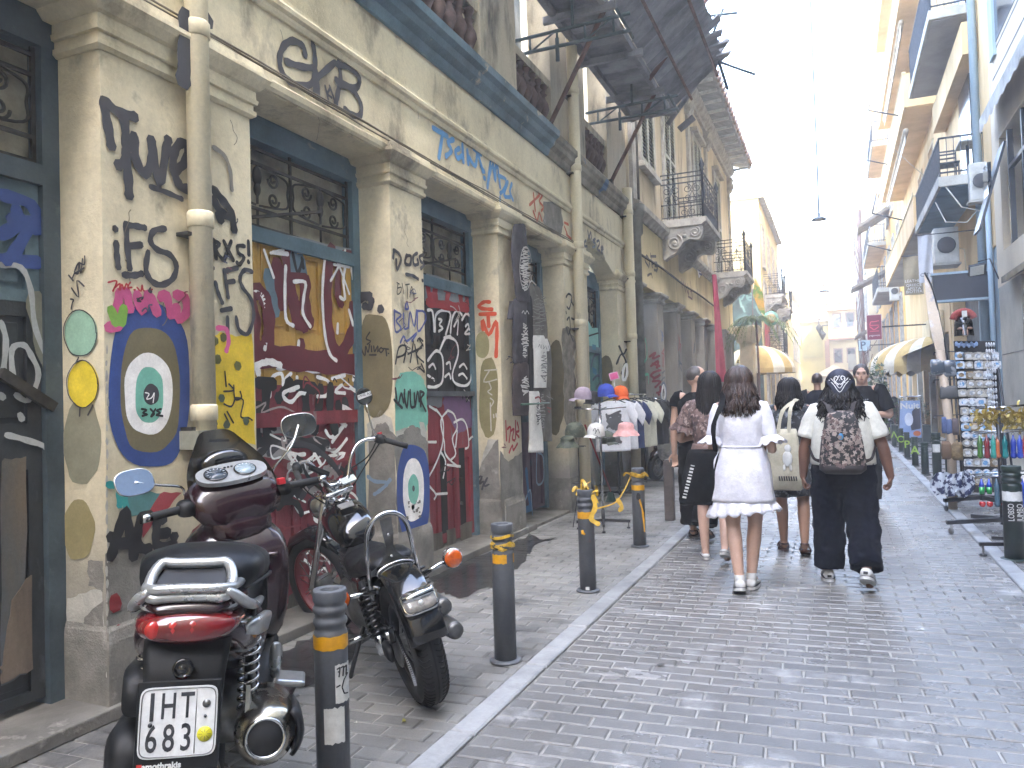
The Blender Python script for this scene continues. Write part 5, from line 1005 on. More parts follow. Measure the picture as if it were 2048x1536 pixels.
def scrib(x0, x1, y0, y1, n=26, sd=0):
    q = random.Random(sd); o = []
    for k in range(n):
        f = (k+.5)/n; y = y0+(y1-y0)*f; wv = math.sqrt(max(.05, 1-(2*f-1)**2)); o.append('%.1f,%.1f %.1f,%.1f %.1f,%.1f' % ((x0+x1)/2-(x1-x0)/2*wv*q.uniform(.3,1), y+q.uniform(-3,3), (x0+x1)/2+q.uniform(-4,4), y+q.uniform(-3,3), (x0+x1)/2+(x1-x0)/2*wv*q.uniform(.3,1), y+q.uniform(-3,3)))
    return ';'.join(o)
m_hg = flat('c9c9c4', .4)
s1 = shirt('charcoal tank top with an oval white print, topmost of the first wall column', [(450,1013,1020),(455,1010,1031),(490,1006,1036),(520,1006,1036),(560,1009,1038),(600,1012,1041),(606,1014,1040)], dk, pr=[('b9b7b2',.012, scrib(1009,1033,497,583,34,1)+';'+' '.join('%.1f,%.1f' % p for p in blob(1021,540,12,43,20)))], off=.10, seed=1)
shirt('charcoal tee with a white standing figure print, second in the first wall column', [(598,1016,1030),(604,1009,1038),(640,1008,1038),(700,1008,1039),(728,1010,1036)], dk, pr=[('b9b7b2',.012, scrib(1014,1030,650,718,24,2)+';1016,628 1019,624 1022,630 1026,624 1030,630')], off=.09, seed=2, sleeves=[[(603,1007,1012),(625,1002,1011),(640,1001,1008)]])
shirt('brown charcoal tee with a white group print, lowest in the first wall column', [(726,1018,1030),(731,1011,1039),(770,1009,1040),(820,1010,1041),(832,1010,1038)], mat('brown_cotton','3d3334','2b2425', r=.9, s=6, bump=.3), pr=[('b9b7b2',.014, scrib(1013,1031,755,790,12,3))], off=.09, seed=3)
shirt('plain black shirt hanging in the door opening, upper one', [(590,1040,1048),(600,1038,1056),(660,1040,1058),(700,1042,1058)], dk2, off=.02, seed=4); shirt('plain black shirt hanging in the door opening, lower one', [(690,1040,1050),(700,1040,1057),(770,1041,1058),(790,1043,1056)], dk2, off=.03, seed=5)
shirt('grey tank top with a faint print, left of the upper pair in the doorway', [(566,1048,1054),(572,1046,1063),(600,1050,1072),(650,1054,1080),(676,1056,1079)], gr, pr=[('77756f',.01, scrib(1052,1072,590,670,12,4))], off=.0, seed=6)
shirt('grey tank top on a white hanger, right of the upper pair in the doorway', [(572,1062,1072),(580,1061,1082),(620,1070,1090),(660,1078,1094),(682,1080,1094)], gr, pr=[('77756f',.01, scrib(1066,1086,588,660,12,5))], off=-.02, seed=7)
hg = MB(); P = [at('x', XF+.02, *q) for q in ((1056,574),(1063,561),(1072,570))]; hg.tube(P, .008, 6); hg.tube([P[1], P[1]+V(0,0,.05), P[1]+V(.0,.03,.07)], .004, 5); hg.build('hanger', m_hg, s1)
shirt('white tee printed ATHENA, in the middle of the doorway column', [(672,1058,1068),(676,1056,1080),(720,1057,1084),(770,1058,1083),(776,1059,1081)], wt, pr=[('2a2a2c',.01,'1057,695 1059,690 1061,697;1063,691 1063,698;1067,692 1067,699 1069,695;1071,693 1074,700;1077,693 1079,701'),('4a4a4c',.008, scrib(1060,1078,705,765,18,6))], off=.05, seed=8, sleeves=[[(678,1078,1084),(695,1080,1090),(703,1082,1087)]])
shirt('long grey tee right of the white printed tee', [(676,1080,1088),(690,1080,1096),(740,1082,1099),(782,1084,1098)], gr, off=.0, seed=9)
shirt('grey brown tee with a pale print, lower left in the doorway', [(775,1060,1072),(782,1058,1080),(830,1062,1084),(868,1064,1084),(874,1066,1080)], gr, pr=[('8f8d88',.01, scrib(1062,1078,790,855,16,7))], off=.02, seed=10); shirt('dark grey tee with a red mark, lower right in the doorway', [(776,1078,1090),(784,1078,1098),(830,1080,1101),(878,1080,1102),(882,1082,1100)], gr, pr=[('7c3a34',.02,'1082,815 1090,818;1084,822 1088,825'),('8f8d88',.008,'1082,792 1088,796;1090,795 1095,799')], off=.0, seed=11)
shirt('long white tee with a red print hanging lowest by the doorway', [(783,1044,1056),(788,1042,1064),(830,1043,1066),(880,1044,1070),(905,1043,1070)], wt, pr=[('8f2f30',.02,'1045,797 1053,795 1056,805'),('333335',.012, scrib(1046,1056,805,850,12,8))], off=.08, seed=12)
gbn = thing('green_rod', 'green metal rod holding the lower shirts in the doorway', 'rod', (XF+.1, 8.6, 1.3)); MB().tube([at('x', XF+.16, 1043,809), at('x', XF+.18, 1098,806)], .012, 6).build('rod', flat('2f5a45', .4), gbn)

# ------------------------------------------------------------ clothes rail and cap rack
m_chr = mat('chrome_tube', 'c9cbcc', 'a5a8aa', r=.15, m=1, rv=.05, bump=0, s=8); m_bt = mat('black_tube', '202225', '17181a', r=.4, s=6, bump=.03)
RL = thing('clothes_rail', 'black clothes rail with a row of hanging tees beside the grey pillars', 'clothes rail', (-2.75, 11.1, 0))
A_ = at('z', 0, 1240, 998); B_ = at('z', 0, 1293, 972); A_.z = B_.z = 0
zr = 1.52; r_ = MB()
for q in (A_, B_): r_.tube([q+V(0,0,.06), q+V(0,0,.95)], .018, 8)
dd = (B_-A_).normalized(); nn_ = V(-dd.y, dd.x, 0)
for q in (A_, B_): r_.tube(smooth([q-nn_*.32+V(0,0,.02), q-nn_*.28+V(0,0,.09), q+nn_*.28+V(0,0,.09), q+nn_*.32+V(0,0,.02)], 3), .016, 7)
r_.tube([A_+V(0,0,.09), B_+V(0,0,.09)], .014, 7); r_.build('base_frame', m_bt, RL)
r2 = MB(); 
for q in (A_, B_): r2.tube([q+V(0,0,.9), q+V(0,0,zr)], .013, 8)
r2.tube([A_-dd*.1+V(0,0,zr), B_+dd*.15+V(0,0,zr)], .014, 8); r2.build('top_rail', m_chr, RL)
def tee(k, f, mt, label, shift=0, w_=.25, pr=None):
    c = A_.lerp(B_, f)+V(0,0,zr-.09); e1 = V(.93,.36,0).normalized() if 0 else V(.9,.43,0); e2 = V(e1.y, -e1.x, 0); t = thing('rail_tee', label, 'shirt', (c.x, c.y, c.z-.72), 0, 'tees on the clothes rail'); mb = MB(True); rings = []
    c = c+e1*shift
    for z, hw, th in ((0,.07,.02),(-.02,.14,.03),(-.05,w_*.86,.035),(-.12,w_*.95,.05),(-.3,w_*.92,.05),(-.5,w_*.93,.055),(-.70,w_*.95,.06),(-.73,w_*.94,.055)):
        rings.append([c+V(0,0,z)+e1*hw*-math.cos(6.28318*i/22)+e2*(th*math.sin(6.28318*i/22)+(.012*mnoise.noise(Vector((i*.8, z*2, k))) if z < -.05 else 0)) for i in range(22)])
    mb.loft(rings); mb.build('shirt_body', mt, t)
    for sg in (-1, 1):
        s2 = MB(True); s2.loft([[c+e1*sg*(w_*.8+a)+V(0,0,z)+(e1*sg*.3+V(0,0,1)).normalized()*h*math.cos(6.28318*i/12)+e2*.035*math.sin(6.28318*i/12) for i in range(12)] for a, z, h in ((0,-.1,.09),(.06,-.17,.1),(.12,-.27,.095),(.135,-.3,.09))]); s2.build('sleeve', mt, t)
    hm = MB(); hm.tube(smooth([c-e1*.2+V(0,0,-.035), c+V(0,0,.035), c+e1*.2+V(0,0,-.035)], 4), .008, 5); hm.tube([c+V(0,0,.035), c+V(0,0,.08), c+V(0,0,.1)+dd*.02], .003, 5); hm.build('hanger', m_bt, t)
    if pr:
        for mt2, wd, P in pr:
            mb = MB()
            for st in P: mb.ribbon(smooth([c+e1*q[0]+V(0,0,q[1])+e2*.07 for q in st], 3), wd, e2, .002)
            mb.build('print', mt2, t)
    return t
wtee = mat('white_tee', 'eeeef2', 'dcdce2', r=.9, s=5, bump=.25)
pq = random.Random(3); blobp = [[(pq.uniform(-.1,.14), pq.uniform(-.4,-.15)), (pq.uniform(-.1,.14), pq.uniform(-.42,-.2)), (pq.uniform(-.05,.1), pq.uniform(-.42,-.2))] for _ in range(22)]+[[(pq.uniform(-.16,.08), pq.uniform(-.62,-.5)), (pq.uniform(-.1,.12), pq.uniform(-.62,-.5))] for _ in range(16)]
t0 = tee(0, -.05, wtee, 'white tee with a smudged dark picture and NOAISE lettering, front of the rail', -.05, .27, [(ink('55565a'), .03, blobp)])
c0 = A_.lerp(B_, -.05)+V(0,0,zr-.25); e1 = V(.9,.43,0); e2 = V(.43,-.9,0); text('print_lettering', 'NOAISE', .062, c0-e1*.24+e2*.075+V(0,0,.0), -Z, e1, K, t0)
for k, (f, mt, lb) in enumerate(((.15, wtee, 'plain white tee, second on the clothes rail'), (.3, mat('navy_tee','2c3c6a','223055',r=.9,s=5,bump=.2), 'navy blue tee between the white and the cream tees'), (.45, mat('cream_tee','d9d8c6','c5c4b2',r=.9,s=5,bump=.2), 'cream tee in the middle of the clothes rail'), (.6, mat('cream_tee','d9d8c6','c5c4b2',r=.9,s=5,bump=.2), 'cream tee next to the black tees'), (.78, dk2, 'black tee, nearer of two at the end of the rail'), (.92, dk2, 'black tee hung last at the far end of the rail'))): tee(k+1, f, mt, lb, .04*k)
def sh_(p): return at('y', 8.4, *p)
CKx = at('z', 0, 1207, 1058); CK = thing('cap_rack', 'chrome and black cap rack with four feet standing on the pavement', 'rack', (CKx.x, CKx.y, 0)); c = CKx
mb = MB(); mb.tube([c+V(0,0,.1), c+V(0,0,1.42)], .014, 8); mb.build('pole', m_chr, CK); mb = MB()
for a in (0, 1.57, 3.14, 4.71): mb.beam(c+V(0,0,.1), c+V(.3*math.cos(a+.3), .3*math.sin(a+.3), .085), .025, .03); mb.lathe([(.018,0),(.022,.015),(.006,.02),(.006,.08)], c+V(.28*math.cos(a+.3), .28*math.sin(a+.3), .004), Z, 8)
mb.lathe([(.02,.05),(.02,.22)], c, Z, 10); mb.build('foot', m_bt, CK); mb = MB()
for z in (1.34, 1.02):
    for a in (0.1, 3.25, 1.6, 4.8): mb.tube([c+V(0,0,z), c+V(.3*math.cos(a), .3*math.sin(a), z+.02)], .007, 6)
for px, py in ((1145,890),(1192,880),(1252,880)): pass
mb.build('arm', m_chr, CK)
def cap(px, py, y, mt, label, rz, bucket=False, s_=1.0, logo=None):
    p = at('y', y, px, py); t = thing('bucket_hat' if bucket else 'baseball_cap', label, 'hat' if bucket else 'cap', p, rz, 'hats on the cap rack'); mb = MB(True); n = 20; rings = []
    if bucket:
        for r, z in ((.165,-.07),(.15,-.05),(.122,-.012),(.104,.0),(.1,.03),(.093,.065),(.075,.085),(.04,.094),(.01,.096)): rings.append([V(s_*r*math.cos(6.283*i/n), s_*r*math.sin(6.283*i/n)*1.05, s_*(z+.006*math.sin(i*1.9)*(z < -.02))) for i in range(n)])
        mb.loft(rings, False, True); mb.build('hat_body', mt, t, world=False); return t
    for r, z in ((.088,-.04),(.09,-.01),(.088,.03),(.075,.07),(.05,.095),(.02,.105)): rings.append([V(s_*r*math.cos(6.283*i/n)*1.12, s_*r*math.sin(6.283*i/n), s_*z) for i in range(n)])
    mb.loft(rings, False, True); o = mb.build('crown', mt, t, world=False); MB().ell((0,0,s_*.106), (.009,.009,.005), 8, 4).build('button', mt, o, world=False)
    b = MB(True); b.sheet(lambda u, v: (s_*(.085+.085*v*math.sin(math.pi*(.1+.8*u))), s_*.085*math.cos(math.pi*(.1+.8*u))*(1-.1*v), s_*(-.035-.025*v*v+.018*math.sin(math.pi*u))), 10, 4); b.build('brim', mt, t, world=False)
    return t
cm = lambda a, b: mat('cap_'+a, a, b, r=.85, s=14, bump=.15)
cap(1166,792,8.4,cm('a396a4','8f8391'),'pale lavender cap on the left of the top tier of the cap rack', 3.6); cap(1186,800,8.7,cm('1f2022','17181a'),'black cap behind the lavender and blue caps', 4.5)
cap(1212,786,8.3,cm('2f43a0','26378a'),'royal blue cap on top of the cap rack', 5.8); cap(1241,790,8.4,cm('cf5a1e','b34b16'),'bright orange cap tilted down on the cap rack', 5.2)
cap(1192,865,8.2,cm('cfcfcb','bcbcb8'),'white cap with a dark scribble on the lower tier of the rack', 4.3, s_=1.05); cap(1150,866,8.4,mat('camo','3a4238','555b4c',s=14,lo=.48,hi=.52,c3='2a2d28',s3=10),'green camouflage cap at the lower left of the rack', 4.2, s_=1.2); cap(1215,880,8.5,mat('camo','3a4238','555b4c',s=14,lo=.48,hi=.52,c3='2a2d28',s3=10),'dark camouflage cap behind the white cap', 5.6)
cap(1252,860,8.3,cm('c99a97','b58784'),'pink bucket hat on the right of the cap rack', 0, True, .9); cap(1135,885,8.3,mat('camo','3a4238','555b4c',s=14,lo=.48,hi=.52,c3='2a2d28',s3=10),'camouflage bucket hat on the wire holder left of the rack', 0, True, .8)
spray(('y', 8.09), CK, K, .007, (0,0,1), "1186,862 1190,856 1192,864;1190,868 1196,858 1199,866;1187,870 1196,873", 'print', off=.0)
wr = at('y', 8.5, 1158, 940); wh = thing('wire_hat_stand', 'thin wire hat stand left of the cap rack', 'stand', (wr.x, wr.y, 0)); mb = MB(); mb.tube([(wr.x, wr.y, .02), (wr.x, wr.y, .95)], .006, 6)
for z in (.5, .92): mb.tube([(wr.x+.09*math.cos(t), wr.y+.09*math.sin(t), z) for t in np.arange(0, 6.3, .45)], .004, 5)
for a in (0, 2.1, 4.2): mb.tube([(wr.x, wr.y, .5), (wr.x+.12*math.cos(a), wr.y+.12*math.sin(a), .0)], .005, 5)
mb.build('wire_frame', m_bt, wh)
cd = at('y', 8.4, 1228, 752); ct = thing('card_sign', 'small pink price card with a pale border above the caps', 'sign', cd); mt_ = Matrix.Rotation(-.25, 3, 'Y'); MB().cbox(cd, (.105,.006,.085), mt_).build('border', flat('c9a9b8',.6), ct); MB().cbox(cd+V(0,-.004,0), (.088,.004,.068), mt_).build('card', PK, ct); MB().tube([cd-V(0,0,.04), cd+V(.01,0,-.3)], .003, 5).build('wire', m_chr, ct)
br = thing('broom', 'red handled broom leaning by the cap rack', 'broom', (at('z',0,1225,1010).x, at('z',0,1225,1010).y, 0)); q0 = at('y', 9.2, 1170, 850); q1 = at('z', .03, 1222, 1000); MB().tube([q0, q1+V(0,0,.12)], .012, 7).build('handle', flat('8f1f22',.4), br); MB().loft([[q1+V(sx*.03*k, sy*.02*k, z) for sx, sy in ((-1,-1),(1,-1),(1,1),(-1,1))] for k, z in ((.8,.13),(2.2,-.02))]).build('bristles', flat('1f3a34',.8), br)
dp = thing('dustpan', 'dark dustpan beside the broom', 'dustpan', (q1.x-.25, q1.y-.3, 0)); MB().prism([(q1.x-.42, q1.y-.35, .3), (q1.x-.2, q1.y-.35, .38), (q1.x-.12, q1.y-.35, .2), (q1.x-.32, q1.y-.35, .17)], (0,.15,0)).build('pan', flat('3a3c3f',.5), dp, bev=.01); MB().tube([(q1.x-.25,q1.y-.3,.02),(q1.x-.27,q1.y-.3,.3)], .01, 6).build('handle', m_chr, dp)
lb = MB(); P = [at('y', 13.0, *q) for q in ((1312,880),(1330,850),(1345,862),(1368,925),(1340,935),(1318,915))]; lb.prism(P, (0,.03,0)); o = lb.build('leaning_panel', mat('scrawled_panel', 'a3a199', '6a6a6c', s=4, lo=.45, hi=.55), loc=tuple(P[3])); tag(o, 'torn pale panel with scrawls leaning at the foot of the first grey pillar', 'panel')
# ============================================================ SCOOTER AND MOTORCYCLE (local: x forward, y left, z up)
def paint(n, a, **k): return mat(n, hx(a), tuple(q*.9 for q in hx(a)), r=k.get('r', .22), rv=.05, m=k.get('m', .0), s=5, bump=.0, coat=k.get('coat', .6), spec=.4)
m_burg = paint('burgundy_paint', '230d14', r=.22); m_blkp = mat('black_plastic', '17191b', '101214', spec=.3, r=.5, rv=.08, s=9, bump=.06, bs=200); m_blkg = paint('gloss_black', '0b0c0e', r=.12)
m_seat = mat('seat_vinyl', '131518', '0e1013', spec=.25, r=.45, s=8, bump=.08, bs=220); m_rub = mat('tyre_rubber', '1b1c1d', '232425', r=.8, s=10, bump=.1); m_silv = mat('silver_paint', 'b9bbba', '989a99', r=.32, m=.7, rv=.08, s=5, bump=.03, c3='6d6f6e', s3=18, lo3=.66, hi3=.7)
m_chro = mat('chrome', 'd6d8d9', 'b9bbbd', r=.07, m=1, rv=.03, s=4, bump=0); m_steel = mat('brushed_steel', 'a8a294', '857f72', r=.25, m=1, s=6, rv=.08, bump=.03); m_redl = mat('red_lens', '6a0b11', '52080d', r=.12, rv=.02, s=5, bump=0, coat=1); m_redb = mat('bright_red_lens', 'a81a18', '86120d', r=.15, s=40, bump=0, coat=1)
m_amb = mat('amber_lens', 'c4560c', 'a4430a', r=.15, s=30, bump=.1, coat=1); m_mir = mat('mirror_face', 'd9dcdd', 'cfd3d5', r=.02, m=1, rv=0, s=2, bump=0); m_alum = mat('cast_alloy', '7c7d7c', '5f605f', r=.4, m=.8, s=6, bump=.08); m_smoke = mat('smoked_screen', '1c1810', '14110b', r=.08, rv=0, s=2, bump=0, alpha=.80); m_plate = mat('plate_white', 'd3d5d4', 'c3c5c4', r=.4, s=8, bump=.03)
def sec(x, y0, z0, w, h, p=2.6, n=20, tilt=0):
    o = []
    for k in range(n):
        t = 6.28318*k/n; c, s_ = math.cos(t), math.sin(t); yy = w*math.copysign(abs(c)**(2/p), c); zz = h*math.copysign(abs(s_)**(2/p), s_)
        o.append(V(x+zz*tilt, y0+yy, z0+zz))
    return o
def lf(par, name, mt, secs, p=2.6, n=20, bev=0):
    mb = MB(True); mb.loft([sec(*s_[:5], s_[5] if len(s_) > 5 else p, n, s_[6] if len(s_) > 6 else 0) for s_ in secs]); return mb.build(name, mt, par, world=False)
def LT(par, name, mt, pts, r, n=8): return MB().tube(pts, r, n).build(name, mt, par, world=False)
def wheel(par, cx, cz, R, tw, rim_mt, spokes=0, name='wheel', steer=None, tread=False):
    t = MB(True); N = 44; rings = []
    for i in range(N+1):
        a = 6.28318*i/N; ring = []
        for k in range(12):
            b = 6.28318*k/12; rr = R-tw*.52+tw*.52*math.cos(b)*(1 if math.cos(b) > 0 else .8); ring.append(V(cx+rr*math.cos(a), tw*.5*math.sin(b), cz+rr*math.sin(a)))
        rings.append(ring)
    t.loft(rings, False, False)
    w_ = t.build(name, m_rub, par, world=False); rm = MB()
    rm.lathe([(R-tw*.95,-tw*.3),(R-tw*.8,-tw*.34),(R-tw*.8,tw*.34),(R-tw*.95,tw*.3),(R-tw*.95,-tw*.3)], (cx,0,cz), (0,1,0), 32, cap=False)
    if spokes == 0:
        for k in range(5): a = 6.28318*k/5; rm.beam((cx,0,cz), (cx+(R-tw*.85)*math.cos(a), 0, cz+(R-tw*.85)*math.sin(a)), .05, .03, V(0,1,0))
    rm.build('rim', rim_mt, w_, world=False); hb = MB(); hb.lathe([(.02,-.07),(.045,-.06),(.045,.06),(.02,.07)], (cx,0,cz), (0,1,0), 14)
    for k in range(spokes):
        a = 6.28318*k/spokes; a2 = a+(.35 if k % 2 else -.35); hb.tube([(cx+.04*math.cos(a), .05*(1 if k % 2 else -1), cz+.04*math.sin(a)), (cx+(R-tw*.85)*math.cos(a2), 0, cz+(R-tw*.85)*math.sin(a2))], .003, 4)
    hb.build('hub', m_alum, w_, world=False)
    if tread:
        tr = MB()
        for k in range(70):
            a = 6.28318*k/70
            for sy in (-1, 1):
                def pt(f, da):
                    b = f*1.15; rr = R-tw*.52+tw*.52*math.cos(b)+.0012; return V(cx+rr*math.cos(a+da), tw*.5*math.sin(b)*sy*1.0, cz+rr*math.sin(a+da))
                P = [pt(.22, 0), pt(.42, .03), pt(.62, .03), pt(.82, -.02)]
                for i in range(3): tr.beam(P[i], P[i+1], .006, .004, (P[i]-V(cx,0,cz)))
        for i in range(60):
            a, b = 6.28318*i/60, 6.28318*(i+1)/60; tr.beam((cx+R*math.cos(a), 0, cz+R*math.sin(a)), (cx+R*math.cos(b), 0, cz+R*math.sin(b)), .008, .003, V(math.cos(a),0,math.sin(a)))
        tr.build('tread_groove', flat('0d0e0f', .9), w_, world=False)['kind'] = 'stuff'
    return w_
def spring(par, p0, p1, r, turns, wr, mt, name='spring', core=None):
    p0, p1 = V(*p0), V(*p1); a, b, d = frame(p1-p0); N = int(turns*14)
    c = MB().tube([p0-d*.04, p1+d*.04], core or r*.5, 8).build('shock_absorber', m_blkp, par, world=False)
    MB().tube([p0.lerp(p1, i/N)+a*r*math.cos(6.28318*turns*i/N)+b*r*math.sin(6.28318*turns*i/N) for i in range(N+1)], wr, 6).build(name, mt, c, world=False); return c
def mirror(par, stem, c, nrm, rx, ry, p=3.2, stem_mt=None, rim=None, sticker=None):
    m_ = MB().tube(smooth(stem, 4), .006, 7).build('mirror', stem_mt or m_chro, par, world=False); a, b, d = frame(V(*nrm)); C = V(*c)
    o = lambda k, off: [C+a*rx*k*math.copysign(abs(math.cos(t))**(2/p), math.cos(t))+b*ry*k*math.copysign(abs(math.sin(t))**(2/p), math.sin(t))+d*off for t in [6.28318*i/28 for i in range(28)]]
    MB(True).loft([o(.55,-.035), o(.9,-.02), o(1,0), o(.98,.004), o(.94,.004)], True, False).build('mirror_shell', rim or m_chro, m_, world=False)
    q = MB(); P = o(.95,.003); q.add(P, [tuple(range(28))]); f = q.build('mirror_glass', m_mir, m_, world=False); return m_, (C, a, b, d)
HS = V(-.56,.83,0).normalized(); RZS = math.atan2(HS.y, HS.x)
def scooter(label, loc, rz, lean):
    T = thing('parked_scooter', label, 'scooter', loc, rot=(Matrix.Rotation(rz, 3, 'Z') @ Matrix.Rotation(-lean, 3, 'X')), group='parked two wheelers')
    wheel(T, 0, .25, .25, .13, m_alum); wheel(T, 1.28, .25, .25, .11, m_alum)
    # rear bodywork
    lf(T, 'rear_body', m_burg, [(-.36,0,.83,.10,.03),(-.30,0,.80,.15,.06),(-.18,0,.76,.18,.09),(.0,0,.72,.19,.11),(.2,0,.66,.19,.14),(.4,0,.58,.17,.18),(.55,0,.48,.15,.16),(.62,0,.40,.14,.10)])
    lf(T, 'side_trim', m_silv, [(-.28,-.155,.80,.012,.014),(-.2,-.18,.79,.014,.03),(-.05,-.195,.765,.014,.035),(.08,-.2,.75,.01,.015)])
    lf(T, 'seat', m_seat, [(-.27,0,.93,.10,.03),(-.23,0,.95,.16,.06),(-.08,0,.95,.19,.075),(.12,0,.925,.195,.075),(.22,0,.90,.185,.07),(.4,0,.855,.16,.07),(.58,0,.81,.12,.06),(.66,0,.77,.06,.05)], 2.8, 24)
    LT(T, 'seat_piping', m_blkp, smooth([(-.25,-.13,.91),(-.05,-.19,.91),(.15,-.195,.885),(.4,-.16,.825),(.62,-.08,.745)], 3), .006)
    # grab rail with slot
    mb = MB(True); pts = smooth([(-.16,.13,.93),(-.33,.118,.945),(-.385,.09,.95),(-.39,0,.952),(-.385,-.09,.95),(-.33,-.118,.945),(-.16,-.13,.93)], 4); mb.tube(pts, .017, 10, sq=.8); mb.tube(smooth([(-.27-.11*q,.0+y_,1.0-.075*q) for q,y_ in ((0,-.092),(0,-.05),(0,.05),(0,.092),(.5,.112),(1,.1),(1,.05),(1,-.05),(1,-.1),(.5,-.112))][::1], 3, True), .0155, 10, closed=True)
    for sy in (-1, 1): mb.tube(smooth([(-.38,sy*.1,.945),(-.36,sy*.13,.92),(-.28,sy*.155,.88),(-.16,sy*.17,.85),(0,sy*.178,.83)], 4), [.02,.022,.024,.026,.028,.028,.028,.027,.026,.024,.022,.02,.018,.016,.014,.012,.01][:17], 10, sq=.6)
    gr_ = mb.build('grab_rail', m_silv, T, world=False); MB().prism([(-.275,.095,.985),(-.275,-.095,.985),(-.37,-.1,.92),(-.37,.1,.92)][::-1], V(.5,0,-.7)*.012).build('slot', m_blkp, gr_, world=False)
    for sy in (-1, 1): lf(T, 'rail_insert', m_plate if sy > 0 else m_silv, [(-.37,sy*.085,.895,.03,.012),(-.345,sy*.085,.9,.05,.022),(-.3,sy*.085,.9,.05,.02)])
    # tail light
    tl = lf(T, 'tail_light', m_redl, [(-.425,0,.835,.05,.018),(-.415,0,.838,.10,.034),(-.395,0,.842,.128,.044),(-.36,0,.845,.14,.047),(-.30,0,.85,.15,.043)], 2.2, 28)
    for yy in (.085, .03, -.02): MB(True).ell((-.412,yy,.843), (.014,.022,.026), 12, 8).build('bulb_reflector', m_redb, tl, world=False)
    lf(T, 'tail_cowl', m_burg, [(-.40,0,.888,.08,.012),(-.36,0,.90,.125,.02),(-.25,0,.90,.155,.03)]); 
    # rear mudguard and plate
    mb = MB(True); mb.loft([[V(x-.02*math.cos((k/10-.5)*2.2)+.02, w_*(1-2*k/10), z) for k in range(11)]+[V(x+.06, w_*(1-2*k/10), z+.01) for k in range(10,-1,-1)] for x, z, w_ in ((-.33,.81,.12),(-.38,.76,.115),(-.405,.68,.105),(-.42,.58,.10),(-.43,.46,.10),(-.42,.36,.095))]); mg = mb.build('rear_mudguard', m_blkp, T, world=False)
    MB().lathe([(.028,0),(.028,.012),(.02,.016),(.02,.008),(.008,.02)], (-.412,0,.735), (-1,0,.12), 16).build('lamp_socket', m_blkg, mg, world=False); MB().cbox((-.43,0,.693), (.012,.1,.024), Matrix.Rotation(.1,3,'Y')).build('reflector', m_redl, mg, world=False, bev=.004)
    pz, pxx = .605, -.452; xd, yd, zd = V(0,-1,0), V(.1,0,1).normalized(), V(-1,0,.1).normalized()
    def onp(u, v, o=0): return V(pxx,0,pz)+xd*u+yd*v+zd*o
    MB().prism([onp(-.108,-.125), onp(.108,-.125), onp(.108,.108), onp(-.108,.108)], zd*.006).build('plate_holder', m_blkp, T, world=False, bev=.003)
    pl = MB().prism([onp(*q, .007) for q in blob(0,0,.1,.093,28,9)], zd*.003).build('number_plate', m_plate, T, world=False)
    rim = MB(); P = [onp(q[0]*.95, q[1]*.95, .0105) for q in blob(0,0,.1,.093,28,9)]; rim.tube(P, .0016, 5, closed=True); rim.tube([onp(.045,.084,.0105), onp(.045,-.084,.0105)], .0012, 5); rim.build('plate_rim', m_alum, pl, world=False)
    m_ch = mat('plate_black', '3a3c40', '26282b', r=.4, s=60, bump=.1)
    W0 = WM[pl.name]
    def ptxt(s_, u, v, sz, mt, par, sx=1, nm='plate_characters', bold=0, o=.0105): return text(nm, s_, sz, W0 @ onp(u, v, o), W0.to_3x3() @ xd, W0.to_3x3() @ yd, mt, par, sx=sx, bold=bold)
    ptxt('I', -.068, .038, .105, m_ch, pl, .8, bold=.001); ptxt('H', -.026, .04, .096, m_ch, pl, .62, bold=.001); ptxt('T', .022, .04, .096, m_ch, pl, .62, bold=.001); MB().lathe([(.006,0),(.006,.003)], onp(-.07,-.004,.011), zd, 10).build('plate_bolt', m_ch, pl, world=False)
    for s_, u in (('6',-.066),('8',-.022),('3',.022)): ptxt(s_, u, -.044, .1, m_ch, pl, .66, bold=.001)
    MB().lathe([(.011,0),(.011,.002)], onp(.071,.045,.0108), zd, 14).build('plate_seal', m_alum, pl, world=False); MB().lathe([(.004,0),(.004,.002)], onp(.069,.012,.0108), zd, 10).build('plate_bolt', m_ch, pl, world=False); MB().lathe([(.02,0),(.02,.0015)], onp(.07,-.035,.0108), zd, 20).build('yellow_sticker', flat('d6cf33',.5), pl, world=False)
    for k in range(8): a = k*.785; MB().beam(onp(.07+.006*math.cos(a),-.035+.006*math.sin(a),.0125), onp(.07+.016*math.cos(a),-.035+.016*math.sin(a),.0125), .0012, .0006).build('sticker_ray', m_ch, pl, world=False)
    ptxt('amothrakis', -.036, -.112, .022, m_plate, pl, 1, 'dealer_lettering', .0008, .0075); MB().cbox(onp(-.092,-.112,.007), (.002,.014,.014)).build('dealer_mark', flat('c43a34',.5), pl, world=False)
    # swing side: shock, muffler, cases
    spring(T, (-.12,-.155,.80), (-.06,-.15,.40), .03, 13, .006, m_chro); spring(T, (-.12,.15,.8), (-.06,.15,.4), .03, 13, .006, m_chro)
    mf = MB(True).lathe([(.05,.006),(.06,.012),(.085,.04),(.092,.1),(.092,.42),(.07,.5),(.03,.54)], (-.36,-.225,.505), V(1,.05,-.18), 28).build('muffler', m_steel, T, world=False)
    ax_ = V(1,.05,-.18).normalized(); MB(True).lathe([(.03,.01),(.055,.0),(.06,-.008),(.055,-.014),(.048,-.008),(.046,.03)], (-.36,-.225,.505), ax_, 24).build('exhaust_ring', m_chro, mf, world=False); MB().lathe([(.047,-.006),(.047,-.002)], (-.36,-.225,.505), ax_, 20).build('exhaust_hole', m_dark, mf, world=False)
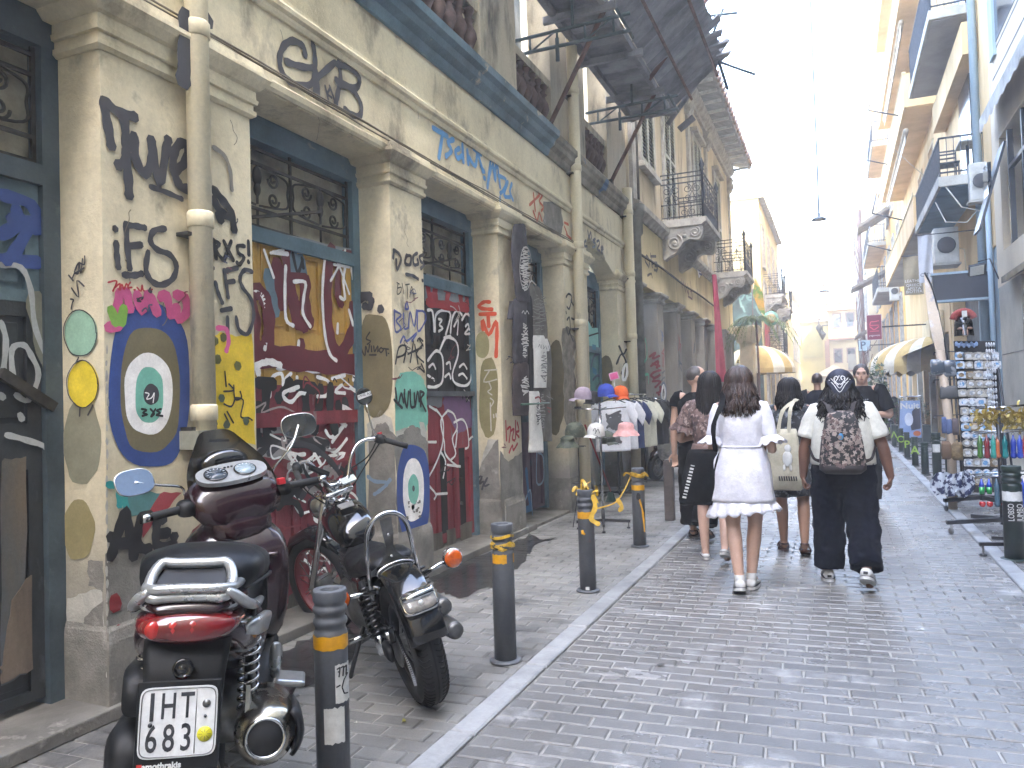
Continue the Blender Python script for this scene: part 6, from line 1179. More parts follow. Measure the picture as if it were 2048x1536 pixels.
    hs = MB(True); hs.loft([[V(x,0,0)+V(-.36,-.225,.505)+V(.0,-.1*math.cos(a)*k,.1*math.sin(a)*k)+V(0,.05*x,-.18*x) for a in np.linspace(-.7,.75,7)]+[V(x,0,0)+V(-.36,-.225,.505)+V(0,-.112*math.cos(a)*k,.112*math.sin(a)*k)+V(0,.05*x,-.18*x) for a in np.linspace(.75,-.7,7)] for x, k in ((.03,.92),(.07,1.02),(.25,1.02),(.31,.9))]); hs.build('heat_shield', m_blkp, mf, world=False)
    MB().prism([(-.27,-.16,.63),(-.2,-.16,.56),(-.18,-.16,.50),(-.30,-.16,.52)], (0,-.012,0)).build('muffler_bracket', m_silv, mf, world=False); LT(T, 'exhaust_pipe', m_steel, smooth([(.18,-.22,.36),(.4,-.18,.25),(.6,-.1,.22)], 4), .025)
    lf(T, 'transmission_case', m_blkp, [(-.2,.17,.32,.05,.10),(-.14,.19,.33,.065,.15),(.1,.19,.33,.065,.14),(.4,.18,.33,.055,.13),(.48,.17,.33,.03,.09)], 4); lf(T, 'engine', m_alum, [(-.02,-.08,.42,.07,.06),(.1,-.08,.44,.08,.1),(.3,-.06,.42,.1,.12),(.45,-.04,.38,.08,.1)], 3.5)
    lf(T, 'air_box', m_blkp, [(-.2,.16,.58,.04,.05),(-.1,.17,.58,.05,.08),(.15,.17,.56,.05,.08),(.22,.16,.55,.03,.05)], 3.5)
    # pillion peg, floor, shield
    lf(T, 'foot_peg', m_silv, [(.42,-.21,.53,.01,.02),(.45,-.215,.5,.025,.05),(.5,-.21,.44,.02,.05)]); MB().cbox((.44,-.275,.405), (.13,.11,.026), Matrix.Rotation(.12,3,'X')).build('peg_pad', m_silv, T, world=False, bev=.01)
    lf(T, 'floor_panel', m_blkp, [(.5,0,.30,.16,.10),(.62,0,.29,.19,.07),(.85,0,.30,.2,.07),(.95,0,.36,.21,.12)], 4); lf(T, 'centre_tunnel', m_seat, [(.55,0,.55,.11,.18),(.68,0,.52,.10,.18),(.82,0,.58,.13,.2),(.92,0,.66,.18,.22)], 3)
    lf(T, 'leg_shield', m_burg, [(.86,0,.66,.19,.2,3),(.93,0,.66,.235,.28,3),(1.0,0,.66,.24,.31,3),(1.12,0,.64,.2,.3,2.4),(1.22,0,.62,.12,.22,2.2),(1.27,0,.6,.05,.12,2.2)], 3, 24)
    lf(T, 'inner_shield', m_blkp, [(.855,0,.62,.15,.2),(.87,0,.62,.17,.22)], 3); LT(T, 'glovebox_trim', m_burg, smooth([(.85,.16,.84),(.84,.1,.78),(.835,0,.765),(.84,-.08,.77),(.85,-.12,.81),(.855,-.19,.82)], 4), .012)
    MB().cbox((.862,.06,.85), (.01,.12,.05)).build('glove_box', m_blkg, T, world=False, bev=.004); MB().lathe([(.016,0),(.016,.012),(.008,.013)], (.855,-.07,.84), (-1,0,0), 14).build('ignition_lock', m_alum, T, world=False)
    lf(T, 'front_mudguard', m_burg, [(1.05,0,.42,.05,.04),(1.15,0,.5,.07,.05),(1.28,0,.53,.075,.05),(1.42,0,.47,.06,.04),(1.5,0,.38,.03,.02)]); 
    for sy in (-1, 1): LT(T, 'fork_leg', m_blkp, [(1.0,sy*.075,.75),(1.28,sy*.075,.25)], .02)
    # steering group turned left
    SM = Matrix.Translation((.98,0,.97)) @ Matrix.Rotation(.42, 4, V(-.45,0,.89)); 
    def S(o): o.data.transform(SM) if o.type == 'MESH' else None; return o
    hb = S(lf(T, 'handlebar_cover', m_burg, [(-.10,0,.03,.10,.06),(-.07,0,.06,.19,.09),(0,0,.11,.215,.10),(.06,0,.12,.19,.085),(.12,0,.1,.1,.05)], 2.4, 24)); S(lf(T, 'lower_cowl', m_burg, [(-.11,0,-.05,.07,.03),(-.08,0,-.03,.13,.08),(0,0,-.02,.15,.1),(.1,0,-.02,.1,.06)]))
    dsh = MB(True); dz = lambda x: .205+.62*(x+.02)
    P = blob(0,0,.085,.155,32,2.6); dsh.prism([V(q[0]*.8-.03, q[1], .21+.42*q[0]) for q in P][::-1], V(-.25,0,.55).normalized()*-.02); d0 = S(dsh.build('dashboard', m_silv, T, world=False)); nrm = V(-.42,0,1).normalized()
    def dpt(u, v, o=.002): return V(u*.8-.03, v, .21+.42*u)+V(-.464,0,.886)*o
    for v, r, mt in ((.072,.052,flat('3c4650',.2)),(-.058,.05,flat('8fa0a8',.15))):
        S(MB().lathe([(r,0),(r,.004),(r*.9,.005)], dpt(-.005,v), V(-.464,0,.886), 24).build('gauge', m_blkg, d0, world=False)); S(MB().lathe([(r*.88,.0052),(r*.88,.0062)], dpt(-.005,v), V(-.464,0,.886), 24).build('gauge_face', mt, d0, world=False)); tk = MB()
        for k in range(11): a = -.6+k*.44; tk.beam(dpt(-.005+r*.62*math.sin(a)/.9, v+r*.62*math.cos(a), .0095), dpt(-.005+r*.8*math.sin(a)/.9, v+r*.8*math.cos(a), .0095), .003, .001)
        tk.beam(dpt(-.005,v,.0098), dpt(.02,v+.03,.0098), .003, .001); S(tk.build('gauge_marks', m_plate, d0, world=False))
    for v in (.005,.02,-.01): S(MB().lathe([(.006,0),(.006,.003)], dpt(.04,v), V(-.464,0,.886), 8).build('warning_lamp', m_blkg, d0, world=False))
    ws = MB(True); ws.sheet(lambda u, v: (.07+.13*v-.12*(2*u-1)**2*(1-.3*v), (.195-.05*v**2)*(2*u-1)*(1-.28*v**3), .12+.28*v*(1-.22*(2*u-1)**4)), 22, 12); ws.sheet(lambda u, v: (.075+.13*v-.12*(2*u-1)**2*(1-.3*v), (.195-.05*v**2)*(1-2*u)*(1-.28*v**3), .12+.28*v*(1-.22*(2*u-1)**4)), 22, 12); w_ = S(ws.build('windscreen', m_smoke, T, world=False)); S(MB().cbox((.10,.0,.35), (.006,.09,.012), Matrix.Rotation(.15,3,'X')).build('screen_slot', m_dark, w_, world=False)); S(MB(True).ell((.10,0,.24), (.05,.12,.07), 14, 8).build('head_lamp_cowl', m_blkg, T, world=False))
    for sy in (-1, 1):
        g_ = S(LT(T, 'grip', m_rub, [(-.02,sy*.21,.09),(-.05,sy*.26,.092),(-.09,sy*.37,.094)], .018, 12)); S(LT(T, 'bar_end', m_chro, [(-.09,sy*.37,.094),(-.103,sy*.405,.095)], .019, 14)); S(lf(T, 'switch_block', m_blkp, [(-.07,sy*.215,.085,.03,.03),(-.02,sy*.215,.09,.04,.04),(.03,sy*.215,.09,.025,.03)])); S(LT(T, 'brake_lever', m_blkp, smooth([(.04,sy*.2,.08),(.04,sy*.28,.075),(-.01,sy*.4,.07)], 4), .007))
    S(MB().cbox((-.075,-.2,.125), (.03,.035,.03)).build('red_switch', flat('b0202a',.4), T, world=False, bev=.004))
    for sy, c in ((1, (-.03,.40,.245)), (-1, (.03,-.36,.36))):
        m_, inf = mirror(T, [(.03,sy*.2,.14),(.03,sy*.21,.18),(.0,sy*.3,.21 if sy > 0 else .27),c], c, (-.9,-.1-.2*sy,.32) if sy > 0 else (-.92,.2,.1), .085, .058, 2.8); [S(o) for o in [m_]+list(m_.children)]
    LT(T, 'side_stand', m_blkp, [(.45,.12,.22),(.4,.28,.02)], .012)
    return T
SCO = scooter('dark burgundy scooter with white number plate parked against the graffiti wall', (-2.0, 1.935, 0), RZS+.055, R_(-3.5))

def motorcycle(label, loc, rz, lean):
    T = thing('parked_motorcycle', label, 'motorcycle', loc, rot=(Matrix.Rotation(rz, 3, 'Z') @ Matrix.Rotation(-lean, 3, 'X')), group='parked two wheelers')
    wheel(T, 0, .32, .32, .155, m_blkp, 24, tread=True); 
    STE = R_(28); FM = Matrix.Translation((1.32,0,.75)) @ Matrix.Rotation(STE, 4, 'Z') @ Matrix.Translation((-1.32,0,-.75))
    fw = wheel(T, 1.62, .33, .33, .10, mat('red_rim','7a1f26','651820',r=.35,s=5,bump=.02), 24, 'front_wheel')
    for o in [fw]+list(fw.children): o.data.transform(FM)
    def F(o): o.data.transform(FM); return o
    mb = MB(True); ring = []
    for i in range(17):
        a = R_(166-i*7.2); ring.append([V(.02+.355*math.cos(a), -.092*math.cos(6.28318*k/16*.5)*1.0, .32+.355*math.sin(a)+.0)+V(math.cos(a),0,math.sin(a))*.035*math.sin(6.28318*k/16*.5) for k in range(17)]+[V(.02+.345*math.cos(a), -.085*math.cos(6.28318*k/16*.5), .32+.345*math.sin(a))+V(math.cos(a),0,math.sin(a))*.035*math.sin(6.28318*k/16*.5) for k in range(16,-1,-1)])
    mb.loft(ring); fd = mb.build('rear_fender', m_blkg, T, world=False); LT(T, 'fender_trim', m_chro, [V(.02+.385*math.cos(R_(95)), -.093*math.cos(t), .32+.36*math.sin(R_(95))+.035*math.sin(t)) for t in np.linspace(0, 3.14159, 16)], .007)
    # tail lamp
    a = R_(141); c = V(.02+.40*math.cos(a), 0, .32+.40*math.sin(a)); n_ = V(math.cos(a),0,math.sin(a)); up_ = V(-math.sin(a),0,math.cos(a))*-1; up_ = V(math.sin(a),0,-math.cos(a)); sd = V(0,-1,0)
    def tlp(u, v, o): return c+sd*u+up_*v+n_*o
    tl = MB(True).loft([[tlp(q[0]*k, q[1]*k, o) for q in blob(0,0,.085,.058,26,4)] for k, o in ((1,0),(1,.03),(.93,.036))]).build('tail_lamp', m_chro, T, world=False); MB(True).loft([[tlp(q[0]*k, q[1]*k, o) for q in blob(0,0,.078,.051,26,4)] for k, o in ((1,.033),(.95,.042),(.6,.05))]).build('lens', mat('clear_lens','8b8781','6f6b66',r=.12,s=30,bump=.1,coat=1), tl, world=False); MB(True).loft([[tlp(q[0], .024+q[1]*.5, o)+up_*0 for q in blob(0,.0,.076,.048,26,4)] for o in (.04,.056)]).build('hood', m_chro, tl, world=False); MB(True).ell(tlp(0,-.018,.05), (.012,.012,.012), 10, 6).build('bulb', m_plate, tl, world=False)
    # sissy bar
    P = [(-.06,.115,.62),(-.01,.115,.80),(-.03,.11,.90),(-.06,.085,.965),(-.075,.03,.995),(-.075,-.03,.995),(-.06,-.085,.965),(-.03,-.11,.90),(-.01,-.115,.80),(-.06,-.115,.62)]
    P = [(.13,s_*.125,.50) if 0 else q for s_, q in zip([1]*10, P)]
    P = [(.10,.125,.52),(.04,.12,.68),(-.02,.11,.83),(-.05,.09,.91),(-.065,.05,.955),(-.07,0,.967),(-.065,-.05,.955),(-.05,-.09,.91),(-.02,-.11,.83),(.04,-.12,.68),(.10,-.125,.52)]
    sb = LT(T, 'sissy_bar', m_chro, smooth(P, 5), .0115, 10)
    def sp(u, z): return V(.10-.17*min(1,(z-.52)/.40)-.0*u, u, z)
    ph = lambda pts: MB().prism([sp(*q)+V(.006,0,0) for q in pts], (-.006,0,.0)).build('mounting_plate', m_alum, sb, world=False)
    ph([(-.03,.945),(.03,.945),(.026,.86),(.018,.80),(.03,.76),(.06,.72),(.118,.69),(.118,.672),(.06,.66),(0,.70),(-.06,.66),(-.118,.672),(-.118,.69),(-.06,.72),(-.03,.76),(-.018,.80),(-.026,.86)])
    for u, z in ((0,.86),(.04,.70),(-.04,.70),(0,.745)): MB().lathe([(.008,0),(.008,.006),(.004,.009)], sp(u,z), (-1,0,.2), 8).build('bolt', m_chro, sb, world=False)
    # indicators
    for sy in (-1, 1):
        st = LT(T, 'indicator', m_chro, [(.02,sy*.12,.60),(.0,sy*.27,.63)], .013); MB(True).lathe([(.02,.05),(.045,.035),(.052,0),(.05,-.012),(.03,-.02)], (-.01,sy*.29,.635), (1,0,0), 20).build('indicator_shell', m_chro, st, world=False); MB(True).lathe([(.048,-.006),(.044,-.022),(.03,-.03),(.01,-.033)], (-.01,sy*.29,.635), (1,0,0), 20).build('indicator_lens', m_amb, st, world=False)
        spring(T, (.14,sy*.145,.60), (.035,sy*.15,.38), .034, 9, .008, m_blkg, core=.016); LT(T, 'shock_body', m_chro, [(.055,sy*.15,.42),(.01,sy*.15,.30)], .026, 12)
    lf(T, 'swing_arm', m_blkp, [(-.09,.135,.31,.012,.025),(-.05,.135,.32,.02,.035),(.3,.13,.36,.02,.03),(.55,.1,.4,.02,.04)], 4); lf(T, 'swing_arm', m_blkp, [(-.06,-.135,.32,.015,.025),(.3,-.13,.36,.02,.03),(.55,-.1,.4,.02,.04)], 4)
    MB().prism([(-.13,.10,.46),(.35,.10,.47),(.4,.10,.42),(-.05,.10,.36),(-.12,.10,.38)], (0,.03,0)).build('chain_guard', m_blkg, T, world=False, bev=.008)
    chn = MB()
    for k in range(26): t = k/25; chn.cbox((-.10+.0*t+.6*t*0+(.0-.12*math.sin(t*1.5)), .09, .42-.22*t), (.012,.012,.012)); 
    chn.build('chain', m_chro, T, world=False); MB().lathe([(.1,0),(.105,.004),(.1,.008)], (0,.085,.32), (0,1,0), 30).build('sprocket', m_alum, T, world=False)
    # exhausts on the right
    for z, x0 in ((.30,-.05),(.40,.05)): ex = MB(True).lathe([(.02,-.02),(.042,-.01),(.045,.02),(.045,.55),(.03,.7)], (x0,-.20,z), (1,0,-.02), 18).build('exhaust', m_alum, T, world=False); MB().lathe([(.041,-.0112),(.041,-.009)], (x0,-.2,z), (1,0,-.02), 16).build('exhaust_hole', m_dark, ex, world=False)
    LT(T, 'exhaust_pipe', m_alum, smooth([(.6,-.2,.31),(.95,-.18,.3),(1.1,-.08,.42)], 4), .025)
    # seat, tank, engine, frame
    lf(T, 'seat', m_seat, [(.02,0,.70,.08,.02),(.08,0,.71,.12,.035),(.2,0,.70,.13,.05),(.32,0,.66,.13,.05),(.45,0,.62,.15,.05),(.62,0,.64,.13,.05),(.72,0,.66,.08,.04)]); lf(T, 'side_cover', m_blkg, [(.25,0,.5,.11,.08),(.4,0,.5,.13,.11),(.6,0,.5,.12,.1)])
    tk = lf(T, 'fuel_tank', m_blkg, [(.68,0,.72,.06,.04),(.74,0,.75,.11,.08),(.86,0,.79,.13,.11),(1.0,0,.80,.135,.12),(1.12,0,.79,.105,.10),(1.2,0,.78,.06,.06)], 2.3, 26); MB().lathe([(.03,0),(.032,.012),(.02,.018)], (.98,0,.915), Z, 16).build('filler_cap', m_chro, tk, world=False); MB().prism([(.80,-.04,.895),(.8,.04,.895),(.86,.045,.912),(.86,-.045,.912)], (0,0,.006)).build('tank_badge', m_silv, tk, world=False)
    lf(T, 'engine', m_alum, [(.55,0,.36,.1,.1),(.65,0,.36,.15,.14),(.9,0,.36,.15,.14),(1.0,0,.36,.1,.1)], 4); fin = MB()
    for k in range(7): fin.cbox((.82,0,.5+.025*k), (.2,.2,.01))
    fin.build('cylinder_fin', m_alum, T, world=False); MB(True).lathe([(.07,-.03),(.08,-.01),(.08,.01),(.02,.03)], (.75,-.17,.5), (0,1,0), 18).build('air_cleaner', m_chro, T, world=False)
    LT(T, 'frame_tube', m_blkp, smooth([(.2,0,.55),(.6,.08,.3),(1.05,.06,.3),(1.25,0,.8)], 4), .018); LT(T, 'frame_tube', m_blkp, [(.3,0,.58),(1.25,0,.82)], .02)
    for sy in (-1, 1): F(LT(T, 'fork_leg', m_chro, [(1.25,sy*.09,.92),(1.62,sy*.09,.33)], .022, 10))
    F(lf(T, 'front_fender', m_blkg, [(1.36,0,.55,.03,.03),(1.45,0,.63,.065,.045),(1.6,0,.68,.07,.04),(1.78,0,.63,.065,.04),(1.92,0,.5,.05,.03)])); F(MB(True).lathe([(.02,-.12),(.07,-.08),(.085,0),(.09,.02),(.08,.03)], (1.42,0,.86), (1,0,0), 20).build('head_lamp', m_chro, T, world=False))
    F(lf(T, 'fork_clamp', m_chro, [(1.19,0,.93,.1,.015),(1.23,0,.94,.12,.02),(1.28,0,.93,.1,.015)], 4)); F(MB(True).lathe([(.045,0),(.05,.03),(.045,.045),(.03,.05)], (1.24,.03,.965), V(-.4,0,1), 20).build('speedometer', m_chro, T, world=False)); F(MB().cbox((1.2,-.075,.985), (.03,.12,.05), Matrix.Rotation(.5,3,'Y')).build('riser_clamp', m_chro, T, world=False, bev=.005))
    hbp = [(.86,.40,1.06),(.99,.385,1.11),(1.1,.34,1.15),(1.17,.27,1.13),(1.2,.2,1.03),(1.2,.1,.985),(1.2,-.1,.985),(1.2,-.2,1.03),(1.17,-.27,1.13),(1.1,-.34,1.15),(.99,-.385,1.11),(.86,-.40,1.06)]
    hbp = [(.98,.42,1.10),(1.06,.38,1.15),(1.13,.31,1.19),(1.17,.22,1.19),(1.19,.15,1.13),(1.2,.1,1.03),(1.2,.06,.985),(1.2,-.06,.985),(1.2,-.1,1.03),(1.19,-.15,1.13),(1.17,-.22,1.19),(1.13,-.31,1.19),(1.06,-.38,1.15),(.98,-.42,1.10)]
    F(LT(T, 'handlebar', m_chro, smooth(hbp, 4), .0125, 10))
    for sy in (-1, 1):
        F(LT(T, 'grip', m_rub, [(1.08,sy*.365,1.16),(.965,sy*.43,1.09)], .018, 10)); F(lf(T, 'switch_block', m_blkp, [(1.07,sy*.345,1.17,.02,.025),(1.1,sy*.34,1.18,.03,.035),(1.13,sy*.33,1.18,.02,.025)])); F(LT(T, 'lever', m_alum, smooth([(1.16,sy*.31,1.18),(1.14,sy*.38,1.16),(1.05,sy*.46,1.11)], 4), .006)); F(LT(T, 'control_cable', m_blkp, smooth([(1.13,sy*.33,1.17),(1.2,sy*.28,1.08),(1.27,sy*.1,1.0),(1.28,sy*.03,.8)], 5), .005, 6)); F(LT(T, 'control_cable', m_blkp, smooth([(1.12,sy*.34,1.15),(1.22,sy*.22,1.0),(1.26,sy*.05,.85)], 5), .005, 6))
    F(MB().cbox((1.1,-.345,1.215), (.022,.022,.012)).build('red_switch', flat('b0202a',.4), T, world=False)); mm, inf = mirror(T, [(1.12,-.33,1.19),(1.14,-.33,1.26),(1.16,-.35,1.42)], (1.16,-.35,1.47), (-.95,.25,.05), .058, .058, 2, rim=m_blkg); [F(o) for o in [mm]+list(mm.children)]
    C0, a_, b_, d_ = inf; st = MB().prism([C0+a_*u+b_*v+d_*.006 for u, v in ((-.05,-.012),(.05,-.004),(.05,.026),(-.05,.018))], d_*.001).build('mirror_sticker', m_plate, mm, world=False); F(st)
    WL = WM[T.name]; W3 = WL.to_3x3(); q = FM @ (C0+d_*.0085); R3 = FM.to_3x3(); side = R3 @ a_
    rgt = (W3 @ side); rgt = rgt if rgt.dot(CR) > 0 else -rgt
    text('sticker_lettering', 'LAHΣ A.E', .024, WL @ (q+R3 @ (b_*.011)), rgt, W3 @ (R3 @ (b_ if (W3 @ (R3 @ b_)).z > 0 else -b_)), K, mm)
    F(LT(T, 'phone_mount', m_blkp, [(1.19,.10,1.0),(1.12,.17,1.09)], .012)); F(MB().cbox((1.09,.2,1.12), (.03,.14,.03), Matrix.Rotation(.6,3,'X')).build('phone_clamp', m_blkp, T, world=False, bev=.005))
    LT(T, 'side_stand', m_blkp, smooth([(.62,.1,.28),(.55,.22,.12),(.5,.34,-.07)], 3), .012); LT(T, 'foot_peg', m_chro, [(.35,.12,.3),(.33,.25,.31)], .014); LT(T, 'foot_peg', m_blkp, [(.35,-.24,.33),(.33,-.3,.34)], .014)
    return T
HM = V(-.80,.60,0); MOTO = motorcycle('black cruiser motorcycle with chrome sissy bar parked between the bollards and door', (-1.90, 3.33, 0), math.atan2(.677, -.735), R_(13))
far = copy_tree(SCO); far['label'] = 'dark scooter parked far off behind the man in black, by the grey pillars'
M_ = Matrix.Translation((-2.55, 14.6, 0)) @ Matrix.Rotation(R_(250), 4, 'Z') @ Matrix.Rotation(R_(-7), 4, 'X'); far.matrix_world = M_
# ============================================================ PEOPLE (local: y forward, x to the person's right)
def skin(n, a): return mat('skin_'+n, hx(a), tuple(q*.85 for q in hx(a)), r=.55, s=7, bump=.06, bs=150)
sk1, sk2, sk3, sk4 = skin('light','c4a08b'), skin('mid','9d775f'), skin('deep','775544'), skin('warm','b9957f')
m_hair = mat('black_hair', '0d0b0c', '171312', spec=.3, r=.42, s=30, streak=.08, bump=.25, bs=120); m_hbr = mat('brown_hair', '2a1e19', '45322a', r=.38, s=30, streak=.08, bump=.25, bs=120); m_hgr = mat('grey_hair', '4a4644', '3a3634', r=.5, s=40, bump=.3)
def remesh(o, v, sm=6, disp=0, sc_=.12):
    m = o.modifiers.new('remesh', 'REMESH'); m.mode = 'VOXEL'; m.voxel_size = v; m.use_smooth_shade = True
    if sm: q = o.modifiers.new('smooth', 'SMOOTH'); q.iterations = sm; q.factor = .5
    if disp:
        tx = bpy.data.textures.new('folds', 'CLOUDS'); tx.noise_scale = sc_; tx.noise_depth = 2; d = o.modifiers.new('folds', 'DISPLACE'); d.texture = tx; d.strength = disp; d.mid_level = .5
    return o
def limb(mb, pts, rs, n=12, sub=4):
    P = smooth(pts, sub); R2 = []
    for i in range(len(P)):
        f = i/sub; k = min(int(f), len(rs)-2); R2.append(rs[k]+(rs[k+1]-rs[k])*(f-k))
    mb.tube(P, R2, n); mb.ell(P[0], R2[0]*.98, n, 6); mb.ell(P[-1], R2[-1]*.98, n, 6)
def hand(mb, w, d, nrm, s=1.0, curl=.5, side=1):
    d = V(*d).normalized(); nrm = V(*nrm); nrm = (nrm-d*nrm.dot(d)).normalized(); sd = d.cross(nrm)*side
    w = V(*w); c = w+d*.045*s; R3 = Matrix((sd, d, nrm)).transposed(); mb.ell(c, (.036*s,.052*s,.016*s), 12, 8, R3)
    for k, (o, L) in enumerate(((-.029,.058),(-.010,.072),(.010,.068),(.028,.052))):
        p = w+d*.085*s+sd*o*s; pts = [p-d*.03*s]; a = 0; q = p; pts.append(q)
        for seg, f in ((.45,1),(.32,1.2),(.25,1)):
            a += curl*f*(1+.12*k); q = q+(d*math.cos(a)+nrm*math.sin(a)+sd*o*1.5)*L*seg*s; pts.append(q)
        mb.tube(pts, [.0095*s,.009*s,.0085*s,.008*s,.0065*s], 8); mb.ell(pts[-1], .0066*s, 8, 5)
    t = w+d*.02*s-sd*.03*s; pts = [w+d*.01*s-sd*.015*s, t, t+(d*.6-sd*.6+nrm*.35).normalized()*.035*s, t+(d*.9-sd*.35+nrm*.45).normalized()*.062*s]; mb.tube(pts, [.013*s,.0125*s,.0105*s,.008*s], 8); mb.ell(pts[-1], .008*s, 8, 5)
class P_: pass
def person(label, loc, rz, H=1.65, g=1.0, sk=sk1, fem=True, legs=((.3,.15),(-.25,.35)), arms=None, head_turn=0, vox=.0065, hipw=None, sit=False, lean=.03, curl=.5, sh=None, tight=0):
    T = thing('person', label, 'person', loc, rz); p = P_(); p.T = T; p.H = H
    L1, L2, L3, L4 = .235*H, .245*H, .18*H, .145*H; hw = hipw or .052*H; sw = sh or (.105 if fem else .122)*H; mb = MB(True)
    ank = []; p.kn = []; p.an = []; p.hip = []
    for s_, (a, b) in zip((-1, 1), legs):
        k = V(0, L1*math.sin(a), -L1*math.cos(a)); an = k+V(0, L2*math.sin(a-b), -L2*math.cos(a-b)); ank.append(an.z)
    hz = -min(ank)+.05*H
    if sit: hz = .47
    p.hz = hz; p.sw = sw
    for s_, (a, b) in zip((-1, 1), legs):
        h = V(s_*hw, 0, hz); k = h+V(s_*(.01-tight*.4), L1*math.sin(a), -L1*math.cos(a)); an = k+V(-s_*(.01+tight*.6), L2*math.sin(a-b), -L2*math.cos(a-b)); p.hip.append(h); p.kn.append(k); p.an.append(an)
        cf = k.lerp(an, .3)-V(0,.012*g,0); limb(mb, [h, h.lerp(k,.5), k, cf, an, ], [.088*g*H/1.65,.072*g*H/1.65,.052*g*H/1.65,.054*g*H/1.65,.033*H/1.65])
        d = V(0, math.cos(a-b if b < .6 else 0), math.sin(a-b)); d = V(s_*.12, 1, 0) if b < .3 else V(s_*.1, math.cos(b-a), -math.sin(b-a)); d.normalize()
        mb.tube([an-d*.04+V(0,0,-.02), an+d*.06+V(0,0,-.03), an+d*.15+V(0,0,-.045)], [.03,.034,.026], 10); mb.ell(an+d*.15+V(0,0,-.045), (.03,.04,.02), 10, 6)
    tz = lambda f: hz+(.825*H-.52*H)*f+.0
    p.tz = tz; ly = lambda f: lean*f
    mb.loft([sec2(0, ly(f), tz(f), w_*g*H/1.65, d_*g*H/1.65) for f, w_, d_ in ((-.2,.06,.06),(-.12,.13,.10),(0,.165,.115),(.2,.15,.105),(.4,.125,.095),(.65,.15,.105),(.85,.165 if not fem else .15,.1),(.96,.12,.075),(1.04,.055,.055),(1.12,.05,.052),(1.26,.05,.05))])
    sz = tz(.93); p.shd = []; p.el = []; p.wr = []
    arms = arms or [((-.12,-.05,-1),(-.03,.15,-1),(-.0,.1,-1),(1,0,0)),((.12,-.05,-1),(.03,.15,-1),(0,.1,-1),(-1,0,0))]
    for s_, (u, f, hd, nn) in zip((-1, 1), arms):
        S = V(s_*sw, ly(.93), sz); e = S+V(*u).normalized()*L3; w_ = e+V(*f).normalized()*L4; p.shd.append(S); p.el.append(e); p.wr.append(w_)
        limb(mb, [S-V(s_*.05,0,-.01), S, S.lerp(e,.5), e, e.lerp(w_,.4), w_], [.055*g,.052*g,.042*g,.035*g,.034*g,.025*(1+(g-1)*.4)]); hand(mb, w_, hd, nn, .97 if fem else 1.1, curl, 1 if s_ > 0 else -1)
    hc = V(0, ly(1.2)+.015, H-.115*H/1.65-(.52*H-hz if sit else 0)); p.hc = hc; s = H/1.65*(1 if fem else 1.04); HR = Matrix.Rotation(head_turn, 3, 'Z'); p.HR = HR; p.hs = s
    E_ = lambda c, r: mb.ell(hc+HR @ V(*c)*s, tuple(q*s for q in r), 14, 10, HR)
    E_((0,-.01,.015),(.074,.092,.098)); E_((0,.03,-.045),(.055,.06,.065)); E_((0,.06,-.08),(.032,.03,.028)); E_((0,.098,-.025),(.012,.018,.017)); E_((0,.09,.005),(.009,.012,.03)); E_((0,.08,-.055),(.026,.014,.014)); E_((0,.075,.03),(.05,.02,.012))
    for sx in (-1, 1): E_((sx*.076,-.01,-.01),(.01,.02,.032)); E_((sx*.04,.055,-.02),(.025,.025,.025))
    o = mb.build('body', sk, T, world=False); remesh(o, vox, 5)
    for sx in (-1, 1):
        e = MB(True).ell(hc+HR @ V(sx*.032,.079,.005)*s, (.011*s,.006*s,.005*s), 8, 6, HR).build('eye', flat('1a1512',.2), T, world=False); MB(True).ell(hc+HR @ V(sx*.033,.088,.028)*s, (.016*s,.004*s,.0025*s), 8, 5, HR).build('eyebrow', m_hair, T, world=False)
    MB(True).ell(hc+HR @ V(0,.094,-.058)*s, (.02*s,.005*s,.004*s), 8, 5, HR).build('mouth', flat('7a4238',.5), T, world=False)
    return p
def sec2(x, y, z, w, d, n=24, wob=0, sd=0):
    o = []
    for k in range(n):
        c, s_ = math.cos(6.28318*k/n), math.sin(6.28318*k/n); q = 1+wob*(mnoise.noise(V(c*2.2+sd, s_*2.2, z*7))+.7*mnoise.noise(V(c*6+sd, s_*6, z*2.5+s_*3)))
        o.append(V(x+w*c*q, y+d*s_*q, z))
    return o
def hair(p, mt, zend, n=110, face=.95, r=1.1, wave=.012, spread=1.0, thick=.013, curl=0, seed=1, name='hair', back=True):
    mb = MB(True); rr = random.Random(seed); s = p.hs; R = p.HR
    mb.ell(p.hc+R @ V(0,-.022,.028)*s, ((.078 if n else .083)*s*r,(.087 if n else .092)*s*r,(.088 if n else .093)*s*r), 18, 12, R)
    for k in range(n):
        a = face+(6.28318-2*face)*(k+rr.random())/n+math.pi/2; pts = []; el0 = 1.35-rr.random()*.25; c = math.cos(a); q = math.sin(a); zt = zend+rr.uniform(-.04,.03); rj_ = 1+rr.uniform(-.06,.06)
        for i in range(6):
            t = el0-(el0+.1)*i/5; pts.append(p.hc+R @ (V(c*math.cos(t)*.088*r*rj_, q*math.cos(t)*.098*r*rj_-.02, .025+.1*r*math.sin(t)*(1+(rj_-1)*.6))*s))
        z0 = pts[-1].z; ns = 8
        for i in range(1, ns+1):
            f = i/ns; pts.append(p.hc+R @ V(c*.092*r*s*(1+(spread-1)*f)+min(1,f*2)*wave*math.sin(f*7+k*1.3)*(1+curl*math.sin(f*23+k)), (q*.1*r-.02)*s*(1+(spread-1)*f*.7)+min(1,f*2)*wave*math.cos(f*6+k*2.1)*(1+curl), 0)+V(0,0,z0+(zt-z0)*f-p.hc.z)); 
        rs = [thick*.9]*6+[thick*(1-.65*(i/ns)**2) for i in range(1, ns+1)]; mb.tube(pts, rs, 5, sq=.7)
    return mb.build(name, mt, p.T, world=False)
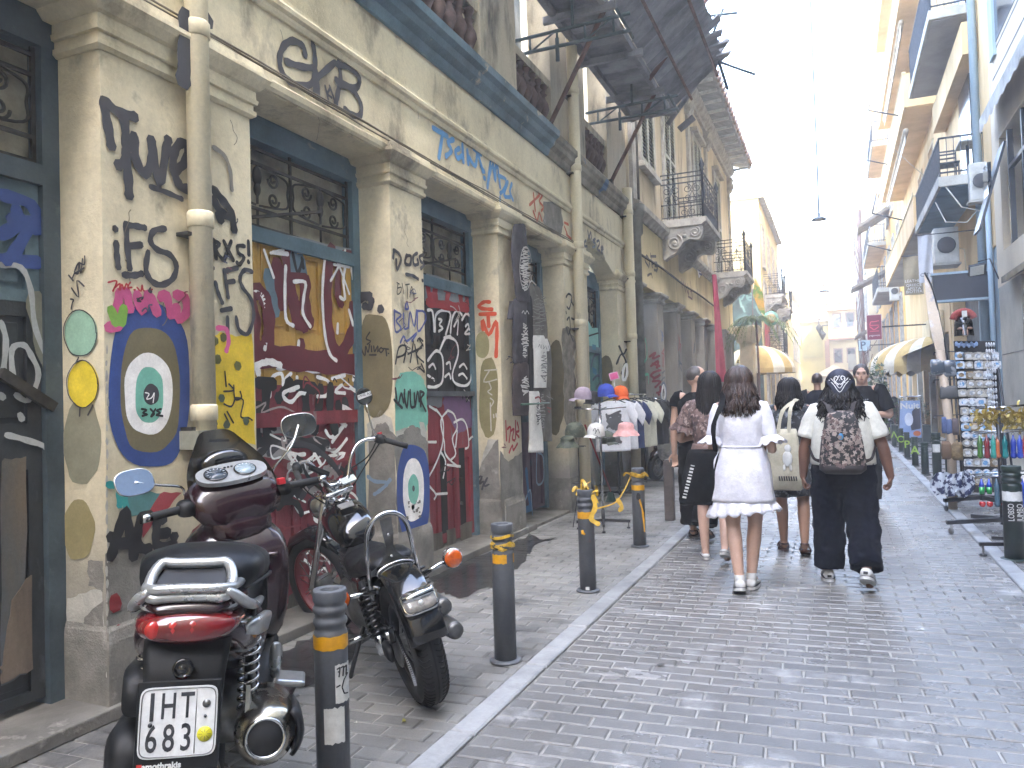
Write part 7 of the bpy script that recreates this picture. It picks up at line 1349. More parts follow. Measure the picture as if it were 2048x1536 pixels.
def tfit(p, name, mt, prof, n=48, wob=.05, par=None, disp=.0, sd=0):   # garment round the torso: (z, half width, half depth, y)
    mb = MB(True); P = smooth([V(a[1], a[2], a[0]) for a in prof], 3); Y = smooth([V(a[3] if len(a) > 3 else 0, 0, 0) for a in prof], 3)
    mb.loft([sec2(0, y.x, q.z, q.x, q.y, n, wob, sd) for q, y in zip(P, Y)], False, False); o = mb.build(name, mt, par or p.T, world=False); sm = o.modifiers.new('cloth', 'SOLIDIFY'); sm.thickness = .006; return o
def sleeve(p, i, name, mt, f0, f1, r0, r1, flare=0, par=None, wob=.06):
    S, e, w_ = p.shd[i], p.el[i], p.wr[i]; sg = -1 if i == 0 else 1
    path = lambda f: S.lerp(e, f) if f <= 1 else e.lerp(w_, f-1)
    pts = [S-V(sg*.055,0,-.012)]+[path(f0+(f1-f0)*k/7) for k in range(8)]; rs = [r0*1.0]+[r0+(r1-r0)*k/7 for k in range(8)]
    mb = MB(True); o_ = len(mb.v); mb.tube(pts, rs, 20, False)
    for q in mb.v: q += V(mnoise.noise(q*14), mnoise.noise(q*14+V(5,0,0)), mnoise.noise(q*11+V(0,7,0)))*.012
    if flare:
        d = (pts[-1]-pts[-2]).normalized(); a, b, _ = frame(d); n = 72
        mb.sheet(lambda u, v: pts[-1]-d*.01+(a*math.cos(6.28318*u)+b*math.sin(6.28318*u))*(r1+flare*v*(1+.35*math.sin(u*6.28318*9)))+d*(.06*v+.012*math.sin(u*6.28318*9+1)*v), n, 5)
    o = mb.build(name, mt, par or p.T, world=False); sm = o.modifiers.new('cloth', 'SOLIDIFY'); sm.thickness = .005; return o
def trousers(p, mt, rh, rt, rk, ra, cut=0, topz=None, disp=.02, drop=0, name='trousers', wid=1.0):
    mb = MB(True)
    for i in (0, 1):
        h, k, an = p.hip[i], p.kn[i], p.an[i]
        if cut: an = k.lerp(an, cut) if cut > 0 else k; 
        a2 = an+V(0,0,-drop) if not cut else an
        if cut < 0: pts = [h+V(0,0,.03), h.lerp(k,.5), h.lerp(k,1+cut)]; rs = [rt, rt, rk]
        else: pts = [h+V(0,0,.03), h.lerp(k,.5), k, k.lerp(a2,.5), a2]; rs = [rt, (rt+rk)/2, rk, (rk+ra)/2, ra]
        mb.tube(smooth(pts, 3), [rs[min(int(j/3), len(rs)-2)]+(rs[min(int(j/3), len(rs)-2)+1]-rs[min(int(j/3), len(rs)-2)])*(j/3-min(int(j/3), len(rs)-2)) for j in range(3*(len(pts)-1)+1)], 18)
    tz_ = topz or p.tz(.25); mb.loft([sec2(0,0,p.hz-.10,rh*.75,rt*1.15), sec2(0,0,p.hz,rh,rh*.78), sec2(0,.01,p.hz+.08,rh*.98,rh*.76), sec2(0,.01,tz_,rh*.88,rh*.7)])
    o = mb.build(name, mt, p.T, world=False); remesh(o, .011, 3, disp, .09); return o
def shoe(p, i, mt, L=.25, w_=.045, sole=None, pitch=0, yaw=None, h=.07, name='shoe', sandal=False, heel=False):
    an = p.an[i]; yw = (.12 if i else -.12) if yaw is None else yaw; R = Matrix.Rotation(-yw, 3, 'Z') @ Matrix.Rotation(pitch, 3, 'X'); gz_ = an.z-.05*p.H
    O = V(an.x, an.y, an.z-.078)  # ground under ankle (flat foot)
    X = lambda x, y, z: O+R @ (V(x,y,z)-V(0,0,.078))+V(0,0,.078)
    mb = MB(True); sh = lambda y, w2, z0, z1, n=16: [X(w2*math.copysign(abs(math.cos(t))**.8, math.cos(t)), y+0*t, (z0+z1)/2+(z1-z0)/2*math.sin(t)) for t in [6.28318*k/n for k in range(n)]]
    if sandal:
        o = MB().loft([[X(q[0], q[1], z) for q in blob(0,.065,w_,L*.5,24,2.4)] for z in (-.0,.022)], sm=False).build(name, mt, p.T, world=False)
        for y in (.1, .02): MB().tube([X(w_*math.cos(t)*1.0, y, .02+.055*math.sin(t)) for t in np.linspace(0, 3.14, 9)], .008, 5).build('strap', mt, o, world=False)
        MB().tube([X(.036*math.cos(t), -.01+.045*math.sin(t)*-1, .07) for t in np.linspace(0, 6.28, 14)], .007, 5).build('strap', mt, o, world=False); return o
    mb.loft([sh(-.068,w_*.45,.02,h*.75), sh(-.055,w_*.78,.015,h), sh(-.02,w_*.9,.015,h*1.05), sh(.03,w_*.95,.015,h*.95), sh(.09,w_*1.05,.015,h*.72), sh(.14,w_*1.0,.015,h*.58), sh(L-.085,w_*.7,.015,h*.5), sh(L-.07,w_*.3,.018,h*.4)])
    o = mb.build(name, mt, p.T, world=False); MB().loft([[X(q[0], q[1], z) for q in blob(0,L/2-.072,w_*1.08,L*.505,26,2.5)] for z in (0,.022)], sm=False).build('sole', sole or mt, o, world=False); 
    MB().loft([[X(q[0], q[1], z) for q in blob(0,L/2-.072,w_*1.1,L*.508,26,2.5)] for z in (.022,.026)], sm=False).build('sole_stripe', flat('3a3a40',.6), o, world=False)
    if heel: MB().cbox(X(0,-.0715,.045), (.03,.006,.018), R).build('heel_patch', K, o, world=False)
    return o
m_linen = mat('white_linen', 'dcdbe0', 'cbcad2', r=.85, s=9, bump=.35, bs=26, rv=.05); m_shw = mat('white_canvas_shoe', 'cdccc8', 'b5b4ae', r=.7, s=9, bump=.1)
# --- woman in the white wrap dress
A = person('woman in a short white frilled dress and white sneakers, black tote on shoulder', (-.68, 6.0, 0), .04, 1.655, 1.0, sk1, legs=((-.06,.22),(.10,.12)), arms=[((-.17,-.12,-1),(.12,.95,.05),(.25,1,.15),(.8,.2,-.6)),((.2,-.12,-1),(-.05,.95,.1),(-.25,1,.2),(-.8,.2,-.6))], head_turn=-.12, tight=.05, sh=.16)
z = A.tz
tfit(A, 'dress_top', m_linen, [(z(.36),.150,.112),(z(.5),.155,.118),(z(.7),.178,.128,.01),(z(.86),.185,.12,.02),(z(.97),.14,.095,.03),(z(1.04),.08,.07,.03)], wob=.05)
tfit(A, 'dress_skirt', m_linen, [(z(.40),.15,.11),(z(.25),.178,.128),(z(.02),.205,.15,-.01),(z(-.22),.215,.155,-.01),(z(-.42),.228,.165)], wob=.06, sd=3)
fr = MB(True); fr.sheet(lambda u, v: V((.222+.035*v*(1+.5*math.sin(u*6.28318*16)))*math.cos(6.28318*u), (.16+.035*v*(1+.5*math.sin(u*6.28318*16)))*math.sin(6.28318*u), z(-.41)-.10*v+.012*v*math.sin(u*6.28318*16+1.2)-.03*math.cos(6.28318*u+.3)*-1*v), 190, 5); o = fr.build('hem_frill', m_linen, A.T, world=False); o.modifiers.new('cloth','SOLIDIFY').thickness = .004
for i in (0, 1): sleeve(A, i, 'sleeve', m_linen, 0, .72, .062, .058, .048)
MB().tube([V(.158*math.cos(t), .118*math.sin(t), z(.385)) for t in np.linspace(0, 6.28, 40)], .009, 6).build('waist_tie', m_linen, A.T, world=False); MB().ribbon(smooth([(-.15,-.05,z(.38)),(-.19,-.08,z(.2)),(-.21,-.07,z(.0))], 4), .022, V(-.6,-1,0), .0).build('tie_end', m_linen, A.T, world=False)
hair(A, m_hbr, 1.325, 260, wave=.014, spread=1.45, seed=3, thick=.0105, curl=.4)
for i, pt in ((0, .25), (1, 0)): shoe(A, i, m_shw, .25, .044, m_shw, -pt if i == 0 else 0, h=.075, heel=False); MB(True).tube([A.an[i]+V(0,-.005,-.03), A.an[i]+V(0,-.003,.04)], .039, 14).build('sock', m_shw, A.T, world=False)
BG = thing('tote_bag', 'black tote bag with white lettering on the shoulder of the woman in white', 'bag', (-.98, 6.0, .78)); m_tote = mat('black_canvas', '121315', '0d0e10', spec=.2, r=.9, s=12, bump=.2)
Tm = WM[A.T.name]; sp_ = Tm @ V(-.135,-.02,1.43); bt = Tm @ V(-.30,-.03,.99)
mb = MB(True); mb.loft([[bt+V(x*k+off*.12, y*k2, zz) for x, y in [(.15*math.copysign(abs(math.cos(t))**.4, math.cos(t)), .045*math.sin(t)) for t in [6.28318*i/24 for i in range(24)]]] for zz, k, k2, off in ((.06,.75,.6,0.3),(.03,.85,1,.25),(-.15,.95,1.2,0),(-.32,.92,1.1,-.3),(-.36,.85,.5,-.35))]); mb.build('bag_body', m_tote, BG)
MB().ribbon(smooth([bt+V(.12,-.03,.05), bt.lerp(sp_,.5)+V(.045,-.14,.02), sp_+V(.03,-.12,-.02), sp_+V(.01,-.05,.045), sp_+V(.02,.06,.03)], 5), .036, V(-.2,-1,.15), .004).build('strap', m_tote, BG)
mb = MB()
for k in range(11): f = k/10; c = bt+V(-.05-.07*f, -.06, -.06-.24*f); mb.beam(c+V(-.014,0,.004), c+V(.014,0,-.002), .014 if k % 3 else .008, .003, V(0,1,0))
mb.build('lettering', m_white_s, BG)
# --- woman with bandana and backpack
m_ctee = mat('cream_cotton', 'd2d0c4', 'c0beb1', r=.85, s=7, bump=.3, bs=30); m_navy = mat('navy_cloth', '0e1220', '0a0d17', r=.9, spec=.15, s=6, bump=.3, bs=30)
B = person('woman with paisley bandana over curly black hair, cream tee and wide navy trousers', (.02, 6.42, 0), -.02, 1.60, 1.24, sk3, legs=((.10,.10),(-.2,.45)), arms=[((-.34,-.05,-1),(-.1,.18,-1),(.05,.15,-1),(1,.1,0)),((.38,-.05,-1),(.2,.12,-1),(-.1,.2,-1),(-1,.1,0))], hipw=.09, curl=.9, sh=.178, tight=-.045)
z = B.tz
tfit(B, 'tee_body', m_ctee, [(z(.12),.23,.18),(z(.3),.226,.175),(z(.55),.222,.17),(z(.75),.222,.162,.01),(z(.9),.2,.135,.02),(z(1.0),.14,.1,.03),(z(1.05),.085,.075,.03)], wob=.05)
for i in (0, 1): sleeve(B, i, 'tee_sleeve', m_ctee, 0, .74, .078, .082)
trousers(B, m_navy, .235, .14, .12, .108, disp=.045, cut=.95)
hair(B, m_hair, 1.25, 330, wave=.017, spread=1.75, seed=5, thick=.012, curl=.75, r=1.14)
m_ban = mat('bandana_navy', '23273a', '1b1f2e', r=.75, s=14, bump=.1); bn_ = MB(True); bn_.ell(B.hc+V(0,-.02,.03), (.105,.118,.117), 22, 10, None, .12, 1); mb2 = bn_.build('bandana', m_ban, B.T, world=False)
tri = MB(True); tri.sheet(lambda u, v: B.hc+V((u-.5)*.2*(1-v)*1.0, -.02-.122*math.cos((u-.5)*1.7*(1-v))-.035*v, .06-.16*v-.004), 10, 8); tri.build('bandana_tail', m_ban, mb2, world=False)
pt = MB(); bp = lambda u, v: B.hc+V(u, -.024-.126*math.cos(u*9.0)*1.0-.3*(.06-v if v < .06 else 0)*.35-(.0), v)
def bpat(u, v):
    d = V(u, -1, (v-.0)*.55).normalized(); d = V(u*1.0, -.118, 0); yy = math.sqrt(max(0.0001, 1-(u/.107)**2-max(0,(v-.03)/.12)**2)); return B.hc+V(u, -.024-.12*yy-(.04*max(0,.05-v)/.1), v)
for st in ([(-.075,.06),(-.04,.02),(0,-.035),(.04,.02),(.075,.06)], [(-.06,.07),(-.03,.035),(0,-.005),(.03,.035),(.06,.07)]): pt.ribbon(smooth([bpat(*q) for q in st], 6), .0045, V(0,-1,.25), .004)
for sx in (-1, 1):
    pt.ribbon(smooth([bpat(sx*u, v) for u, v in ((.008,.02),(.03,.045),(.038,.07),(.022,.085),(.01,.07),(.02,.055))], 5), .006, V(0,-1,.4), .005)
for k in range(22): pt.ribbon([bpat(math.cos(k*2.4)*.055*(k/22)**.5, .055+.03*math.sin(k*2.4)), bpat(math.cos(k*2.4)*.055*(k/22)**.5+.003, .057+.03*math.sin(k*2.4))], .005, V(0,-1,.3), .005)
pt.build('paisley_print', m_white_s, mb2, world=False)
shoe(B, 0, m_shw, .25, .047, m_shw, 0, h=.085, heel=True); shoe(B, 1, m_shw, .25, .047, m_shw, -.42, h=.085, heel=True)
m_flo = mat('floral_cloth', '232324', '2b2a2a', r=.85, s=10, bump=.2, c3='9a8a80', s3=26, lo3=.53, hi3=.57); m_dkb = flat('2a2220', .7)
BP = thing('backpack', 'black backpack with small pale flowers on the back of the bandana woman', 'backpack', (.02, 6.2, .95)); Tm = WM[B.T.name]; q0 = Tm @ V(0,-.175,z(.48)); mb = MB(True)
mb.loft([[q0+V(w_*math.copysign(abs(math.cos(t))**.6, math.cos(t)), -.045*k+d_*math.sin(t)*(1 if math.sin(t) < 0 else .5), zz) for t in [6.28318*i/28 for i in range(28)]] for zz, w_, d_, k in ((.235,.05,.03,0),(.22,.09,.06,.4),(.15,.115,.09,.9),(0,.145,.115,1),(-.13,.16,.12,1),(-.2,.155,.11,1),(-.225,.12,.07,.8))]); bpo = mb.build('pack_body', m_flo, BP); 
fl_ = MB(); rr = random.Random(9)
for k in range(85):
    zz = rr.uniform(-.17,.2); ww = .13 if zz < .1 else .09; x = rr.uniform(-ww, ww); dd_ = .118*(1-(x/.165)**2)**.5 if zz < .05 else .095*(1-(x/.14)**2)**.5*(1-(max(0,zz-.1))*2); c = q0+V(x, -.05-dd_, zz)
    for j in range(5): a = j*1.257+k; fl_.m = k % 3; fl_.ribbon([c+V(.003*math.cos(a), 0, .003*math.sin(a)), c+V(.013*math.cos(a), .001, .013*math.sin(a))], .009, V(x*4,-1,0), .004)
fl_.build('flower_print', [flat('8d8078',.9), flat('a79a90',.9), flat('6e5c58',.9)], bpo)['kind'] = 'stuff'; MB(True).ell(q0+V(-.005,-.158,.05), (.018,.008,.025), 8, 6).build('blue_badge', flat('3f86b5',.5), bpo)
MB(True).loft([[q0+V(w_*math.copysign(abs(math.cos(t))**.6, math.cos(t))*1.02, -.048+d_*math.sin(t)*(1.03 if math.sin(t) < 0 else .5), zz) for t in [6.28318*i/28 for i in range(28)]] for zz, w_, d_ in ((-.16,.159,.12),(-.2,.157,.113),(-.229,.12,.07))]).build('base_panel', m_dkb, bpo)
for sx in (-1, 1): MB().ribbon(smooth([q0+V(sx*.06,.02,.22), q0+V(sx*.10,.09,.30), q0+V(sx*.13,.2,.31)], 4), .05, V(0,-.5,1), .012).build('shoulder_strap', m_dkb, BP); MB().ribbon(smooth([q0+V(sx*.15,-.02,-.14), q0+V(sx*.2,.05,-.12), q0+V(sx*.235,.17,-.02)], 4), .025, V(sx*.8,-1,0), .004).build('webbing', m_dkb, BP)
# --- middle woman with cloth tote
m_fl2 = mat('dark_floral', '22252a', '1a1c20', r=.85, s=8, bump=.2, c3='70757a', s3=14, lo3=.54, hi3=.6)
C_ = person('woman with dark bobbed hair in a dark floral set, carrying a cream tote', (-.42, 7.55, 0), .1, 1.585, 1.05, sk2, legs=((.10,.08),(-.16,.25)), arms=[((-.25,0,-1),(-.05,.6,-.7),(.1,1,-.3),(1,0,0)),((.25,0,-1),(.0,.7,-.5),(-.2,1,-.2),(-1,0,0))], head_turn=.45)
z = C_.tz; tfit(C_, 'blouse', m_fl2, [(z(.08),.20,.145),(z(.3),.185,.135),(z(.6),.18,.13),(z(.85),.185,.12,.02),(z(.97),.13,.09,.03),(z(1.04),.08,.07,.03)]); [sleeve(C_, i, 'blouse_sleeve', m_fl2, 0, .7, .066, .075) for i in (0, 1)]
trousers(C_, m_fl2, .185, .115, .115, 0, cut=-.12, disp=.015, name='shorts'); hair(C_, m_hair, 1.34, 220, wave=.008, spread=1.25, seed=7, thick=.0105)
m_lea = flat('4a2f22', .6); [shoe(C_, i, m_lea, .24, .045, None, -.3 if i else 0, name='sandal', sandal=True) for i in (0, 1)]
TB = thing('tote_bag', 'cream cloth tote bag with a white figure print hanging from the middle woman', 'bag', (-.62, 7.3, .75)); m_cb = mat('cream_canvas', 'b9b39d', 'a59f8a', r=.9, s=8, bump=.2); q0 = at('y', 7.25, 1568, 903); mb = MB(True)
mb.loft([[q0+V(w_*math.copysign(abs(math.cos(t))**.4, math.cos(t))+sh_, .035*math.sin(t)*k, zz) for t in [6.28318*i/24 for i in range(24)]] for zz, w_, k, sh_ in ((.2,.10,.5,.01),(.15,.115,1,.005),(0,.135,1.3,0),(-.2,.15,1.2,0),(-.33,.145,.7,0),(-.345,.13,.2,0))]); tb2 = mb.build('bag_body', m_cb, TB); 
for dx in (-.04, .05): MB().ribbon(smooth([q0+V(dx,-.03,.19), q0+V(dx*.7+.03,-.01,.36), q0+V(.09,.12,.44), q0+V(.12,.24,.46)], 5), .03, V(0,-1,.2), .003).build('handle', m_cb, TB)
pr = MB(True); pr.ell(q0+V(.03,-.052,-.06), (.042,.006,.07), 14, 8); pr.ell(q0+V(.035,-.052,.03), (.03,.006,.035), 12, 8); pr.ell(q0+V(.0,-.052,-.14), (.012,.005,.03), 8, 6); pr.ell(q0+V(.055,-.052,-.14), (.012,.005,.03), 8, 6); pr.build('printed_figure', m_white_s, tb2); s_ = MB()
for k in range(8): s_.beam(q0+V(-.045+k*.02,-.047,-.215), q0+V(-.04+k*.02,-.047,-.255), .012, .003, V(0,1,0))
s_.build('print_lettering', K, tb2)
# --- woman with long black hair, patterned blouse
m_pat = mat('patterned_blouse', '6f5a54', '4b3d3b', r=.85, s=22, lo=.45, hi=.55, bump=.15, c3='a39088', s3=30, lo3=.56, hi3=.6); m_skt = mat('taupe_skirt', '7d665e', '6a554f', r=.85, s=6, bump=.2)
D_ = person('woman with long straight black hair in a patterned short sleeved blouse and white flats', (-1.06, 7.1, 0), .12, 1.66, .95, sk1, legs=((-.05,.06),(-.28,.3)), arms=[((-.4,.05,-1),(.75,.65,.05),(.8,.5,.1),(0,0,1)),((.3,.1,-1),(-.6,.75,.1),(-.7,.6,.1),(0,0,1))], head_turn=-.2)
z = D_.tz; tfit(D_, 'blouse', m_pat, [(z(.2),.165,.12),(z(.4),.155,.115),(z(.7),.17,.125),(z(.88),.175,.115,.02),(z(.98),.12,.085,.03),(z(1.04),.07,.065,.03)]); [sleeve(D_, i, 'puff_sleeve', m_pat, 0, .6, .075, .088, .03) for i in (0, 1)]
tfit(D_, 'skirt', m_skt, [(z(.3),.16,.12),(z(.1),.185,.14),(z(-.3),.19,.15),(z(-.62),.20,.16)]); hair(D_, m_hair, 1.22, 230, wave=.006, spread=1.35, seed=11, thick=.01, face=.8)
for i in (0, 1): shoe(D_, i, m_shw, .235, .04, m_shw, -.35 if i else 0, h=.05)
# --- man in black vest
m_bk = mat('black_jersey', '121317', '0d0e11', spec=.15, r=.9, s=6, bump=.3)
E_ = person('balding man in a black sleeveless top, wide black trousers and dark sandals', (-1.33, 8.0, 0), -.15, 1.765, 1.08, sk4, False, legs=((.06,.06),(-.12,.2)), arms=[((-.14,-.06,-1),(-.04,.1,-1),(.05,.2,-1),(0,-1,0)),((.2,0,-1),(0,.5,-1),(0,.4,-1),(-1,0,0))], head_turn=-1.15)
z = E_.tz; tfit(E_, 'vest', m_bk, [(z(.1),.20,.15),(z(.3),.195,.145),(z(.6),.2,.145),(z(.85),.215,.14,.02),(z(.98),.15,.09,.03),(z(1.05),.08,.075,.03)]); [sleeve(E_, i, 'vest_shoulder', m_bk, 0, .25, .075, .07) for i in (0, 1)]
trousers(E_, m_bk, .19, .125, .12, .13, disp=.025, drop=-.06); hair(E_, m_hgr, 1.62, 0, face=1.25, r=.93, wave=.002, spread=1.0, thick=.008, seed=2)
[shoe(E_, i, flat('3a3029',.7), .27, .05, None, 0, name='sandal', sandal=True) for i in (0, 1)]; MB().tube([E_.wr[0]+V(.012*math.cos(t)-.012,.03,-.105+.006*math.sin(t)) for t in np.linspace(0,6.28,8)], .003, 5).build('ring', m_chr, E_.T, world=False)
# --- man in black tee facing the camera
px = at('y', 10.9, 1727, 800)
F_ = person('grey haired man in a black printed tee walking toward the camera, hands at his waist', (px.x, 10.9, 0), math.pi-.35, 1.80, 1.22, sk4, False, legs=((.12,.1),(-.1,.2)), arms=[((-.3,-.1,-1),(.7,.85,.1),(.9,.3,.1),(0,-.3,-1)),((.3,-.1,-1),(-.7,.85,.15),(-.9,.3,.1),(0,-.3,-1))], head_turn=.35, vox=.008)
z = F_.tz; tfit(F_, 'tee_body', m_bk, [(z(.05),.23,.18),(z(.3),.235,.19),(z(.6),.235,.175),(z(.85),.235,.15,.02),(z(.98),.16,.1,.03),(z(1.05),.085,.08,.03)]); [sleeve(F_, i, 'tee_sleeve', m_bk, 0, .8, .085, .088) for i in (0, 1)]; trousers(F_, m_bk, .2, .125, .105, .1, disp=.02); hair(F_, m_hgr, 1.69, 0, face=1.1, r=1.03, wave=.002, thick=.009, seed=4)
W0 = WM[F_.T.name]; text('tee_lettering', '+ SMIRNI', .05, W0 @ V(0,.215,z(.72)), W0.to_3x3() @ V(-1,0,0), Z, flat('9a9a9a',.8), F_.T) if 0 else None
mb = MB(); 
for k in range(9): mb.beam(V(.09-.025*k,.2,z(.73)), V(.075-.025*k,.2,z(.73)+.004*(k%3)), .014, .004, V(0,1,0))
mb.beam(V(.14,.19,z(.80)), V(.14,.19,z(.66)), .01, .004, V(0,1,0)); mb.beam(V(.165,.185,z(.76)), V(.115,.195,z(.76)), .01, .004, V(0,1,0)); mb.build('tee_print', flat('8f9092',.8), F_.T, world=False); [shoe(F_, i, flat('2a2a2c',.6), .28, .05, m_shw) for i in (0, 1)]
px = at('y', 14.5, 1636, 800); G_ = person('dark haired man in a dark shirt walking away beyond the bandana woman', (px.x, 14.5, 0), .1, 1.80, 1.05, sk2, False, vox=.009); z = G_.tz
tfit(G_, 'shirt_body', m_navy, [(z(.05),.2,.15),(z(.4),.2,.15),(z(.85),.22,.14,.02),(z(.98),.15,.1,.03),(z(1.05),.08,.08,.03)]); [sleeve(G_, i, 'shirt_sleeve', m_navy, 0, .8, .08, .08) for i in (0, 1)]; trousers(G_, m_bk, .18, .11, .09, .09); hair(G_, m_hbr, 1.66, 0, face=1.0, r=.98, wave=.002, thick=.009, seed=6); [shoe(G_, i, flat('2a2a2c',.6), .27, .048) for i in (0, 1)]
for k, (x, y, rz, lb, mt, hm) in enumerate(((2.0, 25.2, 2.6, 'seated fair haired woman in a pink top at the cafe beyond the planter', mat('pink_top','c98f9c','b07a88',s=5), mat('fair_hair','8a6a48','6f5338',s=20)), (1.6, 26.2, 1.2, 'seated dark haired person in a dark top at the cafe', m_fl2, m_hair))):
    q = person(lb, (x, y, .0), rz, 1.66, 1, sk1, True, ((1.5,1.5),(1.5,1.5)), [((-.2,.2,-1),(.2,.9,.1),(0,1,0),(0,0,-1)),((.2,.2,-1),(-.2,.9,.1),(0,1,0),(0,0,-1))], vox=.011, sit=True); z = q.tz; dzh = q.hz-.52*1.66
    q.hc = q.hc
    tfit(q, 'top', mt, [(z(.0),.18,.14),(z(.5),.17,.13),(z(.88),.18,.12),(z(1.0),.1,.08)]); trousers(q, m_navy, .17, .1, .08, .07); hair(q, hm, q.tz(1.0), 60, r=1.05, thick=.012, seed=k+20)
    st = thing('cafe_chair', 'dark cafe chair under the '+lb.split(' at ')[0].replace('seated ',''), 'chair', (x, y, 0), rz, 'cafe chairs'); MB().box((-.2,-.2,.35), (.2,.2,.38)).build('seat', m_bt, st, world=False); MB().box((-.2,-.22,.38), (.2,-.19,.8)).build('backrest', m_bt, st, world=False)
    for sx in (-1, 1):
        for sy in (-1, 1): MB().tube([(sx*.18,sy*.18,0),(sx*.17,sy*.17,.35)], .012, 6).build('leg', m_bt, st, world=False)
# ============================================================ SOUVENIR STANDS AND RIGHT PAVEMENT THINGS
y0 = 10.6
def ry(px, py, y=y0): return at('y', y, px, py)
RK = thing('souvenir_stand', 'tall black souvenir stand on castors covered with rows of magnets', 'stand', (1.6, y0, 0)); m_pan = flat('17181b', .7)
tl, tr_, bl, br_ = ry(1908,682), ry(1990,682), ry(1930,985), ry(1995,985); mb = MB(); mb.prism([tl, tr_, br_+V(.12,0,0), bl], (0,.05,0)); mb.build('panel', m_pan, RK)
mb = MB()
for a, b in (((1906,738),(1926,985)),((1996,735),(2030,985))): mb.tube([ry(*a)+V(0,-.02,0), ry(*b)+V(0,-.02,0)], .014, 7)
c = ry(1965, 985); mb.tube([V(c.x, y0+.03, .12), V(c.x, y0+.03, .5)], .03, 8); mb.build('upright', m_bt, RK); mb = MB()
for dx, dy in ((-.42,-.15),(.3,-.5),(-.1,.4),(.5,.2)): mb.beam((c.x, y0, .16), (c.x+dx, y0+dy, .13), .05, .045)
mb.build('leg', m_bt, RK)
for dx, dy in ((-.40,-.14),(.28,-.47)): cs = MB().lathe([(.03,-.012),(.035,-.006),(.035,.006),(.03,.012)], (c.x+dx, y0+dy, .036), (1,.3,0), 14).build('castor', m_bt, RK); MB().box((c.x+dx-.01, y0+dy-.01, .05), (c.x+dx+.01, y0+dy+.01, .13)).build('castor_fork', m_chr, cs)
m_mag = [mat('plaster_magnet', 'b8b4a6', '8f8b80', s=22, lo=.45, hi=.55, bump=.4), mat('white_magnet', 'c9cbcc', '8d949a', s=25, lo=.48, hi=.56, bump=.3), mat('blue_magnet', '5d8fb8', 'c9d3da', s=18, lo=.47, hi=.53), mat('sepia_magnet', 'a8946f', '6b5a42', s=20, lo=.45, hi=.55, bump=.3)]
nm = ['cream plaster','white ceramic','blue and white','sepia']; ords = 'first second third fourth fifth sixth seventh eighth ninth tenth eleventh twelfth thirteenth fourteenth fifteenth'.split()
rr = random.Random(12); rows = [(712,'b'),(730,'b'),(750,'b'),(768,'s'),(786,'s'),(804,'s'),(822,'r'),(838,'o'),(854,'b'),(870,'o'),(886,'o'),(905,'r'),(925,'s'),(945,'o'),(962,'s')]
for i, (py, kind) in enumerate(rows):
    for j in range(5):
        f = (py-682)/303; xl = 1908+24*f; px = xl+9+j*17.5+rr.uniform(-1.5,1.5)
        if px > 1992: continue
        k = 2 if (kind == 'b' and j == 0) or (i in (9,10) and j > 1) else rr.choice((0,0,1,3) if j % 2 else (0,1,1,0)); c = ry(px, py)+V(0,-.012,0); rw, rh = rr.uniform(.044,.056), rr.uniform(.040,.050)
        ov = kind == 'o' or (kind == 'r' and j % 3 == 1); P = [c+V(q[0]*rw, 0, q[1]*rh) for q in blob(0,0,1,1,14 if ov else 12, 2 if ov else 6, .12)]; o = MB().prism(P, (0,-.014,0)).build('souvenir_magnet', m_mag[k], loc=tuple(c)); tag(o, '%s %s magnet, %s row of the souvenir stand, %s from its left edge' % (nm[k], 'round' if ov else 'square', ords[i], ords[j]), 'magnet', 'magnets on the souvenir stand')
        MB().prism([c+V(q[0]*rw*.6, -.0135, q[1]*rh*.6) for q in blob(0,0,1,1,8,2,.4,i+j)], (0,-.004,0)).build('relief', m_mag[(k+1) % 4], o)
kr = thing('key_rings', 'blue and white key rings hanging in a row along the top of the magnet stand', 'key rings', ry(1925,690)); mb = MB()
for k in range(9): c = ry(1912+k*5, 688+3*(k%2))+V(0,-.03,0); mb.ell(c, (.018,.012,.03), 7, 5)
mb.build('charm', mat('pale_charm', '8fa6c9', '5f7595', s=20), kr)
kp = thing('key_rings', 'silver key rings hanging in rows down the right edge of the magnet stand', 'key rings', ry(1980,700)); mb = MB()
for i in range(15):
    for k in range(4): c = ry(1972+k*5+i*.6, 690+i*13)+V(.0,-.03,0); mb.ell(c, (.012,.01,.032), 6, 5)
mb.build('charm', m_mag[1], kp)
# helmet
hc = ry(1927, 655); HE = thing('souvenir_helmet', 'black ancient style helmet with a red crest on top of the stand', 'helmet', hc); mb = MB(True); n = 26
def hp(a, z): r = .105*(1-.32*max(0, (z-.04)/.12)**2) if z > .04 else .105*(1+.12*(-(z-.04))/.14); return V(r*.86*math.cos(a), r*math.sin(a), z)
mb.ell(V(0,0,.03)+hc, (.1,.115,.12), 26, 12, None, -.1, 1); mb.loft([[hc+V(.1*math.cos(a)*(1+.05*k), .115*math.sin(a)*(1+.05*k)-.03*k*(math.sin(a) < -.2), .025-.13*k*(1 if math.sin(a) < .3 else .8)) for a in [6.28318*i/26 for i in range(26)]] for k in (0,.5,1)], False, False); mb.build('bowl', m_blkg, HE); MB().prism([hc+V(-.012,-.118,.03), hc+V(.012,-.118,.03), hc+V(.008,-.152,-.06), hc+V(-.008,-.152,-.06)], (0,.01,0)).build('nose_guard', m_blkg, HE)
for sx in (-1, 1): MB(True).ell(hc+V(sx*.05,-.115,-.02), (.032,.03,.016), 10, 6).build('eye_slit', mat('bronze_lining','8a6a55','6b4f3f',s=6), HE); MB(True).ell(hc+V(sx*.022,-.13,-.075), (.012,.03,.045), 8, 6).build('face_gap', mat('bronze_lining','8a6a55','6b4f3f',s=6), HE)
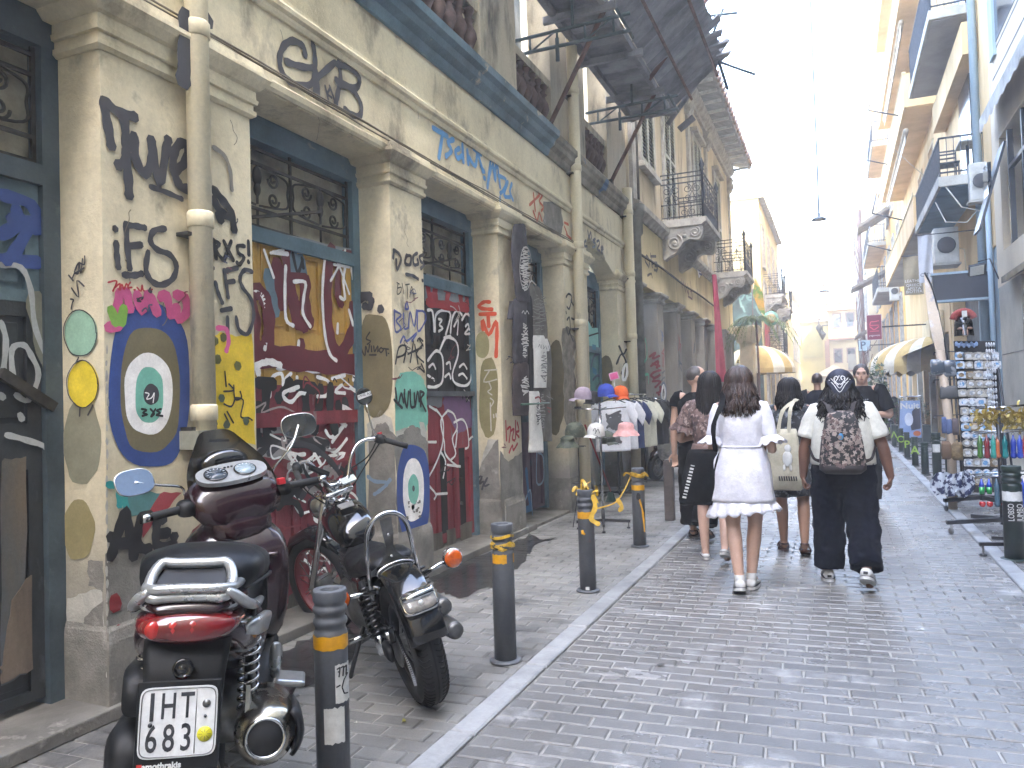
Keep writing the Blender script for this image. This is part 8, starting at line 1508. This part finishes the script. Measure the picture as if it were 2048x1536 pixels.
MB(True).tube([hc+V(.11*math.cos(t), -.02, .08+.11*math.sin(t)) for t in np.linspace(.2, 2.95, 14)], .042, 10).build('crest', mat('crest_red', '9a4640', '7a332f', r=.9, s=40, bump=.8), HE); MB().box(hc+V(-.025,-.13,.12), hc+V(.025,-.1,.19)).build('crest_holder', m_white_s, HE)
# left arm of the stand: wallets, scarves
ar = thing('accessory_arm', 'wire arms with bagged wallets, blue pouches and brown pouches left of the magnet stand', 'display arm', ry(1885,800)); mb = MB()
for py in (705, 760, 832, 882): mb.tube([ry(1868,py), ry(1925,py-3)], .006, 5); mb.tube([ry(1868,py)+V(0,-.0,0), ry(1868,py+6)], .005, 5)
mb.build('wire', m_bt, ar)
for nme, px, py, w_, h_, mt, lb in (('wallet',1875,735,.17,.2,mat('clear_bag','8d9296','3a4550',r=.15,s=9,lo=.45,hi=.5,coat=.5),'dark wallet in a clear bag on the top wire arm'),('wallet',1898,737,.15,.2,mat('clear_bag','8d9296','3a4550',r=.15,s=9,lo=.45,hi=.5,coat=.5),'second bagged wallet on the top wire arm, nearer the stand'),('wallet',1897,785,.2,.16,flat('50504e',.7),'grey pouch hanging below the bagged wallets'),('pouch',1888,850,.06,.2,flat('4a5a80',.8),'blue grey pouch, left of three'),('pouch',1898,852,.06,.2,flat('56678c',.8),'blue grey pouch, middle of three'),('pouch',1910,853,.08,.2,flat('5a5050',.8),'brown grey pouch, right of three'),('pouch',1893,900,.12,.22,flat('6a5440',.8),'brown handled pouch on the low wire arm'),('pouch',1912,902,.14,.22,mat('straw_pouch','7a6644','5a4a30',s=30),'striped straw pouch on the low wire arm')):
    c = ry(px, py)+V(0,-.03,0); t = MB(True); t.loft([[c+V(w_/2*k*math.copysign(abs(math.cos(a))**.5, math.cos(a)), d*math.sin(a), zz) for a in [6.28318*i/18 for i in range(18)]] for zz, k, d in ((h_/2,.85,.01),(h_*.3,.95,.03),(-h_*.3,1,.035),(-h_/2,.92,.012))]); o = t.build(nme, mt, loc=tuple(c)); tag(o, lb, nme, 'pouches beside the magnet stand')
pl_ = thing('display_post', 'beige post wrapped in pale board left of the magnet stand', 'post', ry(1895,880)); MB().tube([ry(1880,700), ry(1902,880), V(ry(1905,1000).x, y0, 0)], .05, 10).build('shaft', mat('beige_board','b5a48f','9a8975',s=3,streak=.3), pl_)
m_ptn = mat('patterned_scarf', 'b3bac2', '20284a', r=.7, s=16, lo=.49, hi=.52, bump=.1)
for k, (px, py, w_) in enumerate(((1888,965,.3),(1912,968,.32),(1930,962,.2))): c = ry(px, py, 10.3); sf = MB(); sf.sheet(lambda u, v: c+V((u-.5)*w_*(.35+.65*math.sin(math.pi*min(1,v*.8+.1))), .03*math.sin(u*11+k)-.02*k, .13-.26*v-.05*abs(u-.5)), 12, 8); o = sf.build('folded_scarf', m_ptn, loc=tuple(c)); tag(o, ('navy patterned scarf hanging lowest at the left of the stand','navy scarf with pale medallions, middle of the hanging scarves','darker patterned scarf nearest the magnet panel')[k], 'scarf', 'scarves below the souvenir stand')
# second stand with bells and bottle openers
y1 = 8.9; R2k = thing('souvenir_stand', 'low black wheeled rack with gold bells and coloured bottle openers', 'stand', (1.75, y1, 0)); ry2 = lambda px, py: at('y', y1, px, py); pc = ry2(2003, 985); mb = MB()
mb.tube([V(pc.x, y1, .1), V(pc.x, y1, 1.3)], .022, 8); mb.build('pole', m_bt, R2k); mb = MB()
for py in (818, 868, 955): a, b = ry2(1950,py), ry2(2075,py-8); mb.tube([a, b], .008, 6); mb.tube([a+V(0,.3,0), b+V(0,.3,0)], .008, 6); mb.tube([a, a+V(0,.3,0)], .008, 6)
mb.build('rails', m_chr, R2k)['kind'] = 'stuff'; mb = MB()
for dx, dy in ((-.5,-.1),(.3,-.35),(.5,.2),(-.2,.4)): mb.beam((pc.x, y1, .15), (pc.x+dx, y1+dy, .12), .05, .04)
mb.build('leg', m_bt, R2k)
for dx, dy in ((-.46,-.09),(.0,-.2)): cs = MB().lathe([(.03,-.012),(.034,-.006),(.034,.006),(.03,.012)], (pc.x+dx, y1+dy, .035), (1,.4,0), 14).build('castor', flat('6f7072',.4), R2k); MB().box((pc.x+dx-.012, y1+dy-.012, .05), (pc.x+dx+.012, y1+dy+.012, .12)).build('castor_fork', m_chr, cs)
mb = MB(); q = at('z', .1, 1958, 1088); mb.beam(q, q+V(.6,.05,.02), .03, .03); mb.beam(q+V(.15,.35,0), q+V(.6,.2,.02), .03, .03); mb.lathe([(.03,-.1),(.03,-.085),(.008,-.08),(.008,0)], q+V(.03,0,0), Z, 8); mb.build('foot', m_bt, R2k)
m_gold = mat('gold_tinsel', 'cbb566', 'a58f4a', r=.2, m=.45, s=30, bump=.3); rr = random.Random(4)
for k in range(6):
    px = 1962+k*19; c = ry2(px, 835); g_ = MB()
    for i in range(46): p = c+V(rr.gauss(0,.035), rr.gauss(0,.03), rr.gauss(-.01,.045)); d = V(rr.uniform(-1,1), rr.uniform(-1,1), rr.uniform(-1,1)).normalized(); g_.ribbon([p, p+d*.03+V(0,0,.008), p+d*.05], .022, d.orthogonal(), 0)
    o = g_.build('tinsel_bunch', m_gold, loc=tuple(c)); tag(o, 'bunch of shiny gold trinkets, %s from the left on the upper rail' % ords[k], 'trinket', 'gold trinket bunches')
def opener(px, py, cs, label, L=.17):
    c = ry2(px, py); t = thing('bottle_opener', label, 'bottle opener', c, 0, 'bottle openers hanging on the low rack'); m_ = MB(True); z0 = L/2; N = 14; pr = [(.008,z0+.03),(.012,z0),(.022,z0-.02),(.026,z0-.05),(.023,0),(.024,-z0+.045),(.028,-z0+.03),(.029,-z0+.012),(.02,-z0-.004),(.006,-z0-.01)]
    k = len(cs); M_ = [mat('opener_'+h_, hx(h_), tuple(v*.8 for v in hx(h_)), r=.2, s=20, lo=.5, hi=.6, bump=0, coat=1) for h_ in cs]
    for i in range(k):
        a, b = 1-2*i/k, 1-2*(i+1)/k; seg = [q for q in pr if b*z0*1.15-.001 <= q[1] <= a*z0*1.15+.025]
        if k == 1: seg = pr
        if len(seg) > 1: MB(True).lathe(seg, c, Z, N).build('painted_body', M_[i], t)
    MB().tube([c+V(.012*math.cos(a), 0, z0+.045+.012*math.sin(a)) for a in np.linspace(0,6.28,10)], .002, 4).build('ring', m_chr, t)
for px, cs, lb in ((2050,['b3392a'],'red bottle opener at the right end of the middle rail'),(1960,['3f6a2a'],'olive green bottle opener on the middle rail'),(1974,['7a1f2a'],'dark red bottle opener on the middle rail'),(1987,['3a9a8c'],'turquoise bottle opener on the middle rail'),(1996,['b3623a'],'orange patterned bottle opener on the middle rail'),(2010,['1f7a78'],'teal bottle opener on the middle rail'),(2027,['1f3a9a'],'royal blue bottle opener left of the blue pair'),(2040,['2a4ab0'],'bright blue bottle opener with a red mark, right of the blue pair')): opener(px, 896, cs, lb, .19)
for px, cs, lb in ((1964,['1f46b0','1f9a4a','d6b81f','b3201f'],'rainbow striped bottle opener, left of two on the low rail'),(1979,['1f46b0','1f9a4a','d6b81f','b3201f'],'rainbow striped bottle opener, right of two on the low rail'),(1994,['3a5a6a'],'grey blue bottle opener with a red heart on the low rail'),(2006,['2a4a5a','8a1f24'],'grey and red bottle opener on the low rail'),(2045,['1f46b0'],'blue wave painted bottle opener on the low rail')): opener(px, 988, cs, lb, .24)
# feather flag
FB = thing('feather_flag', 'tall leaning feather flag in white and orange with a dark edge', 'flag', (1.5, 14, 0)); fa = lambda px, py: at('y', 14, px, py); P = [fa(1849,545), fa(1866,580), fa(1880,640), fa(1892,700), fa(1900,760), fa(1906,860)]; MB().tube(smooth(P, 4)+[V(P[-1].x+.02, 14, .02)], .014, 7).build('pole', m_bt, FB); rows_ = [((1848,546),(1851,546)),((1851,580),(1866,580)),((1855,620),(1876,620)),((1861,660),(1884,660)),((1868,690),(1890,690)),((1876,712),(1894,705))]
mb = MB(); mb.add([fa(*q)+V(0,.03*math.sin(i*1.3+k),0) for i, rw in enumerate(rows_) for k, q in enumerate(rw)], [(2*i, 2*i+1, 2*i+3, 2*i+2) for i in range(5)], True); mb.build('flag_cloth', mat('flag_print','e0e0e6','d8c6ae',s=1.6,lo=.45,hi=.52,c3='8c93a8',s3=2.5), FB); MB().lathe([(.25,0),(.25,.03),(.03,.05)], (P[-1].x+.02, 14, 0), Z, 16).build('base', m_bt, FB)
# A-board
ya = 21.3; AB = thing('pavement_sign', 'metal framed pavement sign with a blue night poster titled Nuit', 'sign', (1.75, ya, 0)); fa = lambda px, py: at('y', ya, px, py); mb = MB(); mb.tube(smooth([fa(1797,890), fa(1799,800), fa(1803,794), fa(1836,793), fa(1841,798), fa(1845,890)], 2), .018, 6); mb.build('frame', m_chr, AB); c0, c1 = fa(1800,876), fa(1840,801); MB().box((c0.x, ya+.01, c0.z), (c1.x, ya+.03, c1.z)).build('poster', mat('poster_blue','8fa3c4','6f86b0',r=.3,s=1.5), AB); MB().prism([V(c0.x+q[0]*(c1.x-c0.x), ya+.004, c0.z+q[1]*(c1.z-c0.z)) for q in ((.55,.2),(.98,.25),(.98,.8),(.75,.82),(.6,.7),(.62,.5),(.5,.4))], (0,.003,0)).build('dark_shape', flat('2e2f3a',.5), AB); MB().prism([V(c0.x+q[0]*(c1.x-c0.x), ya+.002, c0.z+q[1]*(c1.z-c0.z)) for q in blob(.45,.5,.2,.18,14)], (0,.0015,0)).build('pale_shape', flat('c9cfd8',.5), AB); MB().prism([V(c0.x+q[0]*(c1.x-c0.x), ya-.002, c0.z+q[1]*(c1.z-c0.z)) for q in blob(.8,.12,.18,.07,14)], (0,.002,0)).build('orange_shape', flat('b5622e',.5), AB); text('poster_lettering', 'Nuit', .2, ((c0.x+c1.x)/2, ya, c1.z-.13), (1,0,0), Z, m_white_s, AB, sx=1.15, bold=.006)
# striped awnings
m_stw, m_sty = mat('awning_white','cfc8b4','b5ae9b',r=.9,s=3,bump=.05), mat('awning_yellow','b89e62','a48b55',r=.9,s=3,bump=.05)
def dome(name, label, c, w_, d, h, ns, loc, fx=-1):
    t = thing(name, label, 'awning', loc, 0, 'yellow and white striped awnings')
    for k in range(ns):
        mb = MB(True); a0, a1 = math.pi*k/ns, math.pi*(k+1)/ns
        mb.sheet(lambda u, v: V(c[0]+fx*d*math.sin(a0+(a1-a0)*u)*math.sin(v*1.57), c[1]-w_*math.cos(a0+(a1-a0)*u)*(.25+.75*math.sin(v*1.57)), c[2]+h*math.cos(v*1.57)), 4, 8); mb.sheet(lambda u, v: V(c[0]+fx*d*math.sin(a0+(a1-a0)*u), c[1]-w_*math.cos(a0+(a1-a0)*u), c[2]-(.2+.05*math.sin(u*6.28))*v), 6, 1); mb.build('stripe', m_stw if k % 2 else m_sty, t)
dome('dome_awning', 'yellow and white striped dome awning over the cafe on the right', (2.5,26,2.15), 2.2, 1.6, .85, 14, (2.5,26,2.1))
PA = thing('dome_awning', 'large yellow and white striped parasol awning on the left side of the street', 'awning', (-2.9,30,2), 0, 'yellow and white striped awnings'); c = at('y', 30, 1512, 692)
for k in range(18):
    mb = MB(True); a0, a1 = 6.28318*k/18, 6.28318*(k+1)/18; mb.sheet(lambda u, v: c+V(1.35*math.cos(a0+(a1-a0)*u)*math.sin(v*1.4)/.985, 1.35*math.sin(a0+(a1-a0)*u)*math.sin(v*1.4)/.985, -1.05+1.05*math.cos(v*1.4)), 3, 8); mb.sheet(lambda u, v: c+V(1.35*math.cos(a0+(a1-a0)*u), 1.35*math.sin(a0+(a1-a0)*u), -.87-.18*v), 3, 1); mb.build('stripe', m_stw if k % 2 else m_sty, PA)
MB().tube([c, V(c.x, c.y, 0)], .04, 8).build('pole', m_pole, PA)
# plants
def palm(name, label, base, top, n, L, seed, cols, cat='plant', droop=.9):
    t = thing(name, label, cat, base); MB().tube(smooth([base, Vector(base).lerp(Vector(top),.5)+V(.03,0,0), top], 3), .035, 8).build('trunk', m_pole, t); rr = random.Random(seed)
    for k in range(n):
        a = rr.uniform(0,6.28); l = L*rr.uniform(.7,1.2); d = V(math.cos(a), math.sin(a), 0); mb = MB(); pts = [Vector(top)+d*l*f+V(0,0,l*(.75*f-droop*1.3*f*f)) for f in np.linspace(0,1,9)]; mb.tube(pts, [.012-.001*i for i in range(9)], 4)
        for i in range(1, 9):
            for sg in (-1, 1):
                for q in (0,.5):
                    p = pts[i].lerp(pts[i-1], q); s_ = V(-d.y,d.x,0)*sg; e = p+s_*l*.2*(1.1-i/10)+d*.05+V(0,0,-.14*l); mb.add([p-d*.014, e, p+d*.02], [(0,1,2)])
        mb.build('frond', cols[k % len(cols)], t)
    return t
m_pf = [mat('palm_leaf','5d7448','48603a',r=.5,s=6), mat('palm_leaf_b','74864f','5a6c3e',r=.5,s=6)]
b = at('y', 26, 1512, 640); palm('potted_palm', 'tall potted palm with drooping fronds by the beige kiosk on the left', (b.x, 26, 0), b, 20, 1.15, 3, m_pf, droop=1.1)
b2 = at('y', 29, 1512, 605); fo = thing('banner_flag', 'green, yellow and orange feather banner behind the palm', 'flag', (b2.x, 29, 4.2)); P = [b2+V(.0,0,.9), b2+V(.25,0,.3), b2+V(.3,0,-.5), b2+V(.1,0,-.3), b2+V(-.1,0,.3)]; MB().prism(P, (0,.02,0)).build('flag_cloth', mat('rainbow_cloth','b3862a','4f7a34',s=1.8,lo=.45,hi=.55), fo); MB().tube([b2+V(-.1,0,1.0), b2+V(-.2,0,-4.4)], .02, 6).build('pole', m_pole, fo)
KI = thing('street_kiosk', 'plain beige kiosk box with a wider cap near the palm on the left', 'kiosk', (-2.7, 27.9, 0)); a, b = at('y',27.7,1480,720), at('y',27.7,1505,720); MB().box((a.x, 27.7, 0), (b.x, 29, 3.3)).build('body', mat('beige_wall','c2b499','a3977f',s=1), KI); MB().loft([[V(x, y, z) for x, y in ((a.x-o, 27.7-o),(b.x+o, 27.7-o),(b.x+o, 29+o),(a.x-o, 29+o))] for z, o in ((3.3,.0),(3.3,.1),(3.8,.25),(3.85,.25))], sm=False).build('cap', mat('beige_wall','c2b499','a3977f',s=1), KI)
gl = at('y',27.4,1476,732); lg = thing('globe_lamp', 'white globe wall lamp on the beige kiosk', 'lamp', gl); MB(True).ell(gl, .1, 12, 8).build('globe', m_white_s, lg); MB().tube([gl+V(0,0,.1), gl+V(0,.1,.2), gl+V(0,.3,.2)], .02, 6).build('arm', m_iron, lg)
PLT = thing('planter', 'dark green planter box with shrubs in front of the cafe', 'planter', (1.7, 24, 0)); MB().box((1.35,23.6,.02), (2.3,24.4,.5)).build('box', m_green, PLT, bev=.02); MB().box((1.4,23.65,.45), (2.25,24.35,.505)).build('soil', m_ground, PLT)
for k in range(5):
    x = 1.45+k*.18; o = MB(); leaves(o, (x, 24+.1*(k%2), .85+.05*(k%3)), (.16,.25,.4), 170, .07, k+30, mats=2); o.m = 2
    for q in range(4): o.tube([(x, 24, .45), (x+.06*(q-1.5), 24, 1.1)], .006, 4)
    o = o.build('potted_shrub', [m_lf[0], mat('dark_leaf','39482c','2b3722',s=8), m_pole], loc=(x, 24, .5)); tag(o, 'small leafy shrub, %s from the street in the green planter' % ords[k], 'shrub', 'shrubs in the green planter')
o = MB(); leaves(o, (1.05,24,1.3), (.35,.6,1.1), 500, .14, 60, mats=2); o.m = 2; o.tube([(1.05,24,0),(1.05,24,1.2)], .03, 6); o = o.build('street_shrub', [m_lf[0], mat('dark_leaf','39482c','2b3722',s=8), m_pole], loc=(1.05,24,0)); tag(o, 'tall loose shrub behind the man in the black tee', 'shrub')
# hanging lamps and span wires
def lamp(x, y, z, label, r=.24, top=None):
    t = thing('hanging_lamp', label, 'lamp', (x, y, z), 0, 'lamps hung over the street'); MB(True).lathe([(.03,.22),(.05,.2),(.05,.1),(r*.55,.085),(r*.95,.02),(r,-.0),(r*.96,-.005),(r*.4,.04),(.04,.05)], (x, y, z), Z, 24).build('shade', mat('lamp_steel','55646e','424f58',r=.4,s=5,bump=.02), t); MB(True).ell((x,y,z), (r*.45,r*.45,.05), 12, 6).build('diffuser', m_white_s, t)
    MB().tube([(x, y, z+.2), (x+.01, y, z+1.5), (x-.005, y, (top or z+3))], .026, 6).build('cable', m_alu, t); return t
L1_ = at('y', 24, 1638, 440); lamp(L1_.x, 24, L1_.z, 'street lamp hanging on a long dark cable against the white sky', .22, 20); J = at('y', 24, 1635, 112)
for side, q in ((-1, V(XF+.3, 24, 9.0)), (1, V(2.6, 24, 7.2))): sw_ = MB().tube([J.lerp(q, f)-V(0,0,.5*math.sin(math.pi*f)*.6) for f in np.linspace(0,1,9)], .008, 5); sw_ = sw_.build('span_wire', m_conc, loc=tuple(J)); tag(sw_, 'thin span wire running from the lamp cable to the %s' % ('old balcony building' if side < 0 else 'cream apartment building'), 'wire', 'span wires')
L2_ = at('y', 52, 1648, 583); lamp(L2_.x, 52, L2_.z, 'second street lamp hanging farther down the street', .35, L2_.z+1.2)
# signs
def panel(name, label, px0, py0, px1, py1, y, mt, frame_mt, th=.08): 
    a, b = at('y', y, px0, py1), at('y', y, px1, py0); t = thing(name, label, 'sign', ((a.x+b.x)/2, y, a.z)); MB().box((a.x, y, a.z), (b.x, y+th, b.z)).build('frame', frame_mt, t); MB().box((a.x+.02, y-.006, a.z+.02), (b.x-.02, y-.001, b.z-.02)).build('panel', mt, t); MB().box((b.x, y+.02, (a.z+b.z)/2-.02), (2.7, y+.06, (a.z+b.z)/2+.02)).build('bracket', m_iron, t); return t, a, b
t, a, b = panel('projecting_sign', 'dark pink projecting sign with curved emblem above small lettering', 1734, 628, 1763, 681, 26, mat('plum_sign','7d2a45','6a2039',r=.4,s=2), flat('c3b5ae',.5)); w_ = b.x-a.x; c = V((a.x+b.x)/2, 25.985, (a.z+b.z)/2); mb = MB()
for z, sg in ((.14,1),(-.04,-1)): mb.ribbon(smooth([c+V(-.28*w_, 0, z-.06*sg), c+V(-.2*w_,0,z+.03), c+V(0,0,z+.03*sg), c+V(.28*w_,0,z+.05)], 5), .03, V(0,-1,0), .0); mb.ribbon([c+V(-.28*w_,0,z-.08), c+V(.28*w_,0,z-.08)], .022, V(0,-1,0), 0)
mb.build('emblem', flat('d0506a',.4), t); text('sign_lettering', 'Mamacas', .085, c+V(0,-.002,-.25), (1,0,0), Z, m_white_s, t) if 0 else text('sign_lettering', 'pagoneio', .085, c+V(0,-.002,-.25), (1,0,0), Z, m_white_s, t)
t, a, b = panel('parking_sign', 'pale blue parking sign with a letter P below the plum sign', 1717, 679, 1741, 703, 34, mat('pale_blue_sign','9fb3bd','8ba0ab',s=2), m_alu); text('sign_letter', 'P', .42, V((a.x+b.x)/2-.06, 33.985, (a.z+b.z)/2), (1,0,0), Z, flat('2f4a66',.5), t, bold=.008)
c = at('y', 33, 1542, 637); RS = thing('round_sign', 'round green shop sign projecting from the pale yellow building', 'sign', c); MB().lathe([(.3,0),(.3,.06)], c, V(0,-1,0), 26).build('disc', mat('green_sign','4a7a6c','6b9585',s=6), RS); MB().lathe([(.2,.061),(.2,.066),(.1,.066)], c, V(0,-1,0), 22).build('emblem', flat('8a6a3a',.5), RS); MB().box(c+V(-.9,0,-.02), c+V(-.3,.03,.02)).build('arm', m_iron, RS)
tr = thing('street_tree', 'bare thin street tree with few branches on the right by the yellow facade', 'tree', (1.0, 32, 0)); mb = MB(); mb.tube([(1.0,32,0),(1.02,32,1.8),(.95,32.1,3.0)], [.05,.045,.03], 7); tr1 = mb.build('trunk', m_pole, tr); rr = random.Random(2)
for k in range(9): p = V(1.0,32,1.5+k*.17); d = V(rr.uniform(-1,1), rr.uniform(-1,1), .9).normalized(); MB().tube(smooth([p, p+d*.4, p+d*.8+V(0,0,.15)], 3), .012, 5).build('branch', m_pole, tr1)
pb = thing('pole_with_cables', 'tall pale utility pole wound with cables at the far right', 'pole', (1.5, 55, 0)); MB().lathe([(.14,0),(.1,14.5)], (1.5, 55, 0), Z, 10).build('mast', m_conc, pb)
for k in range(4): MB().tube([(1.5+.16*math.cos(z*1.3+k), 54.9+.1*math.sin(z*1.1+k), z) for z in np.arange(2, 13, .7)], .03, 5).build('cable', m_pole, pb)
# unseen walls added behind the camera to keep direct sun off the street
BK = thing('rear_sun_block', 'unseen cream walls added behind to keep direct sun off the street', 'building', (0, -16, 0)); MB().box((-14,-24,0), (12,-16,14)).build('wall', m_cream, BK); MB().box((XR,-16,0), (XR+6,-2.01,22)).build('wall', m_r1, BK); MB().box((XF,-16,0), (XF-6,-2.01,9)).build('wall', m_pla, BK)
# ============================================================ THIN VOLUME STANDING IN FOR LENS GLARE
hz_ = MB().box((-16,-27,-1.2), (14,108,23.5)).build('glare_haze', flat('ffffff',.5)); hz_['kind'] = 'stuff'; hm_ = bpy.data.materials.new('lens_glare_haze'); hm_.use_nodes = True; n_ = hm_.node_tree.nodes; n_.remove(n_['Principled BSDF']); pv = n_.new('ShaderNodeVolumePrincipled'); pv.inputs['Color'].default_value = (.98,.98,1,1); pv.inputs['Density'].default_value = .0045; pv.inputs['Anisotropy'].default_value = .1; hm_.node_tree.links.new(pv.outputs[0], n_['Material Output'].inputs['Volume']); hz_.data.materials.clear(); hz_.data.materials.append(hm_)
